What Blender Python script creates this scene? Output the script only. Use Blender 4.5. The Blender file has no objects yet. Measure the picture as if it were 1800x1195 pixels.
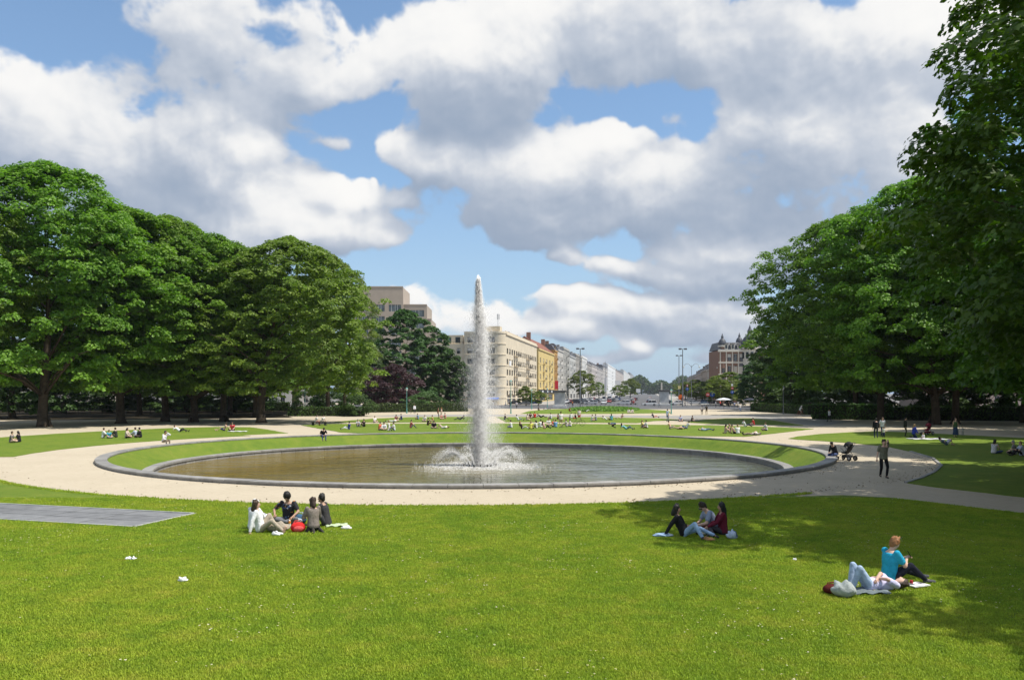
import bpy, bmesh, math, random
import numpy as np
from mathutils import Vector, Matrix, Quaternion

# ------------------------------------------------------------------ camera, world, sun, exposure
SC = bpy.context.scene
COL = SC.collection
EYE, FOC = 3.9, 1480.0            # eye height (m), focal length (photo pixels)
cam_d = bpy.data.cameras.new('camera'); cam = bpy.data.objects.new('camera', cam_d); COL.objects.link(cam)
cam.location = (0, 0, EYE); cam.rotation_euler = (math.pi/2, 0, 0)
cam_d.sensor_width = 36; cam_d.lens = 36*FOC/1800; cam_d.shift_y = 92.5/1800
cam_d.clip_start = .1; cam_d.clip_end = 9000
SC.camera = cam
SUN_EL, SUN_AZ, SUN_POWER, SKY_STRENGTH = math.radians(60), math.radians(104), 5.1, .15
HAZE = .00007
SC.view_settings.view_transform = 'Standard'; SC.view_settings.look = 'None'
SC.view_settings.gamma = 1; SC.view_settings.use_curve_mapping = False
SC.view_settings.exposure = 0.12
SC.cycles.max_bounces = 12; SC.cycles.diffuse_bounces = 8; SC.cycles.transmission_bounces = 8; SC.cycles.transparent_max_bounces = 48; SC.cycles.volume_bounces = 0
SC.cycles.use_denoising = True
S = Vector((math.cos(SUN_EL)*math.sin(SUN_AZ), math.cos(SUN_EL)*math.cos(SUN_AZ), math.sin(SUN_EL)))
sun_d = bpy.data.lights.new('sun', 'SUN'); sun_d.energy = SUN_POWER; sun_d.angle = math.radians(.53); sun_d.color = (1, .955, .87)
sun = bpy.data.objects.new('sun', sun_d); COL.objects.link(sun); sun.rotation_euler = S.to_track_quat('Z', 'Y').to_euler(); sun.location = (60, -30, 80)

# ---- clouds: a procedural density field over azimuth and elevation

def perlin(x,y,seed,per=None):
    r=np.random.RandomState(seed); P=256
    ang=r.rand(P*P).astype(np.float32)*6.2831853
    gx,gy=np.cos(ang),np.sin(ang)
    xi=np.floor(x).astype(np.int32); yi=np.floor(y).astype(np.int32)
    xf=(x-xi).astype(np.float32); yf=(y-yi).astype(np.float32)
    def idx(a,b):
        if per: a=np.mod(a,per)
        return (np.mod(a,P)*P+np.mod(b,P))
    u=xf*xf*xf*(xf*(xf*6-15)+10); v=yf*yf*yf*(yf*(yf*6-15)+10)
    def dt(i,dx,dy): return gx[i]*dx+gy[i]*dy
    a=dt(idx(xi,yi),xf,yf); b=dt(idx(xi+1,yi),xf-1,yf)
    c=dt(idx(xi,yi+1),xf,yf-1); d=dt(idx(xi+1,yi+1),xf-1,yf-1)
    return (a+(b-a)*u)+((c+(d-c)*u)-(a+(b-a)*u))*v
def fbm(x,y,n0,octs,seed,gain=.5,billow=False):
    s=0;amp=1;tot=0;n=n0
    for o in range(octs):
        k=n/6.2831853
        p=perlin(x*k,y*k+o*17.3,seed+o,n)*1.5
        if billow: p=1-2*np.abs(p)
        s=s+amp*p; tot+=amp; amp*=gain; n*=2
    return s/tot*1.6
# cx,cy,rx,ry,weight,tone(+bright -grey)
BL=[(40,180,190,90,1.0,-.02),(230,215,180,85,1.0,.06),(380,235,110,70,.8,.02),(150,300,270,120,1.15,-.36),(320,335,170,95,1.1,-.30),
(400,50,210,85,.85,-.30),(540,20,60,40,.5,-.05),(555,120,75,40,.8,.2),(640,95,100,60,.7,.05),(470,165,90,45,.5,-.05),
(790,55,190,85,1.0,.02),(880,130,120,80,.95,.1),(745,130,110,70,.8,.1),(810,215,125,75,1.1,-.42),(693,245,45,42,1.0,.35),(760,290,90,35,.8,.2),(960,20,150,60,.9,-.22),
(1000,270,115,55,1.1,.25),(1060,235,50,34,1.0,.3),(880,300,150,35,1.0,.22),(950,360,190,62,1.1,-.25),(940,400,120,45,.9,-.25),
(1315,200,75,65,1.1,.32),(1400,215,80,75,1.0,.28),(1530,200,130,85,1.1,.3),(1610,270,80,90,1.0,.3),(1430,285,190,75,1.1,.02),(1370,345,230,80,1.12,-.50),(1230,280,75,50,.9,.1),(1150,320,90,50,.9,.1),(1180,370,150,55,1.05,-.25),(1430,410,170,60,1.1,-.4),
(1160,55,230,80,1.05,-.22),(1340,90,230,70,1.12,-.48),(1540,70,210,75,1.1,-.30),(1700,60,150,90,1.0,.1),(1030,150,50,20,.5,.05),
(1250,445,135,32,1.1,.25),(1090,472,65,22,.9,.18),(1000,462,40,16,.7,.1),(1230,490,170,30,1.05,-.2),
(465,280,62,30,1.0,.35),(378,325,32,22,.85,.3),(600,340,60,32,1.1,.22),(460,335,95,42,.9,-.12),(560,395,170,40,1.1,.02),(400,410,140,44,1.0,.0),(300,365,80,38,1.0,.1),
(1010,525,80,18,1.0,.1),(1110,540,100,20,1.0,.05),(1250,543,120,24,1.05,.0),(1190,580,130,30,1.05,-.05),(1000,580,60,34,1.1,.12),(1082,618,40,26,1.1,.1),(1000,640,120,16,.7,-.1),(1230,620,90,18,.8,-.1),(1290,580,60,16,.6,.0),
(850,562,100,44,1.0,.05),(745,525,90,44,1.0,-.02),(905,590,40,16,.6,.05),(1040,560,120,14,.4,0),(640,318,10,10,.5,.1),(590,235,40,18,.4,0),
(620,205,45,24,.45,0),(1130,150,60,26,.45,.05),(1190,215,40,20,.5,.05),(1120,250,40,26,.6,.1),(330,130,70,30,.45,.02),(700,350,40,16,.4,.05),(960,440,70,18,.45,0),(840,600,60,14,.5,.02)]
def field(az,el,fine=True):
    wx=fbm(az,el,26,5,101,.55)*.040; wy=fbm(az,el,26,5,131,.55)*.028
    b1=fbm(az+wx*.4,(el+wy*.4)*1.25,34,7,11,.56); b2=fbm(az+wx*.6,el*1.25+wy*.6,60,5,61,.55,True)
    A=az+wx; E=el+wy
    keep=np.ones_like(az); tone=np.zeros_like(az); tw=np.full_like(az,.25)
    for (cx,cy,rx,ry,w,g) in BL:
        a0=math.atan((cx-900)/1480); e0=math.atan((690-cy)/1480*math.cos(a0))
        ra=rx/1480*math.cos(a0)**1.5*.86; re=ry/1480*.84
        r2=((A-a0)/ra)**2+((E-e0)/re)**2
        f=np.exp(-np.maximum(r2,0)**1.25*.8)
        keep*=1-np.minimum(.93,w*.85)*f; tone+=f*g; tw+=f
    cov=1-keep; tone=tone/tw
    # beyond the modelled sector the cover goes on as broken cumulus
    out=np.clip((np.abs(az)-.60)/.18,0,1)+np.clip((el-.47)/.15,0,1); out=np.clip(out,0,1)
    gen=np.clip(.52+.75*fbm(az,el*1.3,7,3,201),0,1)
    cov=cov*(1-out)+gen*out; tone=tone*(1-out)
    fade=np.clip(el/.10,.30,1)
    D=cov*.98-.57+(b1*.48+b2*.18)*fade
    field.base=cov*.98-.57+(b1*.26+b2*.05)*fade
    return D,tone
def sky_image(W=2048,Hh=1024):
    t=(np.arange(W)+.5)/W*2-1; v=(np.arange(Hh)+.5)/Hh
    az=np.tan(t*math.atan(2*math.pi))/2; el=np.tan(v*math.atan(.75*math.pi))/1.5
    az,el=np.meshgrid(az.astype(np.float32),el.astype(np.float32))
    D,tone=field(az,el)
    def up(F,a,b): G_=np.roll(F,-a,0); G_[-a:]=F[-a:]; return np.roll(G_,-b,1)
    B=field.base
    al=np.clip((D+.045)/.20,0,1); al=al*al*(3-2*al)
    thick=np.clip(D/.5,0,1)
    s=.57+.62*(D-up(D,9,6))+.62*(B-up(B,34,16))+.50*(B-up(B,80,28))+tone*1.2-.16*thick
    s=s+.10*fbm(az+3,el*1.3,60,5,301,.55)
    s=np.where(s<.30,.30*np.exp((s-.30)/.30),s); s=np.where(s>.80,1-.20*np.exp(-(s-.80)/.20),s); s=np.clip(s,0,1)
    return al.astype(np.float32),s.astype(np.float32),az,el

def N(nt, t, **kw):
    n = nt.nodes.new(t)
    for k, v in kw.items():
        if k.startswith('i_'):
            n.inputs[k[2:].replace('_', ' ')].default_value = v
        else: setattr(n, k, v)
    return n
def M(nt, op, a, b=None, c=None):
    n = nt.nodes.new('ShaderNodeMath'); n.operation = op
    for i, x in enumerate((a, b, c)):
        if x is None: continue
        if isinstance(x, (int, float)): n.inputs[i].default_value = x
        else: nt.links.new(x, n.inputs[i])
    return n.outputs[0]
def build_world():
    w = bpy.data.worlds.new('World'); SC.world = w; w.use_nodes = True
    nt = w.node_tree; nt.nodes.clear(); L = nt.links.new
    al, s, _, _ = sky_image()
    Hh, W = al.shape
    px = np.ones((Hh, W, 4), np.float32); px[..., 0] = al; px[..., 1] = s; px[..., 2] = 0
    im = bpy.data.images.new('cloud_field', W, Hh, float_buffer=True, alpha=True); im.colorspace_settings.name = 'Non-Color'
    im.pixels.foreach_set(px.ravel()); im.update(); im.pack()
    tc = N(nt, 'ShaderNodeTexCoord'); sp = N(nt, 'ShaderNodeSeparateXYZ'); L(tc.outputs['Generated'], sp.inputs[0])
    az = M(nt, 'ARCTAN2', sp.outputs[0], sp.outputs[1]); el = M(nt, 'ARCSINE', sp.outputs[2])
    u = M(nt, 'MULTIPLY_ADD', M(nt, 'ARCTANGENT', M(nt, 'MULTIPLY', az, 2.0)), .5/math.atan(2*math.pi), .5)
    v = M(nt, 'MULTIPLY', M(nt, 'ARCTANGENT', M(nt, 'MULTIPLY', el, 1.5)), 1/math.atan(.75*math.pi))
    cx = N(nt, 'ShaderNodeCombineXYZ'); L(u, cx.inputs[0]); L(v, cx.inputs[1])
    ti = N(nt, 'ShaderNodeTexImage', extension='EXTEND', interpolation='Cubic'); ti.image = im; L(cx.outputs[0], ti.inputs[0])
    sc = N(nt, 'ShaderNodeSeparateColor'); L(ti.outputs[0], sc.inputs[0])
    sky = N(nt, 'ShaderNodeTexSky', sky_type='NISHITA', sun_disc=False, sun_elevation=SUN_EL, sun_rotation=SUN_AZ, altitude=50, air_density=1.0, dust_density=.35, ozone_density=1.0)
    b1 = N(nt, 'ShaderNodeBackground'); b1.inputs[1].default_value = SKY_STRENGTH; hsv = N(nt, 'ShaderNodeHueSaturation'); hsv.inputs['Saturation'].default_value = 1.14; L(sky.outputs[0], hsv.inputs['Color']); L(hsv.outputs[0], b1.inputs[0])
    rp = N(nt, 'ShaderNodeValToRGB'); e = rp.color_ramp.elements
    e[0].position = 0; e[0].color = (.30, .38, .51, 1); e[1].position = 1; e[1].color = (.98, .97, .95, 1)
    m = e.new(.5); m.color = (.56, .61, .695, 1)
    L(sc.outputs[1], rp.inputs[0])
    b2 = N(nt, 'ShaderNodeBackground'); b2.inputs[1].default_value = .92; L(rp.outputs[0], b2.inputs[0])
    # pale blue-grey veil that the damp air lays over the lowest part of the sky, all round the horizon
    b3 = N(nt, 'ShaderNodeBackground'); b3.inputs[0].default_value = (.34, .48, .66, 1); b3.inputs[1].default_value = 1
    vf = M(nt, 'POWER', M(nt, 'SUBTRACT', 1.0, M(nt, 'MINIMUM', M(nt, 'MAXIMUM', M(nt, 'MULTIPLY', el, 3.6), 0.0), 1.0)), 1.6)
    mv = N(nt, 'ShaderNodeMixShader'); L(M(nt, 'MULTIPLY_ADD', vf, .72, .23), mv.inputs[0]); L(b1.outputs[0], mv.inputs[1]); L(b3.outputs[0], mv.inputs[2])
    mx = N(nt, 'ShaderNodeMixShader'); L(sc.outputs[0], mx.inputs[0]); L(mv.outputs[0], mx.inputs[1]); L(b2.outputs[0], mx.inputs[2])
    out = N(nt, 'ShaderNodeOutputWorld'); L(mx.outputs[0], out.inputs[0])
    w.cycles.sampling_method = 'MANUAL'; w.cycles.sample_map_resolution = 512
build_world()

# ------------------------------------------------------------------ helpers
RNG = np.random.RandomState(7)
def at(px, py, z=0.0):
    d = FOC*(EYE-z)/(py-690.0)
    return Vector(((px-900.0)/FOC*d, d, z))
def atd(px, d, z=0.0): return Vector(((px-900.0)/FOC*d, d, z))
def zat(py, d): return EYE+(690.0-py)*d/FOC
PC = Vector((-2.6, 57.0, 0)); AX = Vector((.1634, .98656, 0)); AXR = math.atan2(.1634, .98656)  # pool centre, avenue axis
def tag(o, label=None, cat=None, group=None, kind=None):
    if label: o['label'] = label
    if cat: o['category'] = cat
    if group: o['group'] = group
    if kind: o['kind'] = kind
    return o
def empty(name, loc=(0, 0, 0), rz=0, sc=1.0):
    o = bpy.data.objects.new(name, None); COL.objects.link(o); o.location = loc; o.rotation_euler = (0, 0, rz)
    o.scale = (sc, sc, sc) if isinstance(sc, (int, float)) else sc
    o.empty_display_size = .2
    return o
def link(name, me, parent=None, mats=None, loc=None, rot=None):
    o = bpy.data.objects.new(name, me); COL.objects.link(o)
    if parent: o.parent = parent
    if mats:
        for m_ in (mats if isinstance(mats, (list, tuple)) else [mats]): me.materials.append(m_)
    if loc is not None: o.location = loc
    if rot is not None: o.rotation_euler = rot
    return o
def copy_tree(o, parent=None):
    c = o.copy(); COL.objects.link(c)
    if parent: c.parent = parent
    for ch in o.children: copy_tree(ch, c)
    return c
def npmesh(name, V, Fc, mi=None, smooth=False, attr=None):
    """V (n,3); Fc list of face tuples or an int array (m,k)"""
    me = bpy.data.meshes.new(name); V = np.asarray(V, np.float32)
    if isinstance(Fc, np.ndarray):
        m, k = Fc.shape; tot = np.full(m, k, np.int32); li = Fc.astype(np.int32).ravel()
    else:
        tot = np.array([len(f) for f in Fc], np.int32); li = np.fromiter((i for f in Fc for i in f), np.int32); m = len(tot)
    st = np.concatenate(([0], np.cumsum(tot)[:-1])).astype(np.int32)
    me.vertices.add(len(V)); me.vertices.foreach_set('co', V.ravel())
    me.loops.add(len(li)); me.loops.foreach_set('vertex_index', li)
    me.polygons.add(m); me.polygons.foreach_set('loop_start', st); me.polygons.foreach_set('loop_total', tot)
    if mi is not None: me.polygons.foreach_set('material_index', np.asarray(mi, np.int32))
    me.polygons.foreach_set('use_smooth', np.full(m, smooth))
    if attr is not None:
        a = me.attributes.new('rnd', 'FLOAT', 'FACE'); a.data.foreach_set('value', np.asarray(attr, np.float32))
    me.update(calc_edges=True); me.validate()
    return me
class MB:
    """collects simple solids into one mesh"""
    def __init__(s): s.v = []; s.f = []; s.m = []
    def add(s, V, Fs, m=0):
        o = len(s.v); s.v += [tuple(p) for p in V]; s.f += [tuple(i+o for i in f) for f in Fs]; s.m += [m]*len(Fs); return s
    def box(s, c, d, m=0, rz=0, taper=1.0):
        x, y, z = d[0]/2, d[1]/2, d[2]/2; cr, sr = math.cos(rz), math.sin(rz); V = []
        for k in (-1, 1):
            t = taper if k > 0 else 1
            for (a, b) in ((-1, -1), (1, -1), (1, 1), (-1, 1)):
                px, py = a*x*t, b*y*t; V.append((c[0]+px*cr-py*sr, c[1]+px*sr+py*cr, c[2]+k*z))
        return s.add(V, [(3, 2, 1, 0), (4, 5, 6, 7), (0, 1, 5, 4), (1, 2, 6, 5), (2, 3, 7, 6), (3, 0, 4, 7)], m)
    def bevbox(s, c, d, b=.02, m=0):
        x, y, z = d[0]/2, d[1]/2, d[2]/2; V = []
        for (k, q) in ((-z, b), (-z+b, 0), (z-b, 0), (z, b)):
            for (a, e) in ((-1, -1), (1, -1), (1, 1), (-1, 1)): V.append((c[0]+a*(x-q), c[1]+e*(y-q), c[2]+k))
        Fs = [(3, 2, 1, 0), (12, 13, 14, 15)]
        for r in range(3):
            for i in range(4): j = (i+1) % 4; Fs.append((r*4+i, r*4+j, r*4+4+j, r*4+4+i))
        return s.add(V, Fs, m)
    def tube(s, pts, rad, n=8, m=0, caps=True):
        pts = [Vector(p) for p in pts]; rad = rad if isinstance(rad, (list, tuple)) else [rad]*len(pts); V = []; Fs = []
        up = Vector((0, 0, 1))
        for i, p in enumerate(pts):
            t = (pts[min(i+1, len(pts)-1)]-pts[max(i-1, 0)]).normalized()
            a = t.cross(up if abs(t.z) < .95 else Vector((1, 0, 0))).normalized(); b = t.cross(a)
            for k in range(n):
                q = 2*math.pi*k/n; V.append(p+(a*math.cos(q)+b*math.sin(q))*rad[i])
        for i in range(len(pts)-1):
            for k in range(n): j = (k+1) % n; Fs.append((i*n+j, i*n+k, (i+1)*n+k, (i+1)*n+j))
        if caps: Fs.append(tuple(range(n))); Fs.append(tuple(reversed(range((len(pts)-1)*n, len(pts)*n))))
        return s.add(V, Fs, m)
    def lathe(s, prof, n=12, m=0, c=(0, 0, 0)):
        V = []; Fs = []
        for (r, z) in prof:
            for k in range(n): q = 2*math.pi*k/n; V.append((c[0]+r*math.cos(q), c[1]+r*math.sin(q), c[2]+z))
        for i in range(len(prof)-1):
            for k in range(n): j = (k+1) % n; Fs.append((i*n+k, i*n+j, (i+1)*n+j, (i+1)*n+k))
        Fs.append(tuple(reversed(range(n)))); Fs.append(tuple(range((len(prof)-1)*n, len(prof)*n)))
        return s.add(V, Fs, m)
    def ell(s, c, r, n=10, rings=7, m=0, rot=None):
        V = []; Fs = []
        for i in range(rings+1):
            th = math.pi*i/rings
            for k in range(n):
                q = 2*math.pi*k/n; p = Vector((r[0]*math.sin(th)*math.cos(q), r[1]*math.sin(th)*math.sin(q), -r[2]*math.cos(th)))
                if rot is not None: p = rot @ p
                V.append(Vector(c)+p)
        for i in range(rings):
            for k in range(n): j = (k+1) % n; Fs.append((i*n+k, i*n+j, (i+1)*n+j, (i+1)*n+k))
        return s.add(V, Fs, m)
    def prism(s, poly, z0, z1, m=0):
        n = len(poly); V = [(p[0], p[1], z0) for p in poly]+[(p[0], p[1], z1) for p in poly]
        Fs = [tuple(reversed(range(n))), tuple(range(n, 2*n))]+[(i, (i+1) % n, n+(i+1) % n, n+i) for i in range(n)]
        return s.add(V, Fs, m)
    def mesh(s, name, smooth=False): return npmesh(name, s.v, s.f, s.m, smooth)
    def obj(s, name, mats, parent=None, loc=None, rot=None, smooth=False): return link(name, s.mesh(name, smooth), parent, mats, loc, rot)

# ------------------------------------------------------------------ materials
MATS = {}
def newmat(name):
    m = bpy.data.materials.new(name); m.use_nodes = True; nt = m.node_tree; nt.nodes.clear()
    out = N(nt, 'ShaderNodeOutputMaterial'); p = N(nt, 'ShaderNodeBsdfPrincipled'); nt.links.new(p.outputs[0], out.inputs[0])
    return m, nt, p, out
def noise(nt, scale, detail=4, rough=.55, coord='Object', dist=0, stretch=None):
    tc = N(nt, 'ShaderNodeTexCoord'); n = N(nt, 'ShaderNodeTexNoise'); n.inputs['Scale'].default_value = scale
    n.inputs['Detail'].default_value = detail; n.inputs['Roughness'].default_value = rough; n.inputs['Distortion'].default_value = dist
    if coord == 'World':
        g = N(nt, 'ShaderNodeNewGeometry'); src = g.outputs['Position']
    else: src = tc.outputs[coord]
    if stretch:
        mp = N(nt, 'ShaderNodeMapping'); mp.inputs['Scale'].default_value = stretch; nt.links.new(src, mp.inputs[0]); src = mp.outputs[0]
    nt.links.new(src, n.inputs['Vector'])
    return n.outputs['Fac']
def ramp(nt, fac, stops):
    r = N(nt, 'ShaderNodeValToRGB'); e = r.color_ramp.elements
    while len(e) < len(stops): e.new(.5)
    for k, (p, c) in enumerate(stops): e[k].position = p; e[k].color = (*c, 1)
    nt.links.new(fac, r.inputs[0]); return r.outputs[0]
def mixc(nt, fac, a, b, mode='MIX'):
    m = N(nt, 'ShaderNodeMix', data_type='RGBA', blend_type=mode)
    for i, x in ((0, fac), (6, a), (7, b)):
        if hasattr(x, 'links'): nt.links.new(x, m.inputs[i])
        elif isinstance(x, (int, float)): m.inputs[i].default_value = x
        else: m.inputs[i].default_value = (*x, 1)
    return m.outputs[2]
def bump(nt, p, h, strength=.3, dist=.02):
    b = N(nt, 'ShaderNodeBump'); b.inputs['Strength'].default_value = strength; b.inputs['Distance'].default_value = dist
    nt.links.new(h, b.inputs['Height']); nt.links.new(b.outputs[0], p.inputs['Normal'])
def mat(name, c, rough=.7, var=.18, scale=6.0, metal=0.0, bmp=0.0, spec=.4):
    key = (name, tuple(c))
    if key in MATS: return MATS[key]
    m, nt, p, _ = newmat(name)
    f = noise(nt, scale, 5)
    lo = tuple(x*(1-var) for x in c); hi = tuple(min(1, x*(1+var)) for x in c)
    nt.links.new(ramp(nt, f, [(.25, lo), (.75, hi)]), p.inputs['Base Color'])
    p.inputs['Roughness'].default_value = rough; p.inputs['Metallic'].default_value = metal; p.inputs['Specular IOR Level'].default_value = spec
    if bmp: bump(nt, p, f, bmp, .02)
    MATS[key] = m; return m
def glassm(name='window_glass', c=(.03, .04, .05)):
    if name in MATS: return MATS[name]
    m, nt, p, _ = newmat(name); f = noise(nt, .9, 2)
    nt.links.new(ramp(nt, f, [(.35, tuple(x*.6 for x in c)), (.7, tuple(x*1.6 for x in c))]), p.inputs['Base Color'])
    p.inputs['Roughness'].default_value = .08; p.inputs['Specular IOR Level'].default_value = .6
    MATS[name] = m; return m
def leafm(name, lo, hi, tr, tw=.35):
    m = bpy.data.materials.new(name); m.use_nodes = True; nt = m.node_tree; nt.nodes.clear(); L = nt.links.new
    at_ = N(nt, 'ShaderNodeAttribute', attribute_name='rnd'); oi = N(nt, 'ShaderNodeObjectInfo')
    col = ramp(nt, at_.outputs['Fac'], [(0, lo), (.75, hi), (1, tuple(min(1, x*1.35) for x in hi))])
    hs = N(nt, 'ShaderNodeHueSaturation'); L(col, hs.inputs['Color'])
    L(M(nt, 'MULTIPLY_ADD', oi.outputs['Random'], .03, .485), hs.inputs['Hue']); L(M(nt, 'MULTIPLY_ADD', oi.outputs['Random'], .35, .82), hs.inputs['Value'])
    p = N(nt, 'ShaderNodeBsdfPrincipled'); L(hs.outputs[0], p.inputs['Base Color']); p.inputs['Roughness'].default_value = .5; p.inputs['Specular IOR Level'].default_value = .3
    t = N(nt, 'ShaderNodeBsdfTranslucent'); L(mixc(nt, 1.0, hs.outputs[0], tr, 'MULTIPLY'), t.inputs[0])
    mx = N(nt, 'ShaderNodeMixShader'); mx.inputs[0].default_value = tw; L(p.outputs[0], mx.inputs[1]); L(t.outputs[0], mx.inputs[2])
    o = N(nt, 'ShaderNodeOutputMaterial'); L(mx.outputs[0], o.inputs[0]); return m
def grassm():
    m, nt, p, _ = newmat('lawn_grass')
    a = noise(nt, .22, 6, .65, 'World'); b = noise(nt, 1.3, 6, .7, 'World'); c = noise(nt, 30, 3, .7, 'World')
    col = ramp(nt, a, [(.30, (.085, .160, .018)), (.52, (.150, .212, .024)), (.72, (.215, .240, .038))])
    col = mixc(nt, .55, col, ramp(nt, b, [(.28, (.075, .150, .018)), (.55, (.155, .215, .024)), (.74, (.250, .245, .055))]))
    col = mixc(nt, .75, col, ramp(nt, c, [(.2, (.45, .45, .45)), (.8, (1.5, 1.5, 1.5))]), 'MULTIPLY')
    nt.links.new(col, p.inputs['Base Color']); p.inputs['Roughness'].default_value = .85; p.inputs['Specular IOR Level'].default_value = .15
    bump(nt, p, c, .9, .05); return m
def gravelm():
    m, nt, p, _ = newmat('sandy_gravel')
    a = noise(nt, .35, 6, .6, 'World'); b = noise(nt, 3.0, 5, .6, 'World', stretch=(1, 2.2, 1)); c = noise(nt, 60, 3, .8, 'World')
    col = ramp(nt, a, [(.3, (.42, .352, .255)), (.7, (.52, .445, .33))])
    col = mixc(nt, .5, col, ramp(nt, b, [(.28, (.26, .22, .165)), (.42, (.48, .415, .31)), (.75, (.55, .48, .37))]))
    col = mixc(nt, .6, col, ramp(nt, c, [(.25, (.62, .62, .62)), (.6, (1.1, 1.1, 1.1))]), 'MULTIPLY')
    nt.links.new(col, p.inputs['Base Color']); p.inputs['Roughness'].default_value = .95; p.inputs['Specular IOR Level'].default_value = .1
    bump(nt, p, c, .5, .02); return m
def stonem(name, c, s=1.0):
    m, nt, p, _ = newmat(name); oi = N(nt, 'ShaderNodeObjectInfo')
    a = noise(nt, 2.2*s, 6, .65, 'World'); b = noise(nt, 40, 3, .7, 'World')
    col = ramp(nt, a, [(.3, tuple(x*.72 for x in c)), (.5, c), (.72, tuple(x*1.25 for x in c))])
    col = mixc(nt, .5, col, ramp(nt, b, [(.3, (.7, .7, .7)), (.7, (1.2, 1.2, 1.2))]), 'MULTIPLY')
    hs = N(nt, 'ShaderNodeHueSaturation'); nt.links.new(col, hs.inputs['Color']); nt.links.new(M(nt, 'MULTIPLY_ADD', oi.outputs['Random'], .3, .85), hs.inputs['Value'])
    nt.links.new(hs.outputs[0], p.inputs['Base Color']); p.inputs['Roughness'].default_value = .62; bump(nt, p, b, .3, .01); return m
def waterm():
    m, nt, p, _ = newmat('pool_water')
    a = noise(nt, .12, 4, .6, 'World'); g0 = N(nt, 'ShaderNodeNewGeometry'); s0 = N(nt, 'ShaderNodeSeparateXYZ'); nt.links.new(g0.outputs['Position'], s0.inputs[0])   # golden floor left, grey right: uneven reflections painted into the colour
    refl_tone = M(nt, 'MINIMUM', M(nt, 'MAXIMUM', M(nt, 'MULTIPLY_ADD', s0.outputs[0], -.045, M(nt, 'MULTIPLY_ADD', a, 1.1, -.30)), 0.0), 1.0)
    nt.links.new(ramp(nt, refl_tone, [(0, (.085, .088, .066)), (.35, (.115, .095, .022)), (1, (.165, .112, .006))]), p.inputs['Base Color'])
    p.inputs['Roughness'].default_value = .04; p.inputs['IOR'].default_value = 1.33
    w1 = noise(nt, .62, 2, .5, 'World', .6, stretch=(.55, 1.25, 1)); w2 = noise(nt, 1.9, 3, .6, 'World', .4, stretch=(.6, 1.2, 1))
    g = N(nt, 'ShaderNodeNewGeometry'); sp = N(nt, 'ShaderNodeSeparateXYZ'); nt.links.new(g.outputs['Position'], sp.inputs[0])   # the breeze ruffles the left half most
    rf = M(nt, 'MINIMUM', M(nt, 'MAXIMUM', M(nt, 'MULTIPLY_ADD', sp.outputs[0], -.055, M(nt, 'MULTIPLY_ADD', noise(nt, .10, 2, .5, 'World'), .8, -.05)), .10), 1.0)
    bump(nt, p, M(nt, 'MULTIPLY', M(nt, 'MULTIPLY_ADD', w2, .42, w1), rf), 1.0, 1.0); return m
GRASS, GRAVEL, BLUESTONE, WATER = grassm(), gravelm(), stonem('bluestone', (.275, .263, .245)), waterm()
BARK = mat('tree_bark', (.075, .058, .042), .95, .4, 3.0, bmp=.9, spec=.1)
PALEBARK = mat('pale_bark', (.30, .27, .16), .9, .4, 2.0, bmp=.6, spec=.1)
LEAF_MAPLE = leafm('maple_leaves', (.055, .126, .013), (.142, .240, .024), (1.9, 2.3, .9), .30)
LEAF_SHADE = leafm('shade_tinted_maple_leaves', (.026, .080, .007), (.075, .155, .012), (1.8, 2.2, .8), .26)  # maple green darkened so the belt's shade sits in the leaf colour
LEAF_LIME = leafm('olive_leaves', (.075, .120, .014), (.150, .195, .024), (1.7, 2.0, .9), .28)
LEAF_DARK = leafm('dark_leaves', (.026, .062, .012), (.058, .110, .018), (1.5, 1.9, .8), .22)
LEAF_GREY = leafm('silvery_leaves', (.085, .12, .05), (.15, .185, .09), (1.2, 1.5, .9), .25)
LEAF_PURPLE = leafm('purple_leaves', (.028, .012, .016), (.060, .028, .030), (1.6, .9, .9), .22)
LEAF_HEDGE = leafm('hedge_leaves', (.030, .060, .012), (.062, .11, .02), (1.5, 1.9, .8), .18)
LEAF_FLOWER = leafm('pale_green_leaves', (.10, .17, .03), (.16, .25, .05), (1.4, 1.8, .7), .3)
# ------------------------------------------------------------------ ground, lawns, pool
def polar(r, a, z=0): return Vector((PC.x+r*math.sin(a), PC.y+r*math.cos(a), z))   # a = 0 points away from the camera, + right
def ring_sheet(name, rz, mats, n=256):
    V = []; Fs = []
    for (r, z) in rz:
        for k in range(n): V.append(polar(r, 2*math.pi*k/n, z))
    for i in range(len(rz)-1):
        for k in range(n): j = (k+1) % n; Fs.append((i*n+j, i*n+k, (i+1)*n+k, (i+1)*n+j))
    return link(name, npmesh(name, V, Fs, smooth=True), None, mats)
tag(ring_sheet('gravel_ground', [(22.5, 0), (26, 0), (30, 0), (40, 0), (70, 0), (140, 0), (260, 0)], GRAVEL), kind='structure')
tag(ring_sheet('pool_bank_grass', [(20.5, -.78), (20.64, -.72), (21.1, -.56), (21.7, -.22), (22.2, .04), (22.42, .06)], GRASS), kind='structure')
def fill(name, pts, z=.03, mats=GRASS, skirt=.06):
    """a sheet of turf from an outline, its edge dropped into the ground"""
    bm = bmesh.new(); vs = [bm.verts.new((p[0], p[1], z)) for p in pts]
    n = len(vs); es = [bm.edges.new((vs[i], vs[(i+1) % n])) for i in range(n)]
    bmesh.ops.triangle_fill(bm, edges=es, use_beauty=True)
    for f in bm.faces:
        if f.normal.z < 0: f.normal_flip()
    lo = [bm.verts.new((p[0], p[1], z-skirt)) for p in pts]
    for i in range(n): bm.faces.new((vs[i], lo[i], lo[(i+1) % n], vs[(i+1) % n]))
    me = bpy.data.meshes.new(name); bm.to_mesh(me); bm.free()
    return link(name, me, None, mats)
def G(*pp): return [at(x, y) for (x, y) in pp]
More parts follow.
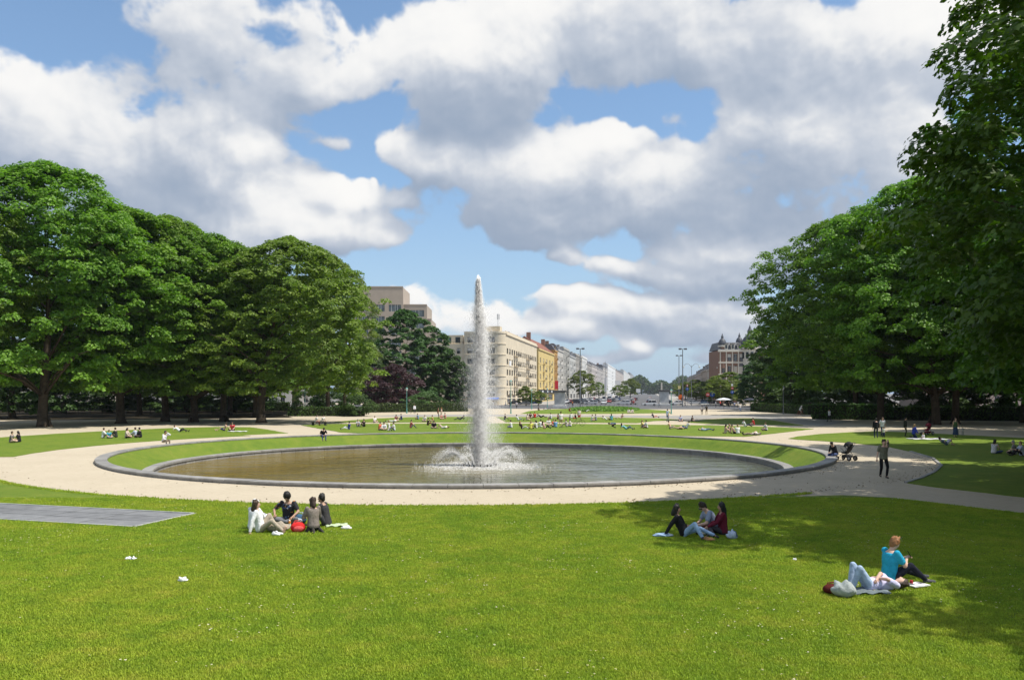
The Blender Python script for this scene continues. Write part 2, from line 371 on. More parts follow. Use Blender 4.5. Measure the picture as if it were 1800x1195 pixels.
def rough(pts, step=.5, amp=.05, seed=1):
    r = random.Random(seed); out = []; n = len(pts)
    for i in range(n):
        a, b = Vector(pts[i]), Vector(pts[(i+1) % n]); k = max(1, min(60, int((b-a).length/step)))
        for j in range(k):
            p = a.lerp(b, j/k); out.append(p+Vector((r.uniform(-amp, amp), r.uniform(-amp, amp), 0)))
    return out
def arc(r, a0, a1, n=40): return [polar(r, math.radians(a0+(a1-a0)*i/(n-1))) for i in range(n)]
# angles: 0 = far side of the pool, 180 = towards the camera, + right
near_lawn = arc(28.3, 250, 152, 70)+G((1400, 873), (1480, 871), (1560, 875), (1640, 884), (1720, 894), (1800, 903))+[Vector((40, 24.5, 0)), Vector((60, -4, 0)), Vector((-60, -4, 0)), Vector((-60, 46, 0))]
left_lawn = [Vector((-60, 46.0, 0))]+arc(28.3, 258, 312, 34)+G((420, 765), (505, 761.5), (470, 755), (440, 751), (380, 750.5), (300, 752.5), (180, 758), (90, 763), (0, 769))+[Vector((-75, 70, 0))]
tag(fill('front_lawn', rough(near_lawn, .5, .05, 2)), kind='structure')
tag(fill('left_lawn', rough(left_lawn, .6, .06, 3)), kind='structure')
right_lawn = G((1386, 771), (1400, 767.5), (1440, 763), (1500, 759.5), (1545, 758), (1620, 761), (1700, 765), (1800, 770), (2100, 782), (2100, 915), (1800, 874), (1700, 863), (1640, 856), (1592, 849), (1620, 841), (1643, 830), (1655, 819), (1640, 806), (1600, 794), (1560, 785), (1500, 779), (1440, 775), (1400, 772.5))
tag(fill('right_lawn', rough(right_lawn, .6, .06, 4)), kind='structure')
wall_arc = lambda a0, a1: arc(23.35, a0, a1, 30)
far_a_left = G((529, 747.5), (582, 745.2), (700, 744.6), (800, 744.3), (860, 744.1))+G((905, 744.3), (1000, 744.9), (1100, 746), (1160, 746.6), (1240, 747.5), (1330, 749.5), (1431, 753.8), (1400, 757.5), (1370, 761), (1310, 767.6))+wall_arc(31, -22)+G((640, 762), (600, 760.2), (565, 754))
tag(fill('far_lawn', rough(far_a_left, 1.0, .08, 5)), kind='structure')
far_b_left = G((582, 742.6), (612, 739.3), (660, 735.6), (720, 733.3), (800, 732.6), (838, 732.6), (862, 742.2), (760, 742.4))
tag(fill('far_lawn_strip', rough(far_b_left, 1.0, .08, 6)), kind='structure')
far_b_mid = G((872, 733), (960, 732.8), (1060, 733.4), (1160, 735.6), (1206, 738), (1150, 740), (1120, 743.6), (1000, 742.4), (890, 742))
tag(fill('far_lawn_strip', rough(far_b_mid, 1.0, .08, 7)), kind='structure')
far_b_right = G((1206, 742.6), (1240, 737.4), (1275, 735.4), (1320, 735.2), (1360, 739), (1413, 748), (1330, 746.3), (1250, 745))
tag(fill('far_lawn_strip', rough(far_b_right, 1.0, .08, 8)), kind='structure')
far_c = G((915, 727.2), (930, 722.5), (960, 719.8), (1010, 718.2), (1080, 718), (1140, 719.5), (1175, 722), (1180, 726), (1080, 727.3), (980, 727.6))
tag(fill('far_flower_lawn', rough(far_c, 1.2, .1, 9)), kind='structure')
# grey slab in the lawn on the left
SLAB = stonem('grey_slab', (.185, .185, .187))
slab_e = [at(0, 886.5), at(345, 904), at(235, 928.5), at(0, 918.5)]
u_ = (slab_e[1]-slab_e[0]).normalized(); v_ = (slab_e[2]-slab_e[1])
slab = empty('paving_slab', (slab_e[1]+slab_e[2])/2); tag(slab, 'grey stone slab terrace with pale edging set in the lawn', 'paving')
LONG = 12.0
sb_ed = MB()
def quad_prism(mb, q, z0, z1, m=0): mb.prism([(p.x-slab.location.x, p.y-slab.location.y) for p in q], z0, z1, m)
A_, B_ = slab_e[1], slab_e[2]; C_, D_ = B_-u_*LONG, A_-u_*LONG
wv = v_.normalized()
for (p, q) in ((A_, D_), (A_, B_), (B_, C_)):
    d = (q-p).normalized(); nrm = Vector((-d.y, d.x, 0)); nrm = nrm if nrm.dot((A_+C_)/2-p) > 0 else -nrm
    m_ = MB(); quad_prism(m_, [p, q, q+nrm*.07, p+nrm*.07], 0, .062); m_.obj('edging_strip', mat('pale_edging', (.42, .42, .40), .8), slab)
nx, ny = 6, 3
for i in range(nx):
    for j in range(ny):
        def pt(a, b): return A_.lerp(D_, .012+a*.98)+v_*(.04+b*.92)
        a0, a1, b0, b1 = i/nx+.0011, (i+1)/nx-.0011, j/ny+.006, (j+1)/ny-.006
        m_ = MB(); quad_prism(m_, [pt(a0, b0), pt(a0, b1), pt(a1, b1), pt(a1, b0)], 0, .048+.005*((i*7+j*3) % 3)); m_.obj('slab', SLAB, slab)
# stone rings round the pool, every stone an object
def ring(name, label, r0, r1, z0, z1, n, piece, lip=None, gap=.013):
    root = empty(name, (PC.x, PC.y, 0)); tag(root, label, 'pool rim')
    mids = []
    da = 2*math.pi/n
    def stone(ra, rb, za, zb, bv, nm):
        V = []; Fs = []; K = 4
        prof = [(ra, za), (rb, za), (rb, zb-bv), (rb-bv, zb), (ra+bv, zb), (ra, zb-bv)]
        for k in range(K+1):
            a = -da/2+gap/ra+(da-2*gap/ra)*k/K
            for (r, z) in prof: V.append((r*math.sin(a), r*math.cos(a), z))
        P = len(prof)
        for k in range(K):
            for i in range(P): j = (i+1) % P; Fs.append((k*P+i, k*P+j, (k+1)*P+j, (k+1)*P+i))
        Fs.append(tuple(reversed(range(P)))); Fs.append(tuple(range(K*P, K*P+P)))
        return npmesh(nm, V, Fs)
    tops = [stone(r0, r1, z0, z1+dz, .012, piece) for dz in (0, .006, -.005)]
    lows = None
    if lip: lows = stone(lip[0], lip[1], lip[2], z0-.004, .012, 'base_stone')
    for t_ in tops+([lows] if lip else []): t_.materials.append(BLUESTONE)
    r = random.Random(n)
    for k in range(n):
        o = link(piece, r.choice(tops), root); o.rotation_euler = (0, 0, -(k+.5)*da)
        if lip:
            o = link('base_stone', lows, root); o.rotation_euler = (0, 0, -k*da)
    return root
ring('pool_wall', 'low grey stone ring wall around the grassy pool bank', 22.36, 23.0, .08, .17, 100, 'coping_stone', (22.42, 22.94, -.3))
ring('pool_rim', 'lower grey stone rim at the edge of the pond water', 20.0, 20.62, -.84, -.70, 90, 'coping_stone', (20.06, 20.56, -1.5))
wv_ = ring_sheet('pool_water', [(.01, -1.05), (6, -1.05), (20.1, -1.05)], WATER); tag(wv_, kind='structure')
# worn turf edge / kerb on the right path bend
kp = G((1592, 849), (1620, 841), (1643, 830), (1655, 819), (1640, 806), (1600, 794))
kerb = empty('path_kerb', kp[2]); tag(kerb, 'thin curved stone kerb along the bend of the right lawn', 'kerb')
pts = rough(kp[:-1]+[kp[-1]], 1.0, 0, 1)
pts = [p for p in pts if p.x > kp[0].x-.1][:60]
cum = []
for i in range(len(kp)-1):
    L_ = (kp[i+1]-kp[i]).length; k = max(1, int(L_/1.0))
    for j in range(k):
        a, b = kp[i].lerp(kp[i+1], j/k), kp[i].lerp(kp[i+1], (j+.97)/k); c = (a+b)/2-kerb.location; d = b-a
        m_ = MB(); m_.box((c.x, c.y, .03), (d.length, .14, .09), rz=math.atan2(d.y, d.x)); m_.obj('kerb_stone', BLUESTONE, kerb)
def far_ground():
    V = []; n = 96
    for k in range(n): V.append(polar(259.9, 2*math.pi*k/n, -.02))
    for k in range(n):
        a = 2*math.pi*k/n; d = Vector((math.sin(a), math.cos(a))); t = min(1290/max(1e-6, abs(d.x)), (4060 if d.y > 0 else 190)/max(1e-6, abs(d.y))) if True else 0
        V.append((PC.x+d.x*t, PC.y+d.y*t, -.02))
    return link('city_ground', npmesh('city_ground', V, [((k+1) % n, k, n+k, n+(k+1) % n) for k in range(n)]), None, mat('city_ground', (.16, .15, .14), .95, .2, .02))
tag(far_ground(), kind='structure')
# ------------------------------------------------------------------ trees
def leaf_quads(Pn, Nn, size, rs, fold=.25):
    """folded rhombus leaves: 2 triangles each"""
    n = len(Pn); t = rs.normal(size=(n, 3)); t -= (t*Nn).sum(1, keepdims=True)*Nn; t /= np.linalg.norm(t, axis=1, keepdims=True)+1e-9
    b = np.cross(Nn, t); s = (size*rs.uniform(.65, 1.3, n))[:, None]
    V = np.empty((n, 4, 3), np.float32)
    V[:, 0] = Pn-t*s*.5; V[:, 1] = Pn+b*s*.42+Nn*s*fold*.3; V[:, 2] = Pn+t*s*.55-Nn*s*.12; V[:, 3] = Pn-b*s*.42+Nn*s*fold*.3
    idx = np.arange(n)[:, None]*4
    F3 = np.concatenate((idx+np.array([[0, 1, 2]]), idx+np.array([[0, 2, 3]])), 1).reshape(-1, 3)
    return V.reshape(-1, 3), F3
MAPLE = np.array([(0, -.46), (.42, -.36), (.58, .10), (.22, .14), (.0, .60), (-.22, .14), (-.58, .10), (-.42, -.36)])
def leaf_maple(Pn, Nn, size, rs):
    n = len(Pn); t = rs.normal(size=(n, 3)); t[:, 2] -= .8; t -= (t*Nn).sum(1, keepdims=True)*Nn; t /= np.linalg.norm(t, axis=1, keepdims=True)+1e-9
    b = np.cross(Nn, t); s = (size*rs.uniform(.7, 1.3, n))[:, None]
    k = len(MAPLE); V = np.empty((n, k, 3), np.float32)
    for i, (x, y) in enumerate(MAPLE): V[:, i] = Pn+b*s*x+t*s*y-Nn*s*(.35*x*x)+Nn*s*.05*y
    tri = [(0, 1, 7), (1, 3, 7), (3, 5, 7), (1, 2, 3), (5, 6, 7), (3, 4, 5)]
    F3 = (np.arange(n)[:, None, None]*k+np.array(tri)[None]).reshape(-1, 3)
    return V.reshape(-1, 3), F3
def crown_mesh(name, seed, H, R, base, nclump, nleaf, lsize, clump_r=.95, prof=(.56, .72), flat=.8, droop=.16, wob=1.0, maple=False, inner=.25, squash=(1, 1)):
    rs = np.random.RandomState(seed); cs = []; out = []
    ph = rs.uniform(0, 6.28, 8)
    for i in range(nclump):
        t = rs.rand()**.85; a = rs.uniform(0, 2*math.pi)
        z = base+(H-base)*t
        r = R*((max(0., 1-((t-.4)/.6)**2.4))**prof[0] if t > .4 else prof[1]+(1-prof[1])*math.sin(t/.4*math.pi/2))
        r *= 1+wob*(.16*math.sin(3*a+ph[0]+t*4)+.12*math.sin(5*a+ph[1]-t*7)+.08*math.sin(9*t*3+ph[2]+2*a))
        k = 1 if rs.rand() > inner else rs.uniform(.25, .85)
        k *= rs.uniform(.88, 1.04) if rs.rand() > .20 else rs.uniform(1.03, 1.19)
        cs.append((r*k*math.cos(a)*squash[0], r*k*math.sin(a)*squash[1], z-.05*R*k)); out.append(k)
    cs = np.array(cs); m = max(8, nleaf//nclump)
    cen = np.array((0, 0, base+(H-base)*.40))
    P_, N_, rn = [], [], []
    for i in range(nclump):
        cr = clump_r*rs.uniform(.6, 1.35); k = int(m*(cr/clump_r)**2)+4
        d = rs.normal(size=(k, 3)); d /= np.linalg.norm(d, axis=1, keepdims=True)
        o = cs[i]-cen; o = o/(np.linalg.norm(o)+1e-6)
        d[:, 2] = np.abs(d[:, 2])*1.0-.25
        rad = cr*rs.uniform(.55, 1.0, k)[:, None]
        p = cs[i]+d*rad*np.array((1, 1, flat)); hd = np.hypot(d[:, 0], d[:, 1])*rad[:, 0]
        p[:, 2] -= droop*hd**2/cr
        nn = d*.55+np.array((0, 0, .75))+o*.35+rs.normal(size=(k, 3))*.38; nn /= np.linalg.norm(nn, axis=1, keepdims=True)
        P_.append(p); N_.append(nn); rn.append(np.clip(rs.rand(k)*.55+rs.rand()*.45, 0, 1))
    P_, N_, rn = np.concatenate(P_), np.concatenate(N_), np.concatenate(rn)
    keep = P_[:, 2] > .3; P_, N_, rn = P_[keep], N_[keep], rn[keep]
    if maple: V, Fq = leaf_maple(P_, N_, lsize, rs); at_ = np.repeat(rn, 6)
    else: V, Fq = leaf_quads(P_, N_, lsize, rs); at_ = np.repeat(rn, 2)
    return npmesh(name, V, Fq, attr=at_), cs
def trunk_mesh(name, seed, H, base, cs, r0, lean=(0, 0), limbs=14, fork=.0):
    rs = random.Random(seed); mb = MB(); top = base+(H-base)*.62
    def spine(t): return Vector((lean[0]*t*H*.6+.25*math.sin(t*5+seed), lean[1]*t*H*.6+.2*math.cos(t*4+seed)-.2, top*t))
    ts = [0, .02, .05, .12, .25, .4, .55, .7, .85, 1]
    mb.tube([spine(t) for t in ts], [r0*1.3, r0*1.15, r0*1.05, r0, r0*.92, r0*.80, r0*.62, r0*.42, r0*.25, r0*.1], 12)
    for k in range(5):   # root flare
        a = k*1.257+seed; mb.tube([(math.cos(a)*r0*1.8, math.sin(a)*r0*1.8, -.1), (math.cos(a)*r0*1.1, math.sin(a)*r0*1.1, .16), (math.cos(a)*r0*.5, math.sin(a)*r0*.5, .9)], [r0*.15, r0*.32, r0*.4], 6)
    idx = list(range(len(cs))); rs.shuffle(idx)
    for q in idx[:limbs]:
        e = Vector(cs[q]); t0 = max(base*.75/top, min(.9, (e.z-2.5-.25*math.hypot(e.x, e.y))/top)); s_ = spine(t0)
        rr = r0*(1-.75*t0)*.42; m1 = s_.lerp(e, .35)+Vector((0, 0, .08*(e-s_).length)); m2 = s_.lerp(e, .7)+Vector((rs.uniform(-.5, .5), rs.uniform(-.5, .5), .08*(e-s_).length))
        mb.tube([s_, m1, m2, e], [rr, rr*.75, rr*.45, rr*.12], 7)
        for j in range(2):
            e2 = Vector(cs[rs.choice(idx)]);
            if (e2-m2).length < 6: mb.tube([m2, m2.lerp(e2, .5)+Vector((0, 0, .3)), e2], [rr*.4, rr*.25, rr*.06], 5)
    return mb.mesh(name, True)
TPL = {}
def template(key, seed, H, R, base, nclump, nleaf, lsize, leaf, bark=BARK, r0=.42, limbs=14, lean=(0, 0), **kw):
    cm, cs = crown_mesh('crown', seed, H, R, base, nclump, nleaf, lsize, **kw); cm.materials.append(leaf)
    tm = trunk_mesh('trunk', seed, H, base, cs, r0, lean, limbs); tm.materials.append(bark)
    TPL[key] = (cm, tm, H, R)
template('maple_a', 11, 26, 9.0, 4.0, 1000, 90000, .29, LEAF_MAPLE, r0=.42, limbs=26)
template('maple_b', 23, 26, 8.5, 4.4, 960, 86000, .29, LEAF_MAPLE, r0=.38, limbs=26, prof=(.62, .7))
template('maple_c', 37, 26, 9.5, 4.4, 1020, 92000, .29, LEAF_MAPLE, r0=.42, limbs=26, prof=(.5, .75))
template('olive', 41, 23, 9.2, 4.0, 880, 70000, .30, LEAF_LIME, r0=.46, limbs=34, flat=.5, droop=.28, prof=(.58, .72), lean=(.12, 0))
template('silver', 53, 24, 7.5, 5.0, 260, 15000, .36, LEAF_GREY, r0=.4, limbs=24, flat=.6, clump_r=1.1)
template('dark_a', 61, 24, 8.5, 1.2, 520, 40000, .44, LEAF_DARK, r0=.4, limbs=10, prof=(.8, .7))
template('dark_b', 67, 18, 7.0, .8, 400, 30000, .44, LEAF_DARK, r0=.35, limbs=8, prof=(.55, .75))
template('purple', 71, 10, 5.4, .6, 150, 11000, .36, LEAF_PURPLE, r0=.25, limbs=8, prof=(.5, .7), clump_r=1.0)
template('street', 79, 12, 4.2, 2.6, 110, 7000, .42, LEAF_LIME, r0=.2, limbs=8, clump_r=1.0)
template('shrub', 83, 3.2, 2.4, .1, 60, 5000, .20, LEAF_HEDGE, r0=.06, limbs=6, clump_r=.6, prof=(.5, .8))
def tree(key, loc, H, R, label, rz=0.0, name='tree', group=None, crown_shift=None, cat='tree'):
    cm, tm, h0, r0 = TPL[key]; shade = False
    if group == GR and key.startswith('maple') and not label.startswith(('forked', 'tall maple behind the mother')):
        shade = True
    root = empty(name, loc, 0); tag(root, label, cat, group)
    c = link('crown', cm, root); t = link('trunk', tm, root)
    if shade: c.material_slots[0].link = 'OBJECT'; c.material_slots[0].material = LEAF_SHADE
    for o in (c, t): o.scale = (R/r0, R/r0, H/h0); o.rotation_euler = (0, 0, rz)
    if crown_shift: c.location = crown_shift
    return root
GR_ = 0
GL, GR = 'park trees in the left belt', 'park trees in the right belt'
def tpx(px, py): p = at(px, py); return (p.x, p.y, 0)
# left belt
tree('maple_a', tpx(80, 750), 30.0, 11.0, 'big spreading maple with thick forked trunk at the left edge', .4, 'maple_tree', GL)
tree('maple_c', (-64, 88, 0), 30.5, 10.5, 'tall maple cut off by the left photo edge', 2.1, 'maple_tree', GL)
tree('maple_b', tpx(213, 744), 27.5, 11, 'maple with low hanging branches behind the seated pairs on the left lawn', 1.0, 'maple_tree', GL)
tree('maple_c', tpx(290, 741), 27.5, 10, 'slim maple between the low hanging maple and the pointed one', 4.0, 'maple_tree', GL)
tree('maple_a', tpx(338, 742), 25.3, 9.2, 'bright green maple with pointed top behind the reclining person', 3.0, 'maple_tree', GL)
tree('maple_b', tpx(396, 741), 24.2, 8.8, 'narrow maple directly left of the leaning olive tree', 5.2, 'maple_tree', GL)
tree('olive', tpx(460, 743), 24, 10, 'olive green broad tree with sunlit trunk beside the sand path', 0, 'hornbeam_tree', GL, (3.6, 0, 0))
tree('olive', (-33, 150, 0), 29.0, 7.2, 'olive green tree behind the pale trunk, left of the silvery crown', 2.6, 'hornbeam_tree', GL)
tree('silver', (-32.8, 165, 0), 28.0, 6.0, 'silvery leaved tree in front of the beige office tower', .5, 'silver_tree', GL)
pt_ = tree('olive', (-48, 186, 0), 29, 7.5, 'tree with pale sunlit straight trunk behind the iron fence', 1.2, 'plane_tree', GL)
pm = MB(); pm.tube([(0, 0, -.1), (.1, 0, 4), (0, .1, 11)], [.75, .62, .45], 12)
for ch in list(pt_.children):
    if ch.name.startswith('trunk'): bpy.data.objects.remove(ch)
pm.obj('trunk', PALEBARK, pt_, smooth=True)
for i, (x, d, h, r, k, lb) in enumerate([(-92, 120, 29, 10, 'maple_b', 'shaded maple of the back row at the far left edge'), (-76, 128, 29, 9.5, 'dark_a', 'dark leaved tree behind the thick forked maple'), (-62, 140, 28, 9, 'maple_c', 'back row maple behind the low hanging maple'), (-49, 146, 26, 8.5, 'maple_b', 'back row maple behind the pointed maple'), (-41, 135, 25, 8, 'maple_a', 'back row maple behind the narrow maple')]):
    tree(k, (x, d, 0), h, r, lb, i*1.3, 'maple_tree' if 'maple' in k else 'broadleaf_tree', GL)
tree('dark_a', (-29.5, 232, 0), 27, 10.5, 'dense dark green tree in front of the beige office tower', .3, 'broadleaf_tree', GL)
tree('dark_b', (-20.5, 236, 0), 17, 6.5, 'dark rounded tree left of the fountain jet', 1.9, 'broadleaf_tree', GL)
tree('dark_b', (-15.0, 240, 0), 12.5, 5.0, 'low dark tree just left of the fountain jet', .9, 'broadleaf_tree', GL)
tree('dark_b', (-39, 222, 0), 17, 7.5, 'dark tree under the silvery crown', 3.3, 'broadleaf_tree', GL)
tree('purple', (-30, 210, 0), 11.0, 6.8, 'purple leaved beech behind the hedge', .2, 'copper_beech', GL)
# right belt
tree('maple_c', tpx(1548, 741), 27.5, 10.0, 'forked maple with bright lit leaves at the left end of the right belt', .9, 'maple_tree', GR, (-5.0, 0, 0))
tree('maple_a', tpx(1640, 746), 30.0, 10.0, 'tall maple behind the mother in the blue dress', 2.0, 'maple_tree', GR, (-2.0, 0, 0))
tree('maple_b', tpx(1680, 745), 29.0, 9.5, 'maple with straight dark trunk behind the woman in the long skirt', 3.5, 'maple_tree', GR)
tree('maple_a', (66, 108, 0), 30.0, 10, 'shaded maple at the right photo edge behind the seated pair', 4.4, 'maple_tree', GR)
tree('maple_b', (53, 76, 0), 27.0, 9.0, 'nearer shaded maple overhanging the right lawn', 5.0, 'maple_tree', GR)
for i, (x, d, h, r, k, lb) in enumerate([(58, 142, 28, 9.5, 'maple_b', 'back row maple behind the forked maple'), (72, 138, 29, 9, 'maple_c', 'back row maple behind the straight trunk'), (84, 132, 28, 9, 'maple_a', 'back row maple near the right edge'), (59, 178, 21, 8, 'dark_a', 'dark tree left of the forked maple behind the cyclist'), (68, 192, 24, 9, 'dark_a', 'dark tree behind the grey lamp post')]):
    tree(k, (x, d, 0), h, r, lb, i*1.7+.4, 'maple_tree' if 'maple' in k else 'broadleaf_tree', GR)
tree('dark_b', (69.5, 236, 0), 13, 6.0, 'dark clipped evergreen in front of the domed brick house', 1.1, 'evergreen_tree', GR)
tree('dark_b', (76, 226, 0), 19, 7.0, 'dark evergreen right of the domed brick house', 2.7, 'evergreen_tree', GR)
# the near maple at the right edge and the shade trees beyond the frame
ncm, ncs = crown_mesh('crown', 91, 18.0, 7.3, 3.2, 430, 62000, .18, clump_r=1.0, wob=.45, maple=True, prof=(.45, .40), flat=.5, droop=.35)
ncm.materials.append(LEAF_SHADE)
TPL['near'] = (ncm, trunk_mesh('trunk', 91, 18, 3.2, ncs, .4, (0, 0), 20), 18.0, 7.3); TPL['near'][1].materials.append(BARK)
tree('near', (21.1, 25.0, 0), 22.0, 8.2, 'nearest maple with large shade-darkened leaves at the right photo edge', .3, 'maple_tree', GR)
tree('maple_b', (25.0, 13.0, 0), 20, 7.8, 'maple beyond the right photo edge whose shade falls on the front lawn', .8, 'maple_tree', GR)
tree('maple_c', (23.6, 15.5, 0), 19, 7.2, 'maple beside the near maple just beyond the right photo edge', 3.1, 'maple_tree', GR)
tree('maple_a', (31.0, 22.0, 0), 25, 9.0, 'maple right of the near maple beyond the photo edge', 1.9, 'maple_tree', GR)
tree('maple_c', (29.0, 36, 0), 24, 8.6, 'shaded maple right of the near maple, mostly outside the photo', 2.2, 'maple_tree', GR)
tree('maple_a', (41.0, 53, 0), 26, 9.0, 'maple over the right path, partly outside the photo', 1.4, 'maple_tree', GR)
for i, (x, d, h, r, k) in enumerate([(60, 76, 28, 10, 'maple_c'), (72, 96, 29, 10, 'maple_b'), (84, 112, 29, 10, 'maple_a'), (47, 34, 26, 9.5, 'maple_b'), (58, 52, 27, 10, 'maple_a')]):
    tree(k, (x, d, 0), h, r, ['maple beyond the right edge behind the nearer shaded maple', 'second maple of the right belt beyond the photo edge', 'maple of the right belt behind the long skirt, outside the photo', 'tall maple right of the shaded maple by the near one', 'tall maple right of the one over the path'][i], i*1.3, 'maple_tree', GR)
# ------------------------------------------------------------------ grass blades and daisies on the near lawns
def scatter(name, src_me, kind_mats, pts, size, seed, tilt=.25):
    """one object: points instanced with a small tuft by geometry nodes"""
    ng = bpy.data.node_groups.new(name, 'GeometryNodeTree')
    ng.interface.new_socket('Geometry', in_out='INPUT', socket_type='NodeSocketGeometry'); ng.interface.new_socket('Geometry', in_out='OUTPUT', socket_type='NodeSocketGeometry')
    gi, go = ng.nodes.new('NodeGroupInput'), ng.nodes.new('NodeGroupOutput'); L = ng.links.new
    tuft = bpy.data.objects.new(name+'_tuft', src_me)     # not linked to the scene
    oi = ng.nodes.new('GeometryNodeObjectInfo'); oi.inputs['Object'].default_value = tuft; oi.inputs['As Instance'].default_value = True
    m2p = ng.nodes.new('GeometryNodeMeshToPoints'); iop = ng.nodes.new('GeometryNodeInstanceOnPoints')
    L(gi.outputs[0], m2p.inputs['Mesh']); L(m2p.outputs[0], iop.inputs['Points']); L(oi.outputs['Geometry'], iop.inputs['Instance'])
    rv = ng.nodes.new('FunctionNodeRandomValue'); rv.data_type = 'FLOAT_VECTOR'
    rv.inputs[0].default_value = (-tilt, -tilt, 0); rv.inputs[1].default_value = (tilt, tilt, 6.28); rv.inputs['Seed'].default_value = seed
    L(rv.outputs[0], iop.inputs['Rotation'])
    rs = ng.nodes.new('FunctionNodeRandomValue'); rs.data_type = 'FLOAT'; rs.inputs[2].default_value = size[0]; rs.inputs[3].default_value = size[1]; rs.inputs['Seed'].default_value = seed+1
    L(rs.outputs[1], iop.inputs['Scale']); L(iop.outputs[0], go.inputs[0])
    me = bpy.data.meshes.new(name); me.vertices.add(len(pts)); me.vertices.foreach_set('co', np.asarray(pts, np.float32).ravel()); me.update()
    o = bpy.data.objects.new(name, me); COL.objects.link(o); md = o.modifiers.new('scatter', 'NODES'); md.node_group = ng
    return o
def blade_mat():
    m = bpy.data.materials.new('grass_blades'); m.use_nodes = True; nt = m.node_tree; nt.nodes.clear(); L = nt.links.new
    a = noise(nt, .22, 6, .65, 'World'); b = noise(nt, 1.3, 6, .7, 'World'); oi = N(nt, 'ShaderNodeObjectInfo')
    col = ramp(nt, a, [(.30, (.130, .262, .020)), (.52, (.295, .385, .030)), (.72, (.470, .450, .055))])
    col = mixc(nt, .55, col, ramp(nt, b, [(.28, (.115, .250, .020)), (.52, (.290, .385, .030)), (.72, (.49, .445, .075))]))
    hs = N(nt, 'ShaderNodeHueSaturation'); L(col, hs.inputs['Color']); L(M(nt, 'MULTIPLY_ADD', oi.outputs['Random'], .5, .85), hs.inputs['Value'])
    p = N(nt, 'ShaderNodeBsdfPrincipled'); L(hs.outputs[0], p.inputs['Base Color']); p.inputs['Roughness'].default_value = .6; p.inputs['Specular IOR Level'].default_value = .2
    t = N(nt, 'ShaderNodeBsdfTranslucent'); L(hs.outputs[0], t.inputs[0]); mx = N(nt, 'ShaderNodeMixShader'); mx.inputs[0].default_value = .3
    L(p.outputs[0], mx.inputs[1]); L(t.outputs[0], mx.inputs[2]); o = N(nt, 'ShaderNodeOutputMaterial'); L(mx.outputs[0], o.inputs[0]); return m
def tuft_mesh(n=9, h=.032, w=.006, spread=.05):
    r = random.Random(5); V = []; Fs = []
    for i in range(n):
        x, y, a = r.uniform(-spread, spread), r.uniform(-spread, spread), r.uniform(0, 6.28); k = r.uniform(.6, 1.2)*h; ln = r.uniform(.1, .7)*h
        dx, dy = math.cos(a), math.sin(a); o = len(V)
        V += [(x-dy*w, y+dx*w, 0), (x+dy*w, y-dx*w, 0), (x+dx*ln*.4+dy*w*.7, y+dy*ln*.4-dx*w*.7, k*.6), (x+dx*ln*.4-dy*w*.7, y+dy*ln*.4+dx*w*.7, k*.6), (x+dx*ln, y+dy*ln, k)]
        Fs += [(o, o+1, o+2, o+3), (o+3, o+2, o+4)]
    return npmesh('tuft', V, Fs)
def in_lawn(P):
    """points of the front lawn that lie outside the ring path, the slab and the right-hand path"""
    r = np.hypot(P[:, 0]-PC.x, P[:, 1]-PC.y); ok = r > 28.25
    py = 690+FOC*EYE/P[:, 1]; px = 900+FOC*P[:, 0]/P[:, 1]
    edge = np.interp(px, [1380, 1480, 1560, 1640, 1720, 1800, 2000], [875, 871.5, 875.5, 884.5, 894.5, 903.5, 930]); ok &= (px < 1400) | (py > edge)
    sl = [A_, B_, C_, D_]; ins = np.ones(len(P), bool)
    for i in range(4):
        a, b = sl[i], sl[(i+1) % 4]; cr = (b.x-a.x)*(P[:, 1]-a.y)-(b.y-a.y)*(P[:, 0]-a.x); ins &= cr*((B_.x-A_.x)*(C_.y-A_.y)-(B_.y-A_.y)*(C_.x-A_.x)) > 0
    return ok & ~ins
def lawn_points(n, d0, d1, seed, pw):
    rs = np.random.RandomState(seed); u = rs.rand(n); d = (d0**pw+(d1**pw-d0**pw)*u)**(1/pw)
    x = rs.uniform(-.64, .66, n)*d; P = np.stack((x, d, np.full(n, .03)), 1); return P[in_lawn(P)]
TUFT = tuft_mesh(); TUFT.materials.append(blade_mat())
gb = scatter('lawn_grass', TUFT, None, lawn_points(330000, 10.0, 31, 3, 1.0), (.6, 1.25), 4); tag(gb, 'short mown green grass of the front lawn', 'grass', kind='stuff')
# ragged longer tufts along the path edge
rs_ = np.random.RandomState(9); a_ = np.radians(rs_.uniform(150, 250, 3500)); rr_ = 28.3+np.abs(rs_.normal(0, .10, 3500))-.10
ed = np.stack((PC.x+rr_*np.sin(a_), PC.y+rr_*np.cos(a_), np.full(3500, .02)), 1)
ge = scatter('edge_grass', TUFT, None, ed, (1.0, 2.2), 14); tag(ge, 'longer ragged grass along the edge of the sand path', 'grass', kind='stuff')
dz = MB()
for k in range(7):
    a = k*.8976; dz.add([(0, 0, .05), (.011*math.cos(a-.35), .011*math.sin(a-.35), .052), (.019*math.cos(a), .019*math.sin(a), .056), (.011*math.cos(a+.35), .011*math.sin(a+.35), .052)], [(0, 1, 2, 3)], 0)
dz.lathe([(.006, .052), (.006, .057), (.002, .059)], 6, 1)
DAISY = dz.mesh('daisy'); DAISY.materials.append(mat('daisy_petal', (.85, .85, .80), .7)); DAISY.materials.append(mat('daisy_eye', (.75, .50, .05), .7))
pd = lawn_points(5200, 11, 31, 21, 1.6); nz = perlin(pd[:, 0]*.35+40, pd[:, 1]*.35+40, 77)+.6*perlin(pd[:, 0]*1.3+9, pd[:, 1]*1.3+9, 78)
pd = pd[nz > .12]
dd = scatter('daisies', DAISY, None, pd, (.45, 1.05), 31, .3); tag(dd, 'small white daisies dotted over the front lawn', 'daisies', kind='stuff')

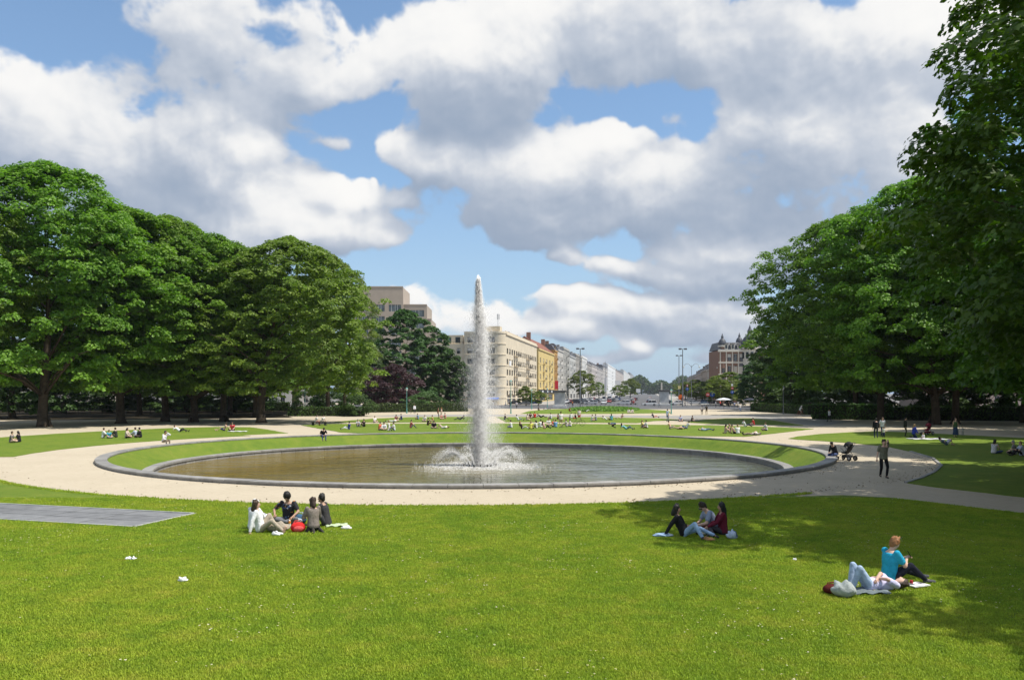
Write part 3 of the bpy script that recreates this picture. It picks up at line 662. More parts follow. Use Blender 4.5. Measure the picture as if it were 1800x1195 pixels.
# fallen leaves and small stones on the gravel near the lawn edges
lf = MB(); lf.add([(-.03, -.02, .004), (.0, -.03, .012), (.035, .0, .006), (.0, .025, .014)], [(0, 1, 2, 3)]); LFM = lf.mesh('fallen_leaf'); LFM.materials.append(mat('dry_leaf', (.11, .07, .03), .9, .4))
rs_ = np.random.RandomState(19); n_l = 1100; al_ = np.radians(np.clip(rs_.normal(140, 45, n_l), 40, 300)); rl_ = np.where(rs_.rand(n_l) < .55, 28.1-np.abs(rs_.normal(0, .7, n_l)), 23.15+np.abs(rs_.normal(0, .5, n_l)))
pl = np.stack((PC.x+rl_*np.sin(al_), PC.y+rl_*np.cos(al_), np.full(n_l, .003)), 1); o = scatter('fallen_leaves', LFM, None, pl, (.5, 1.5), 41, .4); tag(o, 'dry leaves and grit strewn along the edges of the ring path', 'leaves', kind='stuff')
# ------------------------------------------------------------------ fountain
def spraym(name, c, alpha):
    m = bpy.data.materials.new(name); m.use_nodes = True; nt = m.node_tree; nt.nodes.clear(); L = nt.links.new
    # drops scatter light evenly in all directions: shade them alike whichever way a facet points
    p = N(nt, 'ShaderNodeBsdfDiffuse'); p.inputs[0].default_value = (*c, 1); cn = N(nt, 'ShaderNodeCombineXYZ'); cn.inputs[0].default_value = .35; cn.inputs[2].default_value = .94; L(cn.outputs[0], p.inputs['Normal'])
    t = N(nt, 'ShaderNodeBsdfTranslucent'); t.inputs[0].default_value = (*c, 1); tr = N(nt, 'ShaderNodeBsdfTransparent')
    a = N(nt, 'ShaderNodeMixShader'); a.inputs[0].default_value = .45; L(p.outputs[0], a.inputs[1]); L(t.outputs[0], a.inputs[2])
    b = N(nt, 'ShaderNodeMixShader'); b.inputs[0].default_value = alpha; L(tr.outputs[0], b.inputs[1]); L(a.outputs[0], b.inputs[2])
    o = N(nt, 'ShaderNodeOutputMaterial'); L(b.outputs[0], o.inputs[0]); return m
SPRAY, MIST = spraym('water_spray', (1, 1, 1), .50), spraym('water_mist', (1, 1, 1), .30)
def drops(name, P, D, size, ln, mat_, parent, rs):
    """stretched four-sided drops at P along direction D"""
    n = len(P); t = D/(np.linalg.norm(D, axis=1, keepdims=True)+1e-9); a = rs.normal(size=(n, 3)); a -= (a*t).sum(1, keepdims=True)*t; a /= np.linalg.norm(a, axis=1, keepdims=True)+1e-9
    b = np.cross(t, a); s = size[:, None]*1.15; l = ln[:, None]; V = np.empty((n, 4, 3), np.float32)
    V[:, 0] = P+t*l*.55; V[:, 1] = P-t*l*.35+a*s*.5; V[:, 2] = P-t*l*.35-a*s*.25+b*s*.43; V[:, 3] = P-t*l*.35-a*s*.25-b*s*.43
    k = np.arange(n)[:, None, None]*4; tri = np.array([(0, 1, 2), (0, 2, 3), (0, 3, 1), (3, 2, 1)])
    return link(name, npmesh(name, V.reshape(-1, 3), (k+tri[None]).reshape(-1, 3), smooth=True), parent, mat_)
FX, FY, FZ = (843-900)/FOC*57.0, 57.0, -1.05
FH = (zat(489, 57.0)-FZ)
fount = empty('fountain', (FX, FY, FZ)); tag(fount, 'tall white fountain jet with low side sprays in the round pond', 'fountain')
rs = np.random.RandomState(4)
def column(n, w0, w1, pw, tpow, drift=0, lo=0.0, hi=1.0):
    t = lo+(hi-lo)*rs.rand(n)**tpow; z = t*FH
    w = w0+(w1-w0)*np.sin(np.pi*np.clip(t, 0, 1)**.75)**.8*(1-t*.55)
    # clumpy bursts rising in the jet
    w = w*(1+.07*np.sin(z*3.1+.7)+.05*np.sin(z*7.3+2))*np.where(t > .72, 1-.62*((t-.72)/.28)**1.3, 1)
    a = rs.uniform(0, 6.283, n); r = np.abs(rs.normal(0, .5, n))**pw*w
    P = np.stack((r*np.cos(a)+drift*(1-t)*t*2+.10*np.sin(z*.9)*t, r*np.sin(a), z), 1); return P, t
# core
P, t = column(20000, .13, .36, 1.0, .85); D = np.stack((rs.normal(0, .12, len(P)), rs.normal(0, .12, len(P)), np.ones(len(P))), 1)
drops('jet_core', P, D, rs.uniform(.014, .038, len(P)), rs.uniform(.2, .6, len(P)), SPRAY, fount, rs)
P, t = column(60000, .30, 1.0, 1.0, .9); D = np.stack((rs.normal(0, .3, len(P)), rs.normal(0, .3, len(P)), np.ones(len(P))), 1)
drops('falling_spray', P, D, rs.uniform(.006, .019, len(P)), rs.uniform(.08, .34, len(P)), SPRAY, fount, rs)
P, t = column(66000, .55, 1.6, 1.1, 1.4, .1, 0, .85); D = np.stack((rs.normal(0, .2, len(P)), rs.normal(0, .2, len(P)), np.ones(len(P))), 1)
drops('fine_spray', P, D, rs.uniform(.004, .012, len(P)), rs.uniform(.05, .20, len(P)), MIST, fount, rs)
n = 9000; t = rs.rand(n)**1.6*.55; P = np.stack((.95+rs.normal(0, .38, n)+(1-t)*.15, rs.normal(0, .6, n), t*FH*.85), 1); D = np.stack((rs.normal(0, .1, n)-.1, rs.normal(0, .1, n), np.ones(n)), 1)
drops('drifting_mist', P, D, rs.uniform(.008, .022, n), rs.uniform(.02, .10, n), MIST, fount, rs)
# ragged top
n = 1600; t = rs.rand(n); P = np.stack((rs.normal(0, .12, n)*(1.05-t)+.02, rs.normal(0, .12, n)*(1.05-t), FH*(.86+.14*t)), 1)
drops('jet_top', P, np.stack((rs.normal(0, .4, n), rs.normal(0, .4, n), np.ones(n)), 1), rs.uniform(.012, .035, n), rs.uniform(.05, .25, n), SPRAY, fount, rs)
# low arching side jets
nz = MB()
for k in range(16):
    a = 2*math.pi*k/16+.11; r0 = 1.05+.1*math.sin(k*3); nz.tube([(r0*math.cos(a), r0*math.sin(a), -.1), ((r0+.05)*math.cos(a), (r0+.05)*math.sin(a), .16)], [.05, .04], 8)
nz.lathe([(1.15, -.2), (1.2, -.02), (.9, .03)], 24); nz.obj('nozzle_ring', mat('dark_bronze', (.03, .032, .03), .5, metal=.5), fount)
for k in range(16):
    a = 2*math.pi*k/16+.11+rs.normal(0, .04); reach = 2.05+.35*math.sin(k*2.3); hh = .85+.25*math.sin(k*1.7)
    n = 620; t = rs.rand(n)**.8; x = .95+reach*t; z = 4*hh*t*(1-t*.97)+.1
    sp = .02+.26*t**1.6; P = np.stack((x*math.cos(a)+rs.normal(0, 1, n)*sp, x*math.sin(a)+rs.normal(0, 1, n)*sp, np.maximum(z+rs.normal(0, 1, n)*sp*.8, .01)), 1)
    D = np.stack((np.full(n, math.cos(a)), np.full(n, math.sin(a)), 4*hh*(1-2*t)/reach), 1)+rs.normal(0, .25, (n, 3))
    drops('side_jet', P, D, rs.uniform(.008, .024, n)*(1-.3*t), rs.uniform(.05, .22, n), SPRAY, fount, rs)
# foam on the water
n = 6000; r = np.abs(rs.normal(0, 1, n))*1.5+.3; a = rs.uniform(0, 6.28, n); r = np.where(rs.rand(n) < .22, 2.9+rs.normal(0, .6, n), r)
P = np.stack((r*np.cos(a), r*np.sin(a), np.full(n, .015)), 1); D = np.stack((np.ones(n), rs.normal(0, .5, n), rs.normal(0, .03, n)), 1)
drops('foam', P, D, rs.uniform(.02, .05, n), rs.uniform(.05, .18, n), MIST, fount, rs)
# ------------------------------------------------------------------ people
SKIN = {'light': mat('skin_light', (.60, .38, .28), .55, .06), 'tan': mat('skin_tan', (.42, .25, .17), .55, .06), 'dark': mat('skin_dark', (.16, .09, .06), .55, .06)}
HAIRC = {'black': (.012, .010, .009), 'brown': (.060, .035, .02), 'fair': (.26, .17, .075), 'red': (.28, .125, .045), 'grey': (.30, .29, .28), 'white': (.75, .75, .74)}
DARKM = mat('dark_eye', (.02, .015, .012), .3); LIPM = mat('lips', (.36, .13, .11), .5)
def cloth(c): return mat('cloth', c, .88, .20, 13.0, bmp=1.0, spec=.12)
def V3(*a): return Vector(a)
def caps(mb, a, b, ra, rb, n=10, sq=1.0, side=None, m=0):
    """tapered limb with rounded ends"""
    a, b = Vector(a), Vector(b); d = b-a; L = d.length or 1e-4; d = d/L
    pts, rr = [], []
    for q in (-.96, -.7, -.3): pts.append(a+d*ra*q); rr.append(ra*math.sqrt(1-q*q))
    pts += [a+d*L*.33, a+d*L*.66]; rr += [ra+(rb-ra)*.33, ra+(rb-ra)*.66]
    for q in (.3, .7, .96): pts.append(b+d*rb*q); rr.append(rb*math.sqrt(1-q*q))
    mb.tube(pts, rr, n, m)
def loft(mb, secs, n=14, m=0):
    """secs: (centre, side vector*radius, front vector*radius)"""
    V = []; Fs = []
    for (c, s, f) in secs:
        for k in range(n): q = 2*math.pi*k/n; V.append(c+s*math.cos(q)+f*math.sin(q))
    for i in range(len(secs)-1):
        for k in range(n): j = (k+1) % n; Fs.append((i*n+k, i*n+j, (i+1)*n+j, (i+1)*n+k))
    Fs.append(tuple(reversed(range(n)))); Fs.append(tuple(range((len(secs)-1)*n, len(secs)*n)))
    mb.add(V, Fs, m)
def remeshed(mb, name, vox, smooth=4, extra=None):
    me = npmesh(name, mb.v, mb.f)
    bm = bmesh.new(); bm.from_mesh(me); bmesh.ops.recalc_face_normals(bm, faces=bm.faces[:]); bm.to_mesh(me); bm.free()
    o = bpy.data.objects.new('tmp', me); COL.objects.link(o)
    r = o.modifiers.new('r', 'REMESH'); r.mode = 'VOXEL'; r.voxel_size = vox; r.use_smooth_shade = True
    s = o.modifiers.new('s', 'SMOOTH'); s.factor = .5; s.iterations = smooth
    dg = bpy.context.evaluated_depsgraph_get(); out = bpy.data.meshes.new_from_object(o.evaluated_get(dg)); out.name = name
    bpy.data.objects.remove(o); bpy.data.meshes.remove(me)
    if extra and extra.v:
        n = len(out.vertices); co = np.empty(n*3, np.float32); out.vertices.foreach_get('co', co); co = co.reshape(-1, 3)
        fs = [tuple(p.vertices) for p in out.polygons]; mi = [0]*len(fs)+extra.m
        fs += [tuple(i+n for i in f) for f in extra.f]; o2 = npmesh(name, np.concatenate((co, np.asarray(extra.v, np.float32))), fs, mi, True); bpy.data.meshes.remove(out); out = o2
    return out
def ik(a, t, l1, l2, pole):
    a, t, pole = Vector(a), Vector(t), Vector(pole); d = t-a; L = d.length
    if L > (l1+l2)*.995: t = a+d.normalized()*(l1+l2)*.995; d = t-a; L = d.length
    L = max(L, abs(l1-l2)+.02); u = d.normalized(); x = (l1*l1-l2*l2+L*L)/(2*L); h = math.sqrt(max(0, l1*l1-x*x))
    p = pole-u*pole.dot(u)
    if p.length < 1e-4: p = Vector((0, 0, 1))-u*u.z
    return a+u*x+p.normalized()*h, t
# pose: p pelvis height, s spine direction, hd head direction (up of the head), look facing, hands and ankles with poles
POSES = {
 'stand': dict(p=.92, s=(.03, 0, 1), hands=((.06, .27, .80), (.06, -.27, .80)), feet=((.0, .11, .08), (.03, -.11, .08)), kp=(1, 0, 0), ep=(-1, 0, 0)),
 'walk': dict(p=.91, s=(.06, 0, 1), hands=((.20, .26, .86), (-.16, -.26, .84)), feet=((-.24, .09, .13), (.24, -.09, .08)), kp=(1, 0, 0), ep=(-1, 0, 0)),
 'cross': dict(p=.11, s=(.14, 0, 1), hands=((.36, .14, .22), (.36, -.14, .22)), feet=((.30, -.10, .07), (.36, .10, .07)), kp=(.2, 0, .25), ep=(-.4, 0, -.2), kside=1.0),
 'knees': dict(p=.11, s=(.10, 0, 1), hands=((.44, .10, .40), (.44, -.10, .38)), feet=((.55, .12, .07), (.52, -.12, .07)), kp=(0, 0, 1), ep=(0, 0, -1)),
 'lean': dict(p=.11, s=(-.42, 0, 1), hands=((-.42, .30, .05), (-.42, -.30, .05)), feet=((.80, .10, .07), (.70, -.10, .07)), kp=(0, 0, 1), ep=(-1, 0, .2)),
 'side': dict(p=.12, s=(-.05, .12, 1), hands=((.30, .12, .16), (-.06, -.42, .05)), feet=((.28, .50, .06), (.12, .44, .06)), kp=(.6, -.2, .2), ep=(-.6, -.3, 0)),
 'kneel': dict(p=.30, s=(.10, 0, 1), hands=((.34, .12, .38), (.34, -.12, .38)), feet=((-.22, .12, .06), (-.22, -.12, .06)), kp=(1, 0, -.2), ep=(-.6, 0, -.3)),
 'back_up': dict(p=.12, s=(-1, 0, .02), hands=((-.10, .12, .24), (-.34, -.40, .06)), feet=((.44, .10, .07), (.40, -.10, .07)), kp=(0, 0, 1), ep=(0, .4, .3)),
 'back': dict(p=.11, s=(-1, 0, .04), hands=((-.05, .10, .22), (-.1, -.10, .22)), feet=((.84, .12, .08), (.84, -.10, .08)), kp=(0, 0, 1), ep=(0, .6, .2)),
 'prop': dict(p=.12, s=(-.85, 0, .62), hands=((-.42, .24, .06), (-.42, -.24, .06)), feet=((.82, .10, .08), (.62, -.10, .07)), kp=(0, 0, 1), ep=(-1, 0, -.4)),
 'front': dict(p=.13, s=(1, 0, .22), hands=((.86, .14, .08), (.86, -.14, .08)), feet=((-.80, .10, .07), (-.78, -.10, .07)), kp=(0, 0, -1), ep=(.2, 0, -1), head=(.9, 0, .6), look=(1, 0, -.1)),
 'wall': dict(p=.33, s=(.26, 0, 1), hands=((.40, .12, .42), (.40, -.12, .42)), feet=((.46, .12, .00), (.42, -.12, .00)), kp=(.5, 0, 1), ep=(0, .2, -1)),
 'bench': dict(p=.50, s=(.22, 0, 1), hands=((.42, .12, .52), (.42, -.12, .52)), feet=((.46, .13, .08), (.42, -.12, .08)), kp=(1, 0, .6), ep=(0, .2, -1)),
 'bike': dict(p=1.00, s=(.45, 0, 1), hands=((.62, .22, 1.02), (.62, -.22, 1.02)), feet=((.16, .12, .50), (.02, -.12, .28)), kp=(1, 0, .3), ep=(0, .4, -1)),
 'bend': dict(p=.70, s=(.9, 0, .5), hands=((.52, .14, .30), (.52, -.14, .30)), feet=((.05, .12, .08), (-.08, -.12, .08)), kp=(1, 0, 0), ep=(0, 0, 1)),
}
def person(loc, yaw, pose, top, bot, label, skin='light', hair='brown', style='short', sleeve='short', legs='long', h=1.72, detail=0, shoe=(.05, .045, .04), group=None, over=None, nopants=False, name='person', cat='person', glasses=False, pattern=None, beard=False, bare=False):
    P = dict(POSES[pose]); P.update(over or {})
    root = empty(name, loc, math.radians(yaw), h/1.72); tag(root, label, cat, group)
    vox = (.055, .030, .017)[detail]
    up = Vector((0, 0, 1)); u = Vector(P['s']).normalized(); side = Vector(P.get('side', (0, 1, 0))); side = (side-u*side.dot(u)).normalized(); fr = side.cross(u).normalized()
    pel = Vector((P.get('px', 0), 0, P['p']))
    neck = pel+u*.53; ch = pel+u*.40; wa = pel+u*.20
    hd = Vector(P['head']).normalized() if 'head' in P else (u*.55+up*.6).normalized() if u.z > .3 else u
    look = Vector(P['look']).normalized() if 'look' in P else fr
    look = (look-hd*look.dot(hd)).normalized(); hside = hd.cross(look)
    hc = neck+hd*.145+look*.025
    shl = [neck-u*.045+side*.175, neck-u*.045-side*.175]; hip = [pel+side*.095-u*.02, pel-side*.095-u*.02]
    arms = []; leg = []
    for k, sg in ((0, 1), (1, -1)):
        t = Vector(P['hands'][k]); pole = Vector(P['ep']); pole = Vector((pole.x, pole.y+sg*.55, pole.z))
        e, w = ik(shl[k], t, .285, .255, pole); arms.append((shl[k], e, w))
        t = Vector(P['feet'][k]); pole = Vector(P['kp']); pole = Vector((pole.x, pole.y+sg*P.get('kside', .15), pole.z))
        kn, an = ik(hip[k], t, .425, .42, pole); leg.append((hip[k], kn, an))
    def torso(mb, g=0.0, lo=-.06, hi=.50):
        S_ = [(-.09, .14, .11), (-.02, .172, .130), (.08, .165, .120), (.20, .155, .114), (.32, .172, .122), (.41, .185, .115), (.47, .150, .092), (.52, .075, .065)]
        secs = [(pel+u*a, side*(b+g), fr*(c+g)) for (a, b, c) in S_ if lo <= a <= hi]
        loft(mb, secs)
    b = MB(); ex = MB()
    torso(b, -.012, -.2, .6)
    caps(b, neck-u*.03, hc-hd*.04, .056, .050)
    b.ell(hc, (.082, .084, .114), 12, 9, rot=Matrix((look, hside, hd)).transposed()); b.ell(hc-hd*.062+look*.022, (.055, .052, .05), 10, 7, rot=Matrix((look, hside, hd)).transposed())
    caps(b, hc+look*.078+hd*.018, hc+look*.098-hd*.022, .010, .016, 6)
    for sg in (1, -1): b.ell(hc+hside*sg*.078-hd*.005-look*.01, (.016, .010, .030), 6, 5, rot=Matrix((look, hside, hd)).transposed())
    for k, (s_, e, w) in enumerate(arms):
        caps(b, s_, e, .050, .042); caps(b, e, w, .043, .029)
        dr = (w-e).normalized(); pn = Vector((0, 0, -1)); pn = (pn-dr*pn.dot(dr)); pn = pn.normalized() if pn.length > .05 else fr; lat = dr.cross(pn)
        sg = 1 if k == 0 else -1
        caps(b, w, w+dr*.085, .026, .030 if detail else .034, 8)
        if detail:
            for q, (off, ln) in enumerate(((-.027, .060), (-.009, .072), (.009, .068), (.027, .054))):
                a0 = w+dr*.075+lat*off; a1 = a0+dr*ln*.6+pn*.012; a2 = a1+dr*ln*.30+pn*.034
                ex.tube([a0, a1, a2], [.0098, .009, .0065], 6)
            a0 = w+dr*.03+lat*(-sg)*.02; a1 = a0+dr*.035+lat*(-sg)*.030+pn*.012; ex.tube([a0, a1, a1+dr*.032+pn*.012], [.0115, .010, .007], 6)
    sh = MB()
    for k, (hp, kn, an) in enumerate(leg):
        caps(b, hp, kn, .076, .054); caps(b, kn, an, .052, .036)
        d = (an-kn).normalized(); ft = Vector((1, 0, 0)) if pose not in ('front', 'kneel') else Vector((-1, 0, 0)); ft = ft-d*ft.dot(d)
        if pose in ('cross', 'side'): ft = Vector((.3, (-1 if k == 0 else 1)*.9, 0))
        ft = ft.normalized() if ft.length > .2 else Vector((0, 0, 1)); ft = (ft+d*.12).normalized()
        if pose in ('back', 'lean', 'prop'): ft = Vector((.35, .15*(1 if k == 0 else -1), .95)).normalized()
        if pose in ('stand', 'walk', 'knees', 'wall', 'bench', 'back_up'): ft = Vector((1, .12*(1 if k == 0 else -1), -.10)).normalized()
        caps(sh, an-ft*.045+d*.03, an+ft*.15+d*.035, .043, .036, 8); caps(sh, an-d*.02, an+d*.03, .044, .044, 8)
        caps(b, an, an+ft*.13+d*.03, .032, .026, 8)
    if detail:   # face
        R_ = Matrix((look, hside, hd)).transposed()
        for sg in (1, -1):
            ex.ell(hc+look*.066+hside*sg*.030+hd*.012, (.010, .014, .008), 6, 4, 1, R_)
            ex.ell(hc+look*.072+hside*sg*.032+hd*.032, (.008, .021, .005), 6, 4, 1, R_)
        ex.ell(hc+look*.072-hd*.055, (.008, .024, .007), 6, 4, 2, R_)
    bo = link('body', remeshed(b, 'body', vox, 3, ex), root, [SKIN[skin], DARKM, LIPM])
    if not bare:
        s = MB(); torso(s, .014, -.10 if not P.get('tuck') else 0, .50)
        for (s_, e, w) in arms:
            if sleeve == 'none': caps(s, s_-u*.02, s_.lerp(e, .08), .056, .054, 10)
            elif sleeve == 'short': caps(s, s_, s_.lerp(e, .66), .068, .068, 10)
            else: caps(s, s_, e, .068, .060, 10); caps(s, e, w, .060, .044, 10)
        if legs == 'dress': loft(s, [(pel+u*.10, side*.16, fr*.13), (pel-up*.2, side*.20, fr*.19), (pel-up*.62, side*.26, fr*.25)])
        link('shirt', remeshed(s, 'shirt', vox, 2), root, pattern or cloth(top))
    t = MB(); loft(t, [(pel+u*.07, side*.158, fr*.118), (pel, side*.175, fr*.130), (pel-u*.09, side*.160, fr*.125)])
    if legs == 'skirt':
        kc = (leg[0][1]+leg[1][1])/2; ac = (leg[0][2]+leg[1][2])/2
        loft(t, [(pel, side*.175, fr*.13), (pel.lerp(kc, .6), side*.20, fr*.18), (kc.lerp(ac, .6), side*.25, fr*.23)])
    for (hp, kn, an) in leg:
        if legs == 'long': caps(t, hp, kn, .090, .068, 10); caps(t, kn, kn.lerp(an, .94), .066, .050, 10)
        elif legs == 'short': caps(t, hp, hp.lerp(kn, .72), .094, .082, 10)
        elif legs in ('skirt', 'dress'): caps(t, hp, hp.lerp(kn, .5), .09, .08, 10)
    if legs != 'dress': link('skirt' if legs == 'skirt' else 'trousers' if legs == 'long' else 'shorts', remeshed(t, 'trousers', vox, 2), root, cloth(bot))
    link('shoes', remeshed(sh, 'shoes', min(vox, .03), 2), root, cloth(shoe) if shoe else SKIN[skin])
    R_ = Matrix((look, hside, hd)).transposed(); hm = MB()
    if style != 'bald':
        f = 1.0 if style != 'afro' else 1.16
        hm.ell(hc-look*.020+hd*.030*f, (.094*f, .096*f, .108*f), 12, 9, rot=R_); hm.ell(hc-look*.045-hd*.035, (.062, .078, .075), 10, 7, rot=R_)
        if style in ('long', 'bob'):
            L_ = .34 if style == 'long' else .15
            caps(hm, hc-look*.05, hc-look*.085-hd*.10, .074, .076, 12); dn = (Vector((0, 0, -1)) if u.z > .3 else -hd)
            e = hc-look*.09-hd*.08+dn*(L_-.10); caps(hm, hc-look*.075-hd*.06, e-fr*.02, .078, .060, 12)
            for sg in (1, -1): caps(hm, hc+hside*sg*.066-look*.012+hd*.03, hc+hside*sg*.072-look*.02-hd*.12, .030, .026, 8)
        if detail == 2 and style in ('short', 'bob', 'long'):
            rr = random.Random(len(label))
            for q in range(34):
                a, z = rr.uniform(0, 6.28), rr.uniform(-.06, .115); r_ = .092*math.sqrt(max(.05, 1-(z/.125)**2)); p_ = hc-look*.02+look*math.cos(a)*r_+hside*math.sin(a)*r_+hd*(z+.025)
                if (p_-hc).dot(look) < .03 or z > .085: q_ = rr.uniform(.013, .022); hm.ell(p_, (q_, q_, q_*1.8), 6, 4, rot=R_)
        if style == 'bun': hm.ell(hc-look*.105+hd*.03, (.045, .045, .045), 8, 6)
        if style == 'afro':
            rr = random.Random(3)
            for q in range(26):
                a, z = rr.uniform(0, 6.28), rr.uniform(-.02, .125); r_ = .088*math.sqrt(max(.05, 1-(z/.14)**2)); p_ = hc-look*.02+look*math.cos(a)*r_+hside*math.sin(a)*r_+hd*(z+.02)
                if (p_-hc).dot(look) < .05 or z > .07: hm.ell(p_, (.027, .027, .027), 6, 4)
        if style == 'cap': caps(hm, hc+look*.07+hd*.055, hc+look*.13+hd*.045, .05, .035, 10)
        if style == 'scarf': hm.ell(hc-look*.012-hd*.03, (.090, .092, .12), 10, 7, rot=R_); caps(hm, neck, hc-hd*.05, .085, .085, 10)
        if beard: caps(hm, hc+look*.052+hside*.03-hd*.075, hc+look*.052-hside*.03-hd*.075, .032, .032, 8)
        hme = remeshed(hm, 'hair', max(.014, vox*.8), 2)
        link('cap' if style == 'cap' else 'headscarf' if style == 'scarf' else 'hair', hme, root, mat('hair', HAIRC[hair] if isinstance(hair, str) else hair, .6, .3, 30, bmp=.5))
    if glasses:
        g = MB(); g.box((0, 0, 0), (.02, .145, .036)); o = g.obj('sunglasses', mat('black_plastic', (.015, .013, .013), .25), root)
        o.matrix_local = Matrix.Translation(hc+look*.085+hd*.014) @ R_.to_4x4()
    return root
LAWN = .03
def on(px, py, z=LAWN): return at(px, py, z)
def pattern_mat(name, base, spots, scale=14):
    m, nt, p, _ = newmat(name); v = N(nt, 'ShaderNodeTexVoronoi'); tc = N(nt, 'ShaderNodeTexCoord'); v.inputs['Scale'].default_value = scale; nt.links.new(tc.outputs['Object'], v.inputs['Vector'])
    n_ = noise(nt, scale*.35, 3); sep = N(nt, 'ShaderNodeSeparateColor'); nt.links.new(v.outputs['Color'], sep.inputs[0])
    st = [(0, base)]+[(.40+.6*i/len(spots), c) for i, c in enumerate(spots)]; r = N(nt, 'ShaderNodeValToRGB'); r.color_ramp.interpolation = 'CONSTANT'; e = r.color_ramp.elements
    while len(e) < len(st): e.new(.5)
    for k, (q, c) in enumerate(st): e[k].position = q; e[k].color = (*c, 1)
    nt.links.new(sep.outputs[0], r.inputs[0]); nt.links.new(mixc(nt, M(nt, 'GREATER_THAN', n_, .52), base, r.outputs[0]), p.inputs['Base Color']); p.inputs['Roughness'].default_value = .85; return m
W_, K_, DG, NV, BJ, LJ, BE, RD, TL, GY, MA = (.72, .72, .72), (.02, .02, .022), (.055, .055, .062), (.03, .04, .10), (.07, .11, .22), (.28, .40, .56), (.36, .29, .20), (.55, .04, .03), (.05, .30, .40), (.22, .22, .23), (.13, .015, .03)
# --- picnic group on the left of the front lawn
g1 = 'picnic group on the front lawn left of the fountain'
person(on(458, 935), 12, 'lean', (.78, .78, .78), (.40, .34, .26), 'person in white sweatshirt and beige trousers leaning back on both hands', hair='brown', style='bob', sleeve='long', detail=2, group=g1, shoe=None,
       over=dict(s=(-.22, 0, 1), hands=((-.30, .26, .05), (-.26, -.30, .05)), feet=((.42, .24, .07), (.62, -.34, .07)), kp=(.1, 0, 1)))
person(on(445, 930), 62, 'knees', (.75, .75, .77), (.30, .33, .40), 'person in white top and white cap at the left end of the picnic group', hair='white', style='cap', sleeve='long', detail=2, group=g1, h=1.62)
person(on(508, 919), -92, 'cross', K_, (.16, .16, .17), 'person with curly black hair in a black printed t-shirt facing the fountain path group', skin='tan', hair='black', style='afro', detail=2, group=g1, h=1.82,
       over=dict(s=(.20, 0, 1), head=(.45, 0, 1), look=(.8, 0, -.6), hands=((.38, .22, .24), (.34, -.30, .30))), pattern=pattern_mat('printed_tshirt', (.018, .018, .022), [(.05, .09, .22), (.55, .55, .55), (.6, .25, .06), (.10, .16, .28), (.018, .018, .022)], 16))
person(on(551, 934), 128, 'kneel', (.23, .195, .17), (.03, .03, .03), 'person with brown bob in a taupe sweater seen from behind', hair=(.040, .022, .015), style='bob', sleeve='long', detail=2, group=g1, h=1.66, over=dict(p=.19, s=(.08, 0, 1)))
person(on(574, 924), 172, 'knees', (.050, .048, .050), (.06, .06, .065), 'bearded person in a charcoal jacket seen in profile at the right of the picnic', skin='tan', hair='black', sleeve='long', detail=2, group=g1, beard=True, h=1.8, over=dict(s=(.22, 0, 1), feet=((.40, .2, .07), (.36, -.2, .07))))
# --- trio at the edge of the tree shade
g2 = 'trio sitting at the edge of the tree shade'
person(on(1203, 943), -12, 'side', (.018, .018, .02), (.30, .43, .60), 'person with dark hair, black top and light blue jeans reclining on one arm', skin='tan', hair='black', style='bob', sleeve='long', detail=2, group=g2, h=1.70,
       over=dict(s=(-.42, 0, .9), head=(.05, 0, 1), look=(.9, 0, -.5), hands=((.05, .05, .30), (-.52, -.16, .05)), feet=((.80, .02, .06), (.48, -.42, .06)), kp=(.3, 0, 1)))
person(on(1258, 936), 186, 'cross', (.25, .29, .38), (.16, .05, .035), 'person in grey blue t-shirt and sunglasses leaning forward with bare knees', skin='light', hair=(.03, .02, .014), detail=2, legs='short', group=g2, h=1.84, glasses=True,
       over=dict(s=(.50, 0, 1), head=(.75, .1, .8), look=(.75, .25, -.55), hands=((.52, .10, .22), (.52, -.06, .20)), feet=((.50, -.02, .07), (.56, .22, .07))))
person(on(1271, 940), 176, 'side', MA, (.05, .045, .05), 'person with long black hair in a maroon top seen from behind', skin='tan', hair=(.008, .007, .008), style='long', sleeve='long', detail=2, group=g2, h=1.66, over=dict(s=(.06, 0, 1), hands=((.42, .12, .26), (.36, -.10, .26)), feet=((.34, .40, .06), (.46, .30, .06))))
# --- pair in front on the right
g3 = 'couple resting on the front lawn at the right'
person(on(1563, 1023), 14, 'knees', (.03, .36, .54), (.018, .019, .030), 'red haired person in a turquoise t-shirt bent over a phone', hair='red', style='short', detail=2, group=g3, h=1.80, shoe=(.10, .10, .11),
       over=dict(s=(.08, 0, 1), head=(.55, 0, 1), look=(.75, 0, -.65), hands=((.36, .02, .46), (.36, -.05, .45)), feet=((.80, .10, .07), (.62, -.26, .07))))
person(on(1527, 1037), 184, 'back_up', (.60, .58, .78), (.36, .46, .60), 'person lying on their back in a lilac t-shirt with jeans knees raised', hair=(.05, .032, .022), style='bob', detail=2, group=g3, h=1.70, shoe=(.26, .08, .03),
       over=dict(hands=((-.14, .02, .25), (-.12, .10, .25)), feet=((.38, .10, .07), (.34, -.10, .07))))
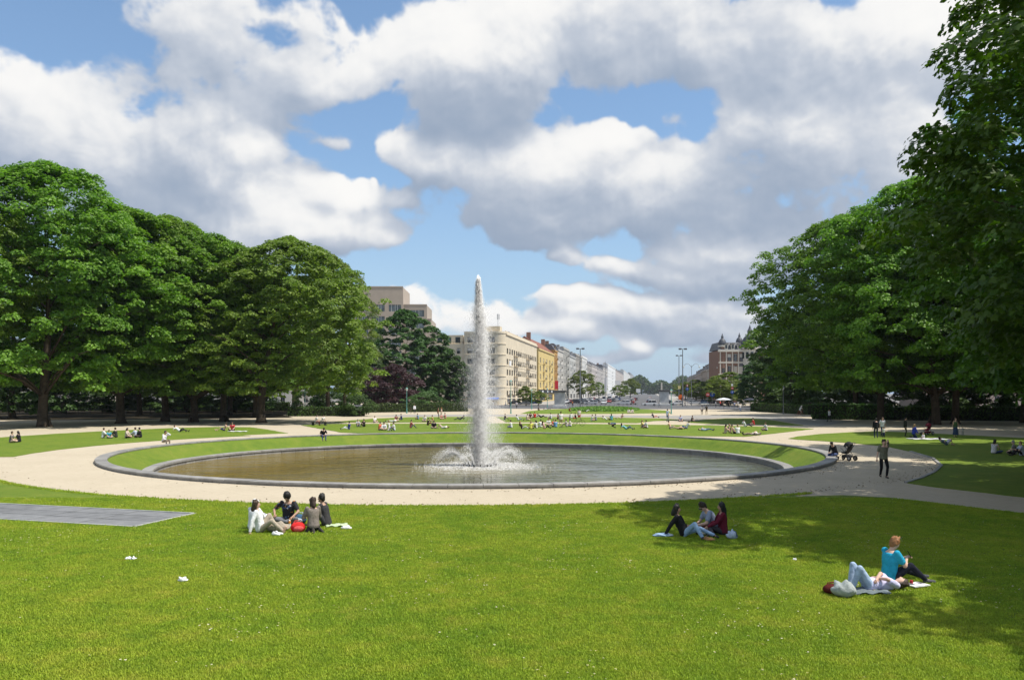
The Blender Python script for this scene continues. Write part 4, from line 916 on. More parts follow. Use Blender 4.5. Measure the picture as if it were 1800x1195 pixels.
# --- walker and the sitter with the stroller
person(on(1553, 840, 0), -94, 'walk', (.16, .16, .10), (.014, .014, .016), 'person in olive patterned shirt and black jeans walking with a phone at the mouth', skin='light', hair=(.05, .03, .02), detail=2, h=1.78,
       over=dict(hands=((.24, .06, 1.50), (.02, -.30, .82)), feet=((.10, .10, .09), (-.14, -.09, .12))), pattern=pattern_mat('olive_shirt', (.15, .155, .10), [(.20, .20, .14), (.10, .10, .07), (.24, .23, .17)], 30))
person(on(1469, 806, 0)+V3(0, 0, -.02), 205, 'wall', (.02, .02, .024), (.07, .10, .22), 'person in black top and blue jeans sitting on the ring wall beside the stroller', skin='tan', hair='black', style='bun', sleeve='long', detail=1, over=dict(s=(.5, 0, 1), feet=((.55, .12, -.12), (.52, -.12, -.14)), head=(.6, 0, 1)))
person(on(288, 783, 0), -25, 'wall', W_, (.24, .20, .14), 'person in white shirt and khaki trousers sitting on the ring wall at the left', skin='tan', hair='black', sleeve='long', detail=1, over=dict(hands=((.26, .08, .95), (.40, -.1, .42))))
person(on(567, 773, 0), -60, 'wall', (.022, .022, .025), BJ, 'person in black shirt and jeans hunched on the far ring wall', hair='black', detail=1, over=dict(s=(.55, 0, 1), head=(.7, 0, 1)))
# --- people on the lawns further off
FARP = 'people resting on the far lawns'
rows = [
 # px, py, yaw, pose, top, bottom, label, options
 (19, 778, 10, 'cross', (.17, .16, .15), BE, 'person in grey shirt and beige trousers at the left edge of the left lawn', dict(hair='brown')),
 (34, 777, 190, 'cross', K_, NV, 'dark haired person in a black top beside the one in beige trousers', dict(hair='black', style='bob')),
 (181, 770, 20, 'knees', W_, GY, 'person in white shirt at the left end of the trio below the maples', dict(hair='brown', sleeve='long')),
 (191, 770, -40, 'cross', TL, BJ, 'small person in teal between the white shirt and the dark jacket', dict(hair='brown', h=1.4)),
 (204, 769, 180, 'knees', (.045, .05, .04), DG, 'person in dark jacket at the right end of the trio below the maples', dict(hair='brown', sleeve='long')),
 (222, 770, 0, 'cross', (.55, .46, .38), K_, 'dark haired person in cream top facing the one in pale blue', dict(hair='black', style='bob', sleeve='long')),
 (239, 769, 170, 'knees', (.48, .55, .66), (.4, .36, .3), 'person in pale blue shirt turned to the dark haired one in cream', dict(hair='brown', sleeve='long')),
 (247, 769, 185, 'cross', K_, K_, 'person in black at the back of the one in pale blue', dict(hair='black', sleeve='long')),
 (316, 759, 5, 'prop', W_, (.05, .055, .05), 'reclining person in white with long dark trousers stretched out', dict(hair='brown')),
 (394, 757, 185, 'lean', None, NV, 'bare chested person sunbathing beside the one in red', dict(hair='brown', bare=True, legs='short', shoe=None)),
 (409, 757, -90, 'cross', (.55, .06, .07), K_, 'person in red top on a white towel by the olive tree', dict(hair='brown', style='bob')),
 (555, 748, 0, 'bench', (.62, .58, .55), (.20, .05, .05), 'person in white and maroon seated on the left of the bench', dict(hair='brown')),
 (567, 747.5, -30, 'bench', (.62, .60, .56), BE, 'person in white and beige seated on the right of the bench', dict(hair='black')),
 (613, 755, 185, 'lean', (.05, .07, .24), W_, 'person in blue top with white trousers alone on the far lawn', dict(hair='black', over=dict(s=(-.1, 0, 1)))),
 (629, 750, -70, 'knees', (.36, .37, .38), GY, 'person in grey next to the one all in black', dict(hair='grey', sleeve='long')),
 (640, 750, -110, 'knees', K_, K_, 'person all in black sitting next to the grey one', dict(hair='black', sleeve='long', style='long')),
 (667, 756, -20, 'cross', (.60, .12, .05), GY, 'person in orange top at the left of a foursome', dict(hair='black')),
 (675, 756, -80, 'cross', W_, BE, 'dark haired person in white next to the orange top', dict(hair='black', style='long', sleeve='long')),
 (684, 757, 185, 'kneel', (.74, .70, .64), (.6, .55, .48), 'person in cream kneeling in the foursome', dict(hair='fair', style='bob')),
 (693, 757, 200, 'knees', W_, BJ, 'person in white shirt and jeans at the right of the foursome', dict(hair='brown')),
 (696, 740, -60, 'cross', (.20, .07, .07), (.6, .55, .5), 'dark haired person behind the foursome next to the navy shirt', dict(hair='black', style='long')),
 (706, 738, 190, 'cross', (.03, .045, .13), NV, 'person in navy shirt behind the foursome', dict(hair='black', sleeve='long')),
 (690, 741.5, 180, 'back', W_, W_, 'person lying flat in white in front of the navy shirt', dict(hair='fair')),
 (747, 741, -100, 'cross', W_, GY, 'person in white left of the yellow and black trio', dict(hair='brown')),
 (761, 741, 190, 'cross', (.48, .33, .12), BE, 'person in ochre top behind the two in black', dict(hair='brown')),
 (752, 747.5, 0, 'knees', K_, (.12, .03, .02), 'person in black on the left of the pair near the jet', dict(hair='black')),
 (763, 753, -90, 'cross', K_, GY, 'person in black sitting cross legged left of the jet', dict(hair='black', style='bob', sleeve='long')),
 (777, 753, 175, 'back_up', W_, (.5, .4, .32), 'person lying with knees up beside the cross legged one in black', dict(hair='brown', legs='short', shoe=None)),
 (809, 738, 180, 'prop', K_, DG, 'person in black leaning back just left of the jet', dict(hair='black', sleeve='long')),
 (775, 737, -60, 'cross', (.55, .25, .22), BE, 'person in pink sitting below the standing couple', dict(hair='black')),
 (783, 736, 180, 'knees', (.5, .2, .18), GY, 'person in dark pink at the right of the standing couple', dict(hair='brown')),
 (911, 739, 10, 'lean', W_, (.35, .36, .4), 'person in white at the left end of the row with the red top', dict(hair='black')),
 (926, 738.5, -20, 'cross', (.5, .42, .34), (.55, .5, .42), 'person in beige second in the row with the red top', dict(hair='brown')),
 (932, 735, -80, 'cross', (.10, .05, .05), K_, 'dark clad person behind the one in beige', dict(hair='black', style='long')),
 (940, 734, 95, 'cross', RD, NV, 'person in a bright red top seen from behind', dict(hair='brown')),
 (951, 734, 0, 'prop', K_, K_, 'person in black lying on the right of the red top', dict(hair='black', sleeve='long')),
 (946, 721, -10, 'cross', K_, DG, 'person in black sitting alone on the flower lawn', dict(hair='black')),
 (961, 720, 0, 'back', W_, GY, 'person in white lying on the flower lawn', dict(hair='brown')),
 (918, 754, -10, 'lean', (.03, .02, .02), (.6, .58, .56), 'red haired person in black and white at the left end of the big group', dict(hair='red', style='long')),
 (933, 754, 80, 'cross', (.62, .60, .12), K_, 'person in pale yellow seen from behind in the big group', dict(hair='fair', style='bob')),
 (943, 753, 170, 'knees', W_, (.05, .03, .03), 'dark haired person in white right of the yellow top', dict(hair='black', style='bob')),
 (951, 751, 110, 'cross', (.8, .8, .8), W_, 'person in bright white shirt in the big group', dict(hair='black')),
 (964, 748, -80, 'cross', W_, (.5, .42, .34), 'person in white facing us in the middle of the big group', dict(hair='fair', style='long')),
 (972, 750, -60, 'cross', (.45, .09, .05), BJ, 'person in red brown left of the standing one', dict(hair='brown')),
 (977, 751, 100, 'knees', (.16, .32, .55), BJ, 'person in light blue seen from behind beside the standing one', dict(hair='brown')),
 (996, 750, 180, 'knees', (.50, .45, .45), GY, 'person in pale mauve right of the standing one', dict(hair='brown')),
 (1003, 749.5, 190, 'cross', (.72, .66, .62), BJ, 'person in cream next to the bicycle', dict(hair='black')),
 (1001, 723, 0, 'cross', (.45, .05, .05), K_, 'person in dark red on the near edge of the flower lawn', dict(hair='black')),
 (1004, 735, 90, 'cross', W_, BJ, 'person in white and jeans below the dark red one', dict(hair='brown')),
 (1012, 736, 180, 'cross', K_, RD, 'person in black between the white shirt and the standing red skirt', dict(hair='black')),
 (1031, 724, 180, 'prop', W_, K_, 'person in white and black reclining in front of the flowers', dict(hair='black')),
 (1066, 738.5, 10, 'prop', W_, (.6, .5, .4), 'person in white reclining left of the teal top', dict(hair='black')),
 (1075, 738.5, 100, 'cross', (.10, .32, .38), K_, 'person in teal seen from behind', dict(hair='black', style='long')),
 (1092, 736, 190, 'lean', (.55, .30, .27), (.6, .5, .42), 'person in pink leaning back on the right of the teal top', dict(hair='black')),
 (1105, 726, -90, 'cross', W_, W_, 'person in white at the edge of the flower lawn, left of a similar one', dict(hair='fair')),
 (1111, 726, -90, 'cross', (.74, .68, .64), W_, 'person in cream at the edge of the flower lawn, right of a similar one', dict(hair='fair')),
 (1081, 752, 190, 'bend', (.10, .13, .19), K_, 'person bending over in dark jeans on the far lawn', dict(hair='black', over=dict(p=.45, s=(1, 0, .1)))),
 (1101, 755, 0, 'prop', (.20, .45, .50), (.10, .15, .22), 'person in aqua reclining with legs to the right', dict(hair='black', style='long')),
 (1149, 734, 0, 'lean', (.03, .03, .05), (.62, .25, .22), 'person in black top and pink trousers leaning back', dict(hair='black')),
 (1196, 741, -90, 'cross', (.38, .43, .62), NV, 'person in pale lilac sitting at the end of the lawn strip', dict(hair='brown')),
 (1179, 753, -30, 'lean', None, (.5, .46, .42), 'bare chested person at the left of a trio on the far lawn', dict(hair='brown', bare=True, legs='short', shoe=None)),
 (1192, 754.5, 175, 'back', (.40, .30, .2), BE, 'person lying in the middle of the trio on the far lawn', dict(hair='black')),
 (1207, 753.5, 185, 'lean', W_, BJ, 'person in white and jeans at the right of the trio on the far lawn', dict(hair='black')),
 (1275, 762, -10, 'knees', (.5, .36, .28), (.55, .52, .5), 'dark haired person in a skin coloured top hugging knees', dict(hair='black', style='long', sleeve='none', legs='short')),
 (1283, 761, 190, 'knees', (.1, .08, .08), (.6, .55, .5), 'fair person facing the one hugging knees', dict(hair='fair', style='long', sleeve='none')),
 (1291, 762, 0, 'lean', (.58, .44, .36), (.05, .04, .04), 'person in a beige top back to back with the white shirt', dict(hair='brown', sleeve='none')),
 (1297, 762.5, 95, 'cross', (.76, .76, .76), K_, 'person in white shirt seen from behind near the lying bicycle', dict(hair='fair')),
 (1323, 764.5, 180, 'back', (.66, .64, .6), BE, 'person lying in pale clothes beside the lying bicycle', dict(hair='brown')),
 (1310, 750, 10, 'lean', (.66, .68, .72), NV, 'person in white sitting in the shade next to the red shirt', dict(hair='black')),
 (1325, 747.5, 180, 'cross', (.42, .03, .03), K_, 'person in red shirt sitting in the shade', dict(hair='black', style='cap')),
 (1664, 782, 0, 'back_up', (.12, .17, .26), (.55, .55, .6), 'person lying with bare knees raised on the shaded right lawn', dict(hair='brown', legs='short', shoe=None, over=dict(s=(-.8, 0, .45)))),
 (1747, 797, 25, 'cross', pattern_mat('patterned_top', (.6, .58, .58), [(.3, .28, .3), (.7, .68, .7)], 30), BJ, 'dark haired person in a pale patterned top sitting on the right lawn', dict(hair='black', style='bob', detail=1, sleeve='none')),
 (1784, 799, 150, 'cross', (.22, .21, .20), K_, 'person in grey at the right photo edge', dict(hair='grey', detail=1)),
 (1796, 801, 170, 'knees', (.40, .44, .54), K_, 'person in pale blue cut by the right photo edge', dict(hair='fair', detail=1)),
 (658, 743, -40, 'cross', W_, GY, 'person in white sitting left of the dark haired one on the lawn strip', dict(hair='brown')),
 (722, 752, 20, 'knees', (.45, .12, .1), BJ, 'person in brick red sitting alone between two groups left of the jet', dict(hair='black')),
 (735, 737, 200, 'cross', (.2, .3, .5), K_, 'person in mid blue on the lawn strip left of the jet', dict(hair='fair')),
 (887, 738, 10, 'knees', K_, GY, 'person in black just right of the jet on the lawn strip', dict(hair='black')),
 (899, 752, 170, 'cross', W_, BJ, 'person in white and jeans alone right of the jet', dict(hair='brown')),
 (957, 753.5, 30, 'lean', (.7, .45, .4), K_, 'person in salmon in front of the big group', dict(hair='brown', style='long')),
 (969, 736, 160, 'cross', (.55, .56, .6), NV, 'person in pale grey right of the one lying in black', dict(hair='brown')),
 (981, 737, -60, 'knees', (.2, .05, .06), K_, 'person in burgundy left of the standing red skirt', dict(hair='black', style='long')),
 (1040, 740, 5, 'cross', W_, BE, 'person in white and beige between the bicycle and the teal top', dict(hair='black')),
 (1048, 739, 185, 'cross', (.3, .33, .36), NV, 'person in slate grey facing the white and beige one', dict(hair='brown')),
 (1128, 752, -20, 'knees', (.6, .5, .2), BJ, 'person in mustard sitting right of the aqua top', dict(hair='fair', style='bob')),
 (1137, 752.5, 190, 'cross', W_, K_, 'person in white and black facing the mustard top', dict(hair='black')),
 (1240, 757, 10, 'back', (.3, .4, .5), BJ, 'person lying in blue between two groups on the far lawn', dict(hair='brown')),
 (1347, 757, 190, 'cross', (.6, .6, .62), NV, 'person in light grey at the shaded tip of the far lawn', dict(hair='brown')),
 # standing and walking
 (728.5, 727, -60, 'stand', (.70, .72, .76), DG, 'person in white shirt standing on the gravel left of the jet', dict(hair='brown', sleeve='long')),
 (722, 727, 0, 'stand', K_, K_, 'small dark clad child beside the standing white shirt', dict(hair='black', h=1.15, name='child', cat='child')),
 (770, 736, 0, 'stand', (.22, .10, .07), (.08, .05, .05), 'brown haired person standing in maroon behind the pink sitter', dict(hair='brown', style='long')),
 (776, 736, 180, 'stand', (.66, .48, .42), W_, 'person in pale pink standing face to face with the maroon one', dict(hair='red', style='long')),
 (986, 752, 95, 'stand', (.78, .74, .72), (.56, .42, .30), 'person in white shirt standing amid the big group', dict(hair='brown', legs='short', h=1.85)),
 (1018, 741, -90, 'stand', (.72, .62, .6), (.5, .05, .06), 'person in white and red standing behind the big group', dict(hair='black', legs='short')),
 (1173, 741, 30, 'stand', (.42, .56, .72), (.10, .13, .2), 'person in pale blue shirt standing by the green lamp post', dict(hair='black')),
 (1160, 716, 180, 'walk', W_, GY, 'person in white walking in front of the right pedestal', dict(hair='black')),
 (1234, 729, 90, 'stand', (.7, .7, .7), K_, 'person in white and black under the dark umbrella', dict(hair='black')),
 (1242, 729, 95, 'stand', (.06, .06, .05), BE, 'person in dark top and beige trousers holding the dark umbrella', dict(hair='black', over=dict(hands=((.12, .2, 1.25), (.1, -.27, .8))))),
 (1301, 724, -80, 'walk', (.62, .64, .68), (.15, .2, .32), 'person in white shirt and jeans walking past the cafe', dict(hair='fair')),
 (1458, 741, 200, 'walk', (.66, .67, .70), (.02, .02, .03), 'person in white shirt and dark trousers walking in front of the dark hedge', dict(hair='black')),
 (1540, 770, 80, 'stand', (.02, .02, .025), (.05, .06, .10), 'person in black standing next to the white shirted parent', dict(hair='black', sleeve='long', detail=1)),
 (1551, 767, -90, 'stand', (.66, .68, .72), NV, 'person in white shirt standing behind the small child', dict(hair='brown', detail=1)),
 (1553, 769.5, -100, 'stand', (.70, .70, .70), NV, 'small child in white standing at the forked maple', dict(hair='brown', h=.95, detail=1, name='child', cat='child')),
 (1591, 767, -30, 'stand', (.025, .03, .022), (.03, .035, .03), 'person in dark clothes standing left of the blue dress', dict(hair='black', sleeve='long', detail=1)),
 (1606, 770, 0, 'kneel', (.03, .05, .32), NV, 'fair haired person in royal blue crouching by the picnic blanket', dict(hair='fair', style='long', detail=1, sleeve='long', over=dict(p=.42))),
 (1624, 772, 185, 'cross', (.66, .66, .68), W_, 'child in white sitting on the picnic blanket', dict(hair='fair', h=1.05, detail=1, name='child', cat='child')),
 (1679, 769, -80, 'stand', (.07, .12, .06), (.035, .06, .12), 'person in green top and long blue skirt holding a child by the hand', dict(hair='brown', style='long', legs='skirt', detail=1, sleeve='none', over=dict(hands=((.08, .42, .72), (.06, -.27, .80))))),
 (1692, 766, -90, 'stand', (.52, .50, .46), (.3, .28, .26), 'toddler in beige holding the hand of the person in the long skirt', dict(hair='fair', h=.85, detail=1, name='child', cat='child')),
]
for (px, py, yaw, pose, top, bot, lab, op) in rows:
    op = dict(op); pat = None
    if not isinstance(top, (tuple, type(None))): pat, top = top, W_
    person(on(px, py, .03 if pose not in ('stand', 'walk', 'bench') else .0), yaw, pose, top, bot, lab, group=FARP if pose not in ('stand', 'walk') else 'people standing or strolling in the park', pattern=pat, **op)
# ------------------------------------------------------------------ street beyond the park
RR = Vector((AX.y, -AX.x, 0))
def av(s, w, z=0): return PC+AX*s+RR*w+Vector((0, 0, z))
ASPH = mat('asphalt', (.115, .115, .118), .9, .2, .8, spec=.2)
PAVE = mat('pavement', (.33, .31, .28), .9, .15, .6, spec=.2)
def sheet(name, pts, z, m): 
    o = link(name, npmesh(name, [(p.x, p.y, z) for p in pts], [tuple(range(len(pts)))]), None, m); tag(o, kind='structure'); return o
sheet('crossing_road', [av(146, -34), av(146, 52), av(190, 110), av(206, 130), av(206, -120), av(180, -120)], .012, ASPH)
sheet('avenue_road', [av(206.2, -20), av(206.2, 20), av(3200, 20), av(3200, -20)], .012, ASPH)
for sg in (-1, 1):
    a, b = (-34.2, -20.3) if sg < 0 else (20.3, 34.2); m_ = MB(); m_.prism([tuple(av(207, a)[:2]), tuple(av(207, b)[:2]), tuple(av(3000, b)[:2]), tuple(av(3000, a)[:2])][::1], 0, .13); o = m_.obj('pavement', PAVE); tag(o, kind='structure')
sheet('asphalt_path', G((648, 731.5), (700, 729), (840, 728.6), (1000, 729.4), (1190, 730.5), (1310, 728.5), (1420, 735), (1500, 741), (1440, 749), (1420, 747), (1360, 738), (1320, 734), (1275, 734.2), (1206, 736.8), (1160, 734.4), (1060, 732.3), (960, 731.8), (840, 731.6), (720, 732)), .012, mat('asphalt_path', (.30, .285, .26), .95, .2, .7, spec=.15))
SHADE_TONE = mat('painted_shade', (.045, .038, .026), .95, .35, .7, bmp=.3, spec=.05)  # dark colour stands in for tree shade on the gravel
sheet('painted_shade_ground', [Vector(p) for p in ((-34, 131, 0), (-40, 147, 0), (-45, 176, 0), (-60, 230, 0), (-150, 230, 0), (-150, 112, 0), (-85, 117, 0), (-56, 122, 0))], .012, SHADE_TONE)
sheet('painted_shade_ground', [at(1575, 739), at(1430, 734.5), at(1424, 727), Vector((70, 215, 0)), Vector((140, 215, 0)), Vector((140, 112, 0)), Vector((93, 111, 0))], .012, SHADE_TONE)
# ---- walls with real openings
def wall_holes(mb, O, U, Nn, W, Hh, wins, dp=.28, m=0, mr=0):
    """vertical wall from O along U (unit), outward normal Nn; openings (u0,u1,v0,v1) get reveals"""
    us = sorted({0, W} | {round(x, 3) for w in wins for x in w[:2]}); vs = sorted({0, Hh} | {round(x, 3) for w in wins for x in w[2:4]})
    hole = set()
    for (a, b, c, d) in wins:
        for i in range(len(us)-1):
            if us[i] >= a-1e-3 and us[i+1] <= b+1e-3:
                for j in range(len(vs)-1):
                    if vs[j] >= c-1e-3 and vs[j+1] <= d+1e-3: hole.add((i, j))
    P = lambda u, v, k=0: O+U*u+Vector((0, 0, v))-Nn*k
    flip = U.cross(Vector((0, 0, 1))).dot(Nn) < 0
    def q(a, b, c, d, mm): mb.add([a, b, c, d], [(0, 1, 2, 3) if not flip else (3, 2, 1, 0)], mm)
    for j in range(len(vs)-1):
        i = 0
        while i < len(us)-1:
            if (i, j) in hole: i += 1; continue
            k = i
            while k < len(us)-1 and (k, j) not in hole: k += 1
            q(P(us[i], vs[j]), P(us[k], vs[j]), P(us[k], vs[j+1]), P(us[i], vs[j+1]), m); i = k
    for (a, b, c, d) in wins:
        q(P(a, c), P(a, d), P(a, d, dp), P(a, c, dp), mr); q(P(b, d), P(b, c), P(b, c, dp), P(b, d, dp), mr); q(P(a, c, dp), P(b, c, dp), P(b, c), P(a, c), mr); q(P(a, d), P(b, d), P(b, d, dp), P(a, d, dp), mr)
WIN = {}
GLASS = glassm(); FRAMEW = mat('white_frame', (.70, .69, .66), .6); FRAMED = mat('dark_frame', (.06, .055, .05), .5); CURT = mat('curtain', (.52, .50, .46), .9)
def window_mesh(w, h, mul, fm):
    key = (round(w, 2), round(h, 2), mul, fm.name)
    if key in WIN: return WIN[key]
    f = MB(); t = .07
    f.box((0, 0, h-t/2), (w, .08, t)); f.box((0, 0, t/2), (w, .08, t)); f.box((-w/2+t/2, 0, h/2), (t, .08, h-2*t)); f.box((w/2-t/2, 0, h/2), (t, .08, h-2*t))
    for k in range(1, mul): f.box((-w/2+w*k/mul, 0, h/2), (t*.8, .07, h-2*t))
    me = f.mesh('window'); me.materials.append(fm)
    p = MB(); p.box((0, .02, h/2), (w-2*t+.02, .02, h-2*t+.02)); pe = p.mesh('pane'); pe.materials.append(GLASS)
    pc = MB(); pc.box((0, .02, h/2), (w-2*t+.02, .02, h-2*t+.02)); pc.box((0, .006, h*.72), (w-2*t, .008, h*.42), 1); pce = pc.mesh('pane'); pce.materials.append(GLASS); pce.materials.append(CURT)
    WIN[key] = (me, pe, pce); return WIN[key]
WR = random.Random(12)
def put_windows(root, O, U, Nn, wins, dp, fm, mul=2, sub=True):
    ang = math.atan2(U.y, U.x) if U.cross(Vector((0, 0, 1))).dot(Nn) > 0 else math.atan2(-U.y, -U.x)
    for (a, b, c, d) in wins:
        fme, pme, pce = window_mesh(b-a, d-c, mul if b-a < 2.2 else 3, fm); pos = O+U*((a+b)/2)+Vector((0, 0, c))-Nn*(dp-.05)
        w = link('window', fme, root, None, pos, (0, 0, ang)); p = link('pane', pme if WR.random() < .62 else pce, w)
def rows(W, n, w, z0, fh, nf, h, x0=.9):
    g = (W-2*x0)/n; return [(x0+g*(i+.5)-w/2, x0+g*(i+.5)+w/2, z0+fh*k, z0+fh*k+h) for k in range(nf) for i in range(n)]
def building(label, s0, s1, side, H, wallc, bays, fh=3.4, ww=1.1, wh=1.9, z0=4.6, depth=14, roof='flat', roofc=(.10, .10, .11), roofh=2.6, bands=True, shop=(.05, .05, .055), balc=(), endwin=2, fm=None, setback=0, w0=34.4, name='terrace_house', group='buildings along the avenue', cat='building', dormers=True, chim=True):
    """terraced block on the avenue: side -1 left, +1 right; origin at its near corner on the facade line"""
    fm = fm or FRAMEW
    L = s1-s0; org = av(s0, side*w0); root = empty(name, org); tag(root, label, cat, group)
    U, Nn, B = AX.copy(), -RR*side, RR*side; O = Vector((0, 0, 0)); nf = max(1, int((H-z0)/fh)); wallc = tuple(c_*.86 for c_ in wallc) if w0 == 34.4 and name == 'terrace_house' else wallc; WM = mat('facade', wallc, .9, .10, .35, bmp=.1, spec=.15); mb = MB()
    wins = rows(L, bays, ww, z0, fh, nf, wh); shopw = rows(L, max(1, bays//2), L/max(1, bays//2)*.62, .5, 9, 1, 2.7)
    wall_holes(mb, O, U, Nn, L, H, wins+shopw); ew = rows(depth, endwin, ww, z0, fh, nf, wh, 1.5) if endwin else []
    wall_holes(mb, O, B, -AX, depth, H, ew)
    far = O+U*L; mb.add([far, far+B*depth, far+B*depth+Vector((0, 0, H)), far+Vector((0, 0, H))], [(0, 1, 2, 3)])
    bk = O+B*depth; mb.add([bk, bk+U*L, bk+U*L+Vector((0, 0, H)), bk+Vector((0, 0, H))], [(0, 1, 2, 3)])
    tz = Vector((0, 0, H)); mb.add([O+tz, far+tz, far+B*depth+tz, bk+tz], [(0, 1, 2, 3)], 0)
    mb.obj('wall', [WM], root)
    put_windows(root, O, U, Nn, wins, .28, fm); put_windows(root, O, B, -AX, ew, .28, fm)
    sh = MB(); ang = math.atan2(U.y, U.x)
    for (a, b, c, d) in shopw: p = O+U*((a+b)/2)-Nn*.24+Vector((0, 0, (c+d)/2)); sh.box(p, (b-a, .05, d-c), 0, ang)
    sh.obj('shop_glass', glassm('shop_glass', (.035, .035, .04)), root)
    if bands:
        tr = MB(); TR = mat('facade_trim', tuple(min(.8, c*1.12) for c in wallc), .85)
        for z in [z0-.6]+[z0-.35+fh*k for k in range(1, nf, 2)]+[H-.35]:
            h_ = .30 if z < H-1 else .55; pr = .10 if z < H-1 else .35
            tr.box(O+U*L/2+Nn*pr/2+Vector((0, 0, z)), (L, pr, h_), 0, ang)
        tr.obj('cornice', TR, root)
    for i in balc:
        g = (L-1.8)/bays
        for k in range(nf):
            if k == 0 and len(balc) > 2: continue
            c = O+U*(.9+g*(i+.5))+Nn*.5+Vector((0, 0, z0+fh*k-.18)); bb = MB(); bb.box(c, (ww+1.2, 1.0, .16), 0, ang)
            for q in range(7): bb.box(c+U*((ww+1.1)*(q/6-.5))+Nn*.46+Vector((0, 0, .5)), (.05, .05, .85), 1, ang)
            bb.box(c+Nn*.46+Vector((0, 0, .95)), (ww+1.2, .07, .07), 1, ang); bb.obj('balcony', [WM, FRAMED], root)
    RM = mat('roof_cover', roofc, .8, .25, 1.5, bmp=.3)
    if roof == 'mansard' or roof == 'gable':
        rf = MB(); i_ = 1.6 if roof == 'mansard' else depth/2-.05; z = H+.02
        a = [O+Nn*.2, far+Nn*.2, far+B*depth, bk]; 
        t = [O+B*i_+U*(.3 if roof == 'mansard' else 0), far+B*i_-U*(.3 if roof == 'mansard' else 0), far+B*(depth-i_), bk-B*i_]
        V = [p+Vector((0, 0, z)) for p in a]+[p+Vector((0, 0, z+roofh)) for p in t]
        rf.add(V, [(0, 1, 5, 4), (1, 2, 6, 5), (2, 3, 7, 6), (3, 0, 4, 7), (4, 5, 6, 7)]); r_ = rf.obj('roof', RM, root)
        if dormers and roof == 'mansard':
            for i in range(max(1, bays//2)):
                c = O+U*(L*(i+.5)/max(1, bays//2))+B*.75+Vector((0, 0, z+1.05)); d_ = MB(); d_.box(c, (1.2, 1.3, 1.5), 0, ang); d_.box(c-B*.67, (.85, .06, 1.1), 1, ang); d_.box(c+Vector((0, 0, .85)), (1.4, 1.5, .18), 2, ang); d_.obj('dormer', [WM, GLASS, RM], r_)
        if chim:
            for k in (.08, .92): c_ = MB(); c_.box(O+U*L*k+B*depth*.4+Vector((0, 0, z+roofh*.7+.6)), (.9, 1.8, roofh*.8+1.6), 0, ang); c_.obj('chimney', mat('chimney_brick', (.30, .17, .12), .9), r_)
    else:
        p_ = MB(); 
        for (c, l, t_) in ((O+U*L/2+B*.15, L, .3), (bk-B*.15+U*L/2, L, .3)): p_.box(c+Vector((0, 0, H+.3)), (l, t_, .6), 0, ang)
        p_.obj('parapet', [WM], root)
        if chim:
            c_ = MB()
            for k in range(max(1, int(L/9))): c_.box(O+U*(3+9*k)+B*(3+2*(k % 2))+Vector((0, 0, H+.9)), (1.6, 1.4, 1.8), 0, ang)
            c_.obj('roof_hut', mat('roof_hut', (.35, .34, .33), .9), root)
    return root
def sD(D): return (D-57)/.98656-.0
def s_of(px, side=-1):   # distance along the avenue at which the facade line crosses a photo column
    k = (px-900)/FOC; w = 34.4*side
    # PC + AX s + RR w ; x = k*y
    return (k*(PC.y+RR.y*w)-PC.x-RR.x*w)/(AX.x-k*AX.y)
def hz(py, px, side=-1): p = av(s_of(px, side), 34.4*side); return zat(py, p.y)
# --- the big cream corner block
CREAM = (.63, .545, .41)
cb = building('large cream apartment block with rounded corner and rows of wide windows', s_of(889), s_of(943.5), -1, 23.2, CREAM, 15, fh=3.45, ww=2.7, wh=1.85, z0=2.7, depth=13, endwin=0, bands=True, balc=(3, 4, 9, 10), name='apartment_block', group=None, fm=FRAMED)
Wm = mat('facade', CREAM, .9); TRM = mat('facade_trim', tuple(min(.8, c*1.12) for c in CREAM), .85)
ci = MB(); Rc = 2.6; O = Vector((0, 0, 0)); Bv = -RR; cen = Vector((0, 0, 0))-RR*Rc  # quarter round corner in front of the end wall
n_ = 10; arcp = [cen+RR*Rc*math.cos(q)-AX*Rc*math.sin(q) for q in [math.pi/2*i/n_ for i in range(n_+1)]]
for i in range(n_):
    a, b = arcp[i], arcp[i+1]; ci.add([a, b, b+Vector((0, 0, 23.2)), a+Vector((0, 0, 23.2))], [(3, 2, 1, 0)])
fW = 10.5; fo = arcp[-1]; fw = [(u0, u0+w_, 2.7+3.45*k, 2.7+3.45*k+1.75) for k in range(6) for (u0, w_) in ((.5, 2.9), (5.1, 1.2), (7.6, 1.9))]
wall_holes(ci, fo, -RR, -AX, fW, 23.2, fw)
e_ = fo-RR*fW; ci.add([e_, e_+AX*Rc, e_+AX*Rc+Vector((0, 0, 23.2)), e_+Vector((0, 0, 23.2))], [(0, 1, 2, 3)])
ci.add([p+Vector((0, 0, 23.2)) for p in arcp+[e_, e_+AX*Rc, Vector((0, 0, 0))]], [tuple(range(n_+4))]); ci.obj('wall', Wm, cb)
put_windows(cb, fo, -RR, -AX, fw, .28, FRAMED)
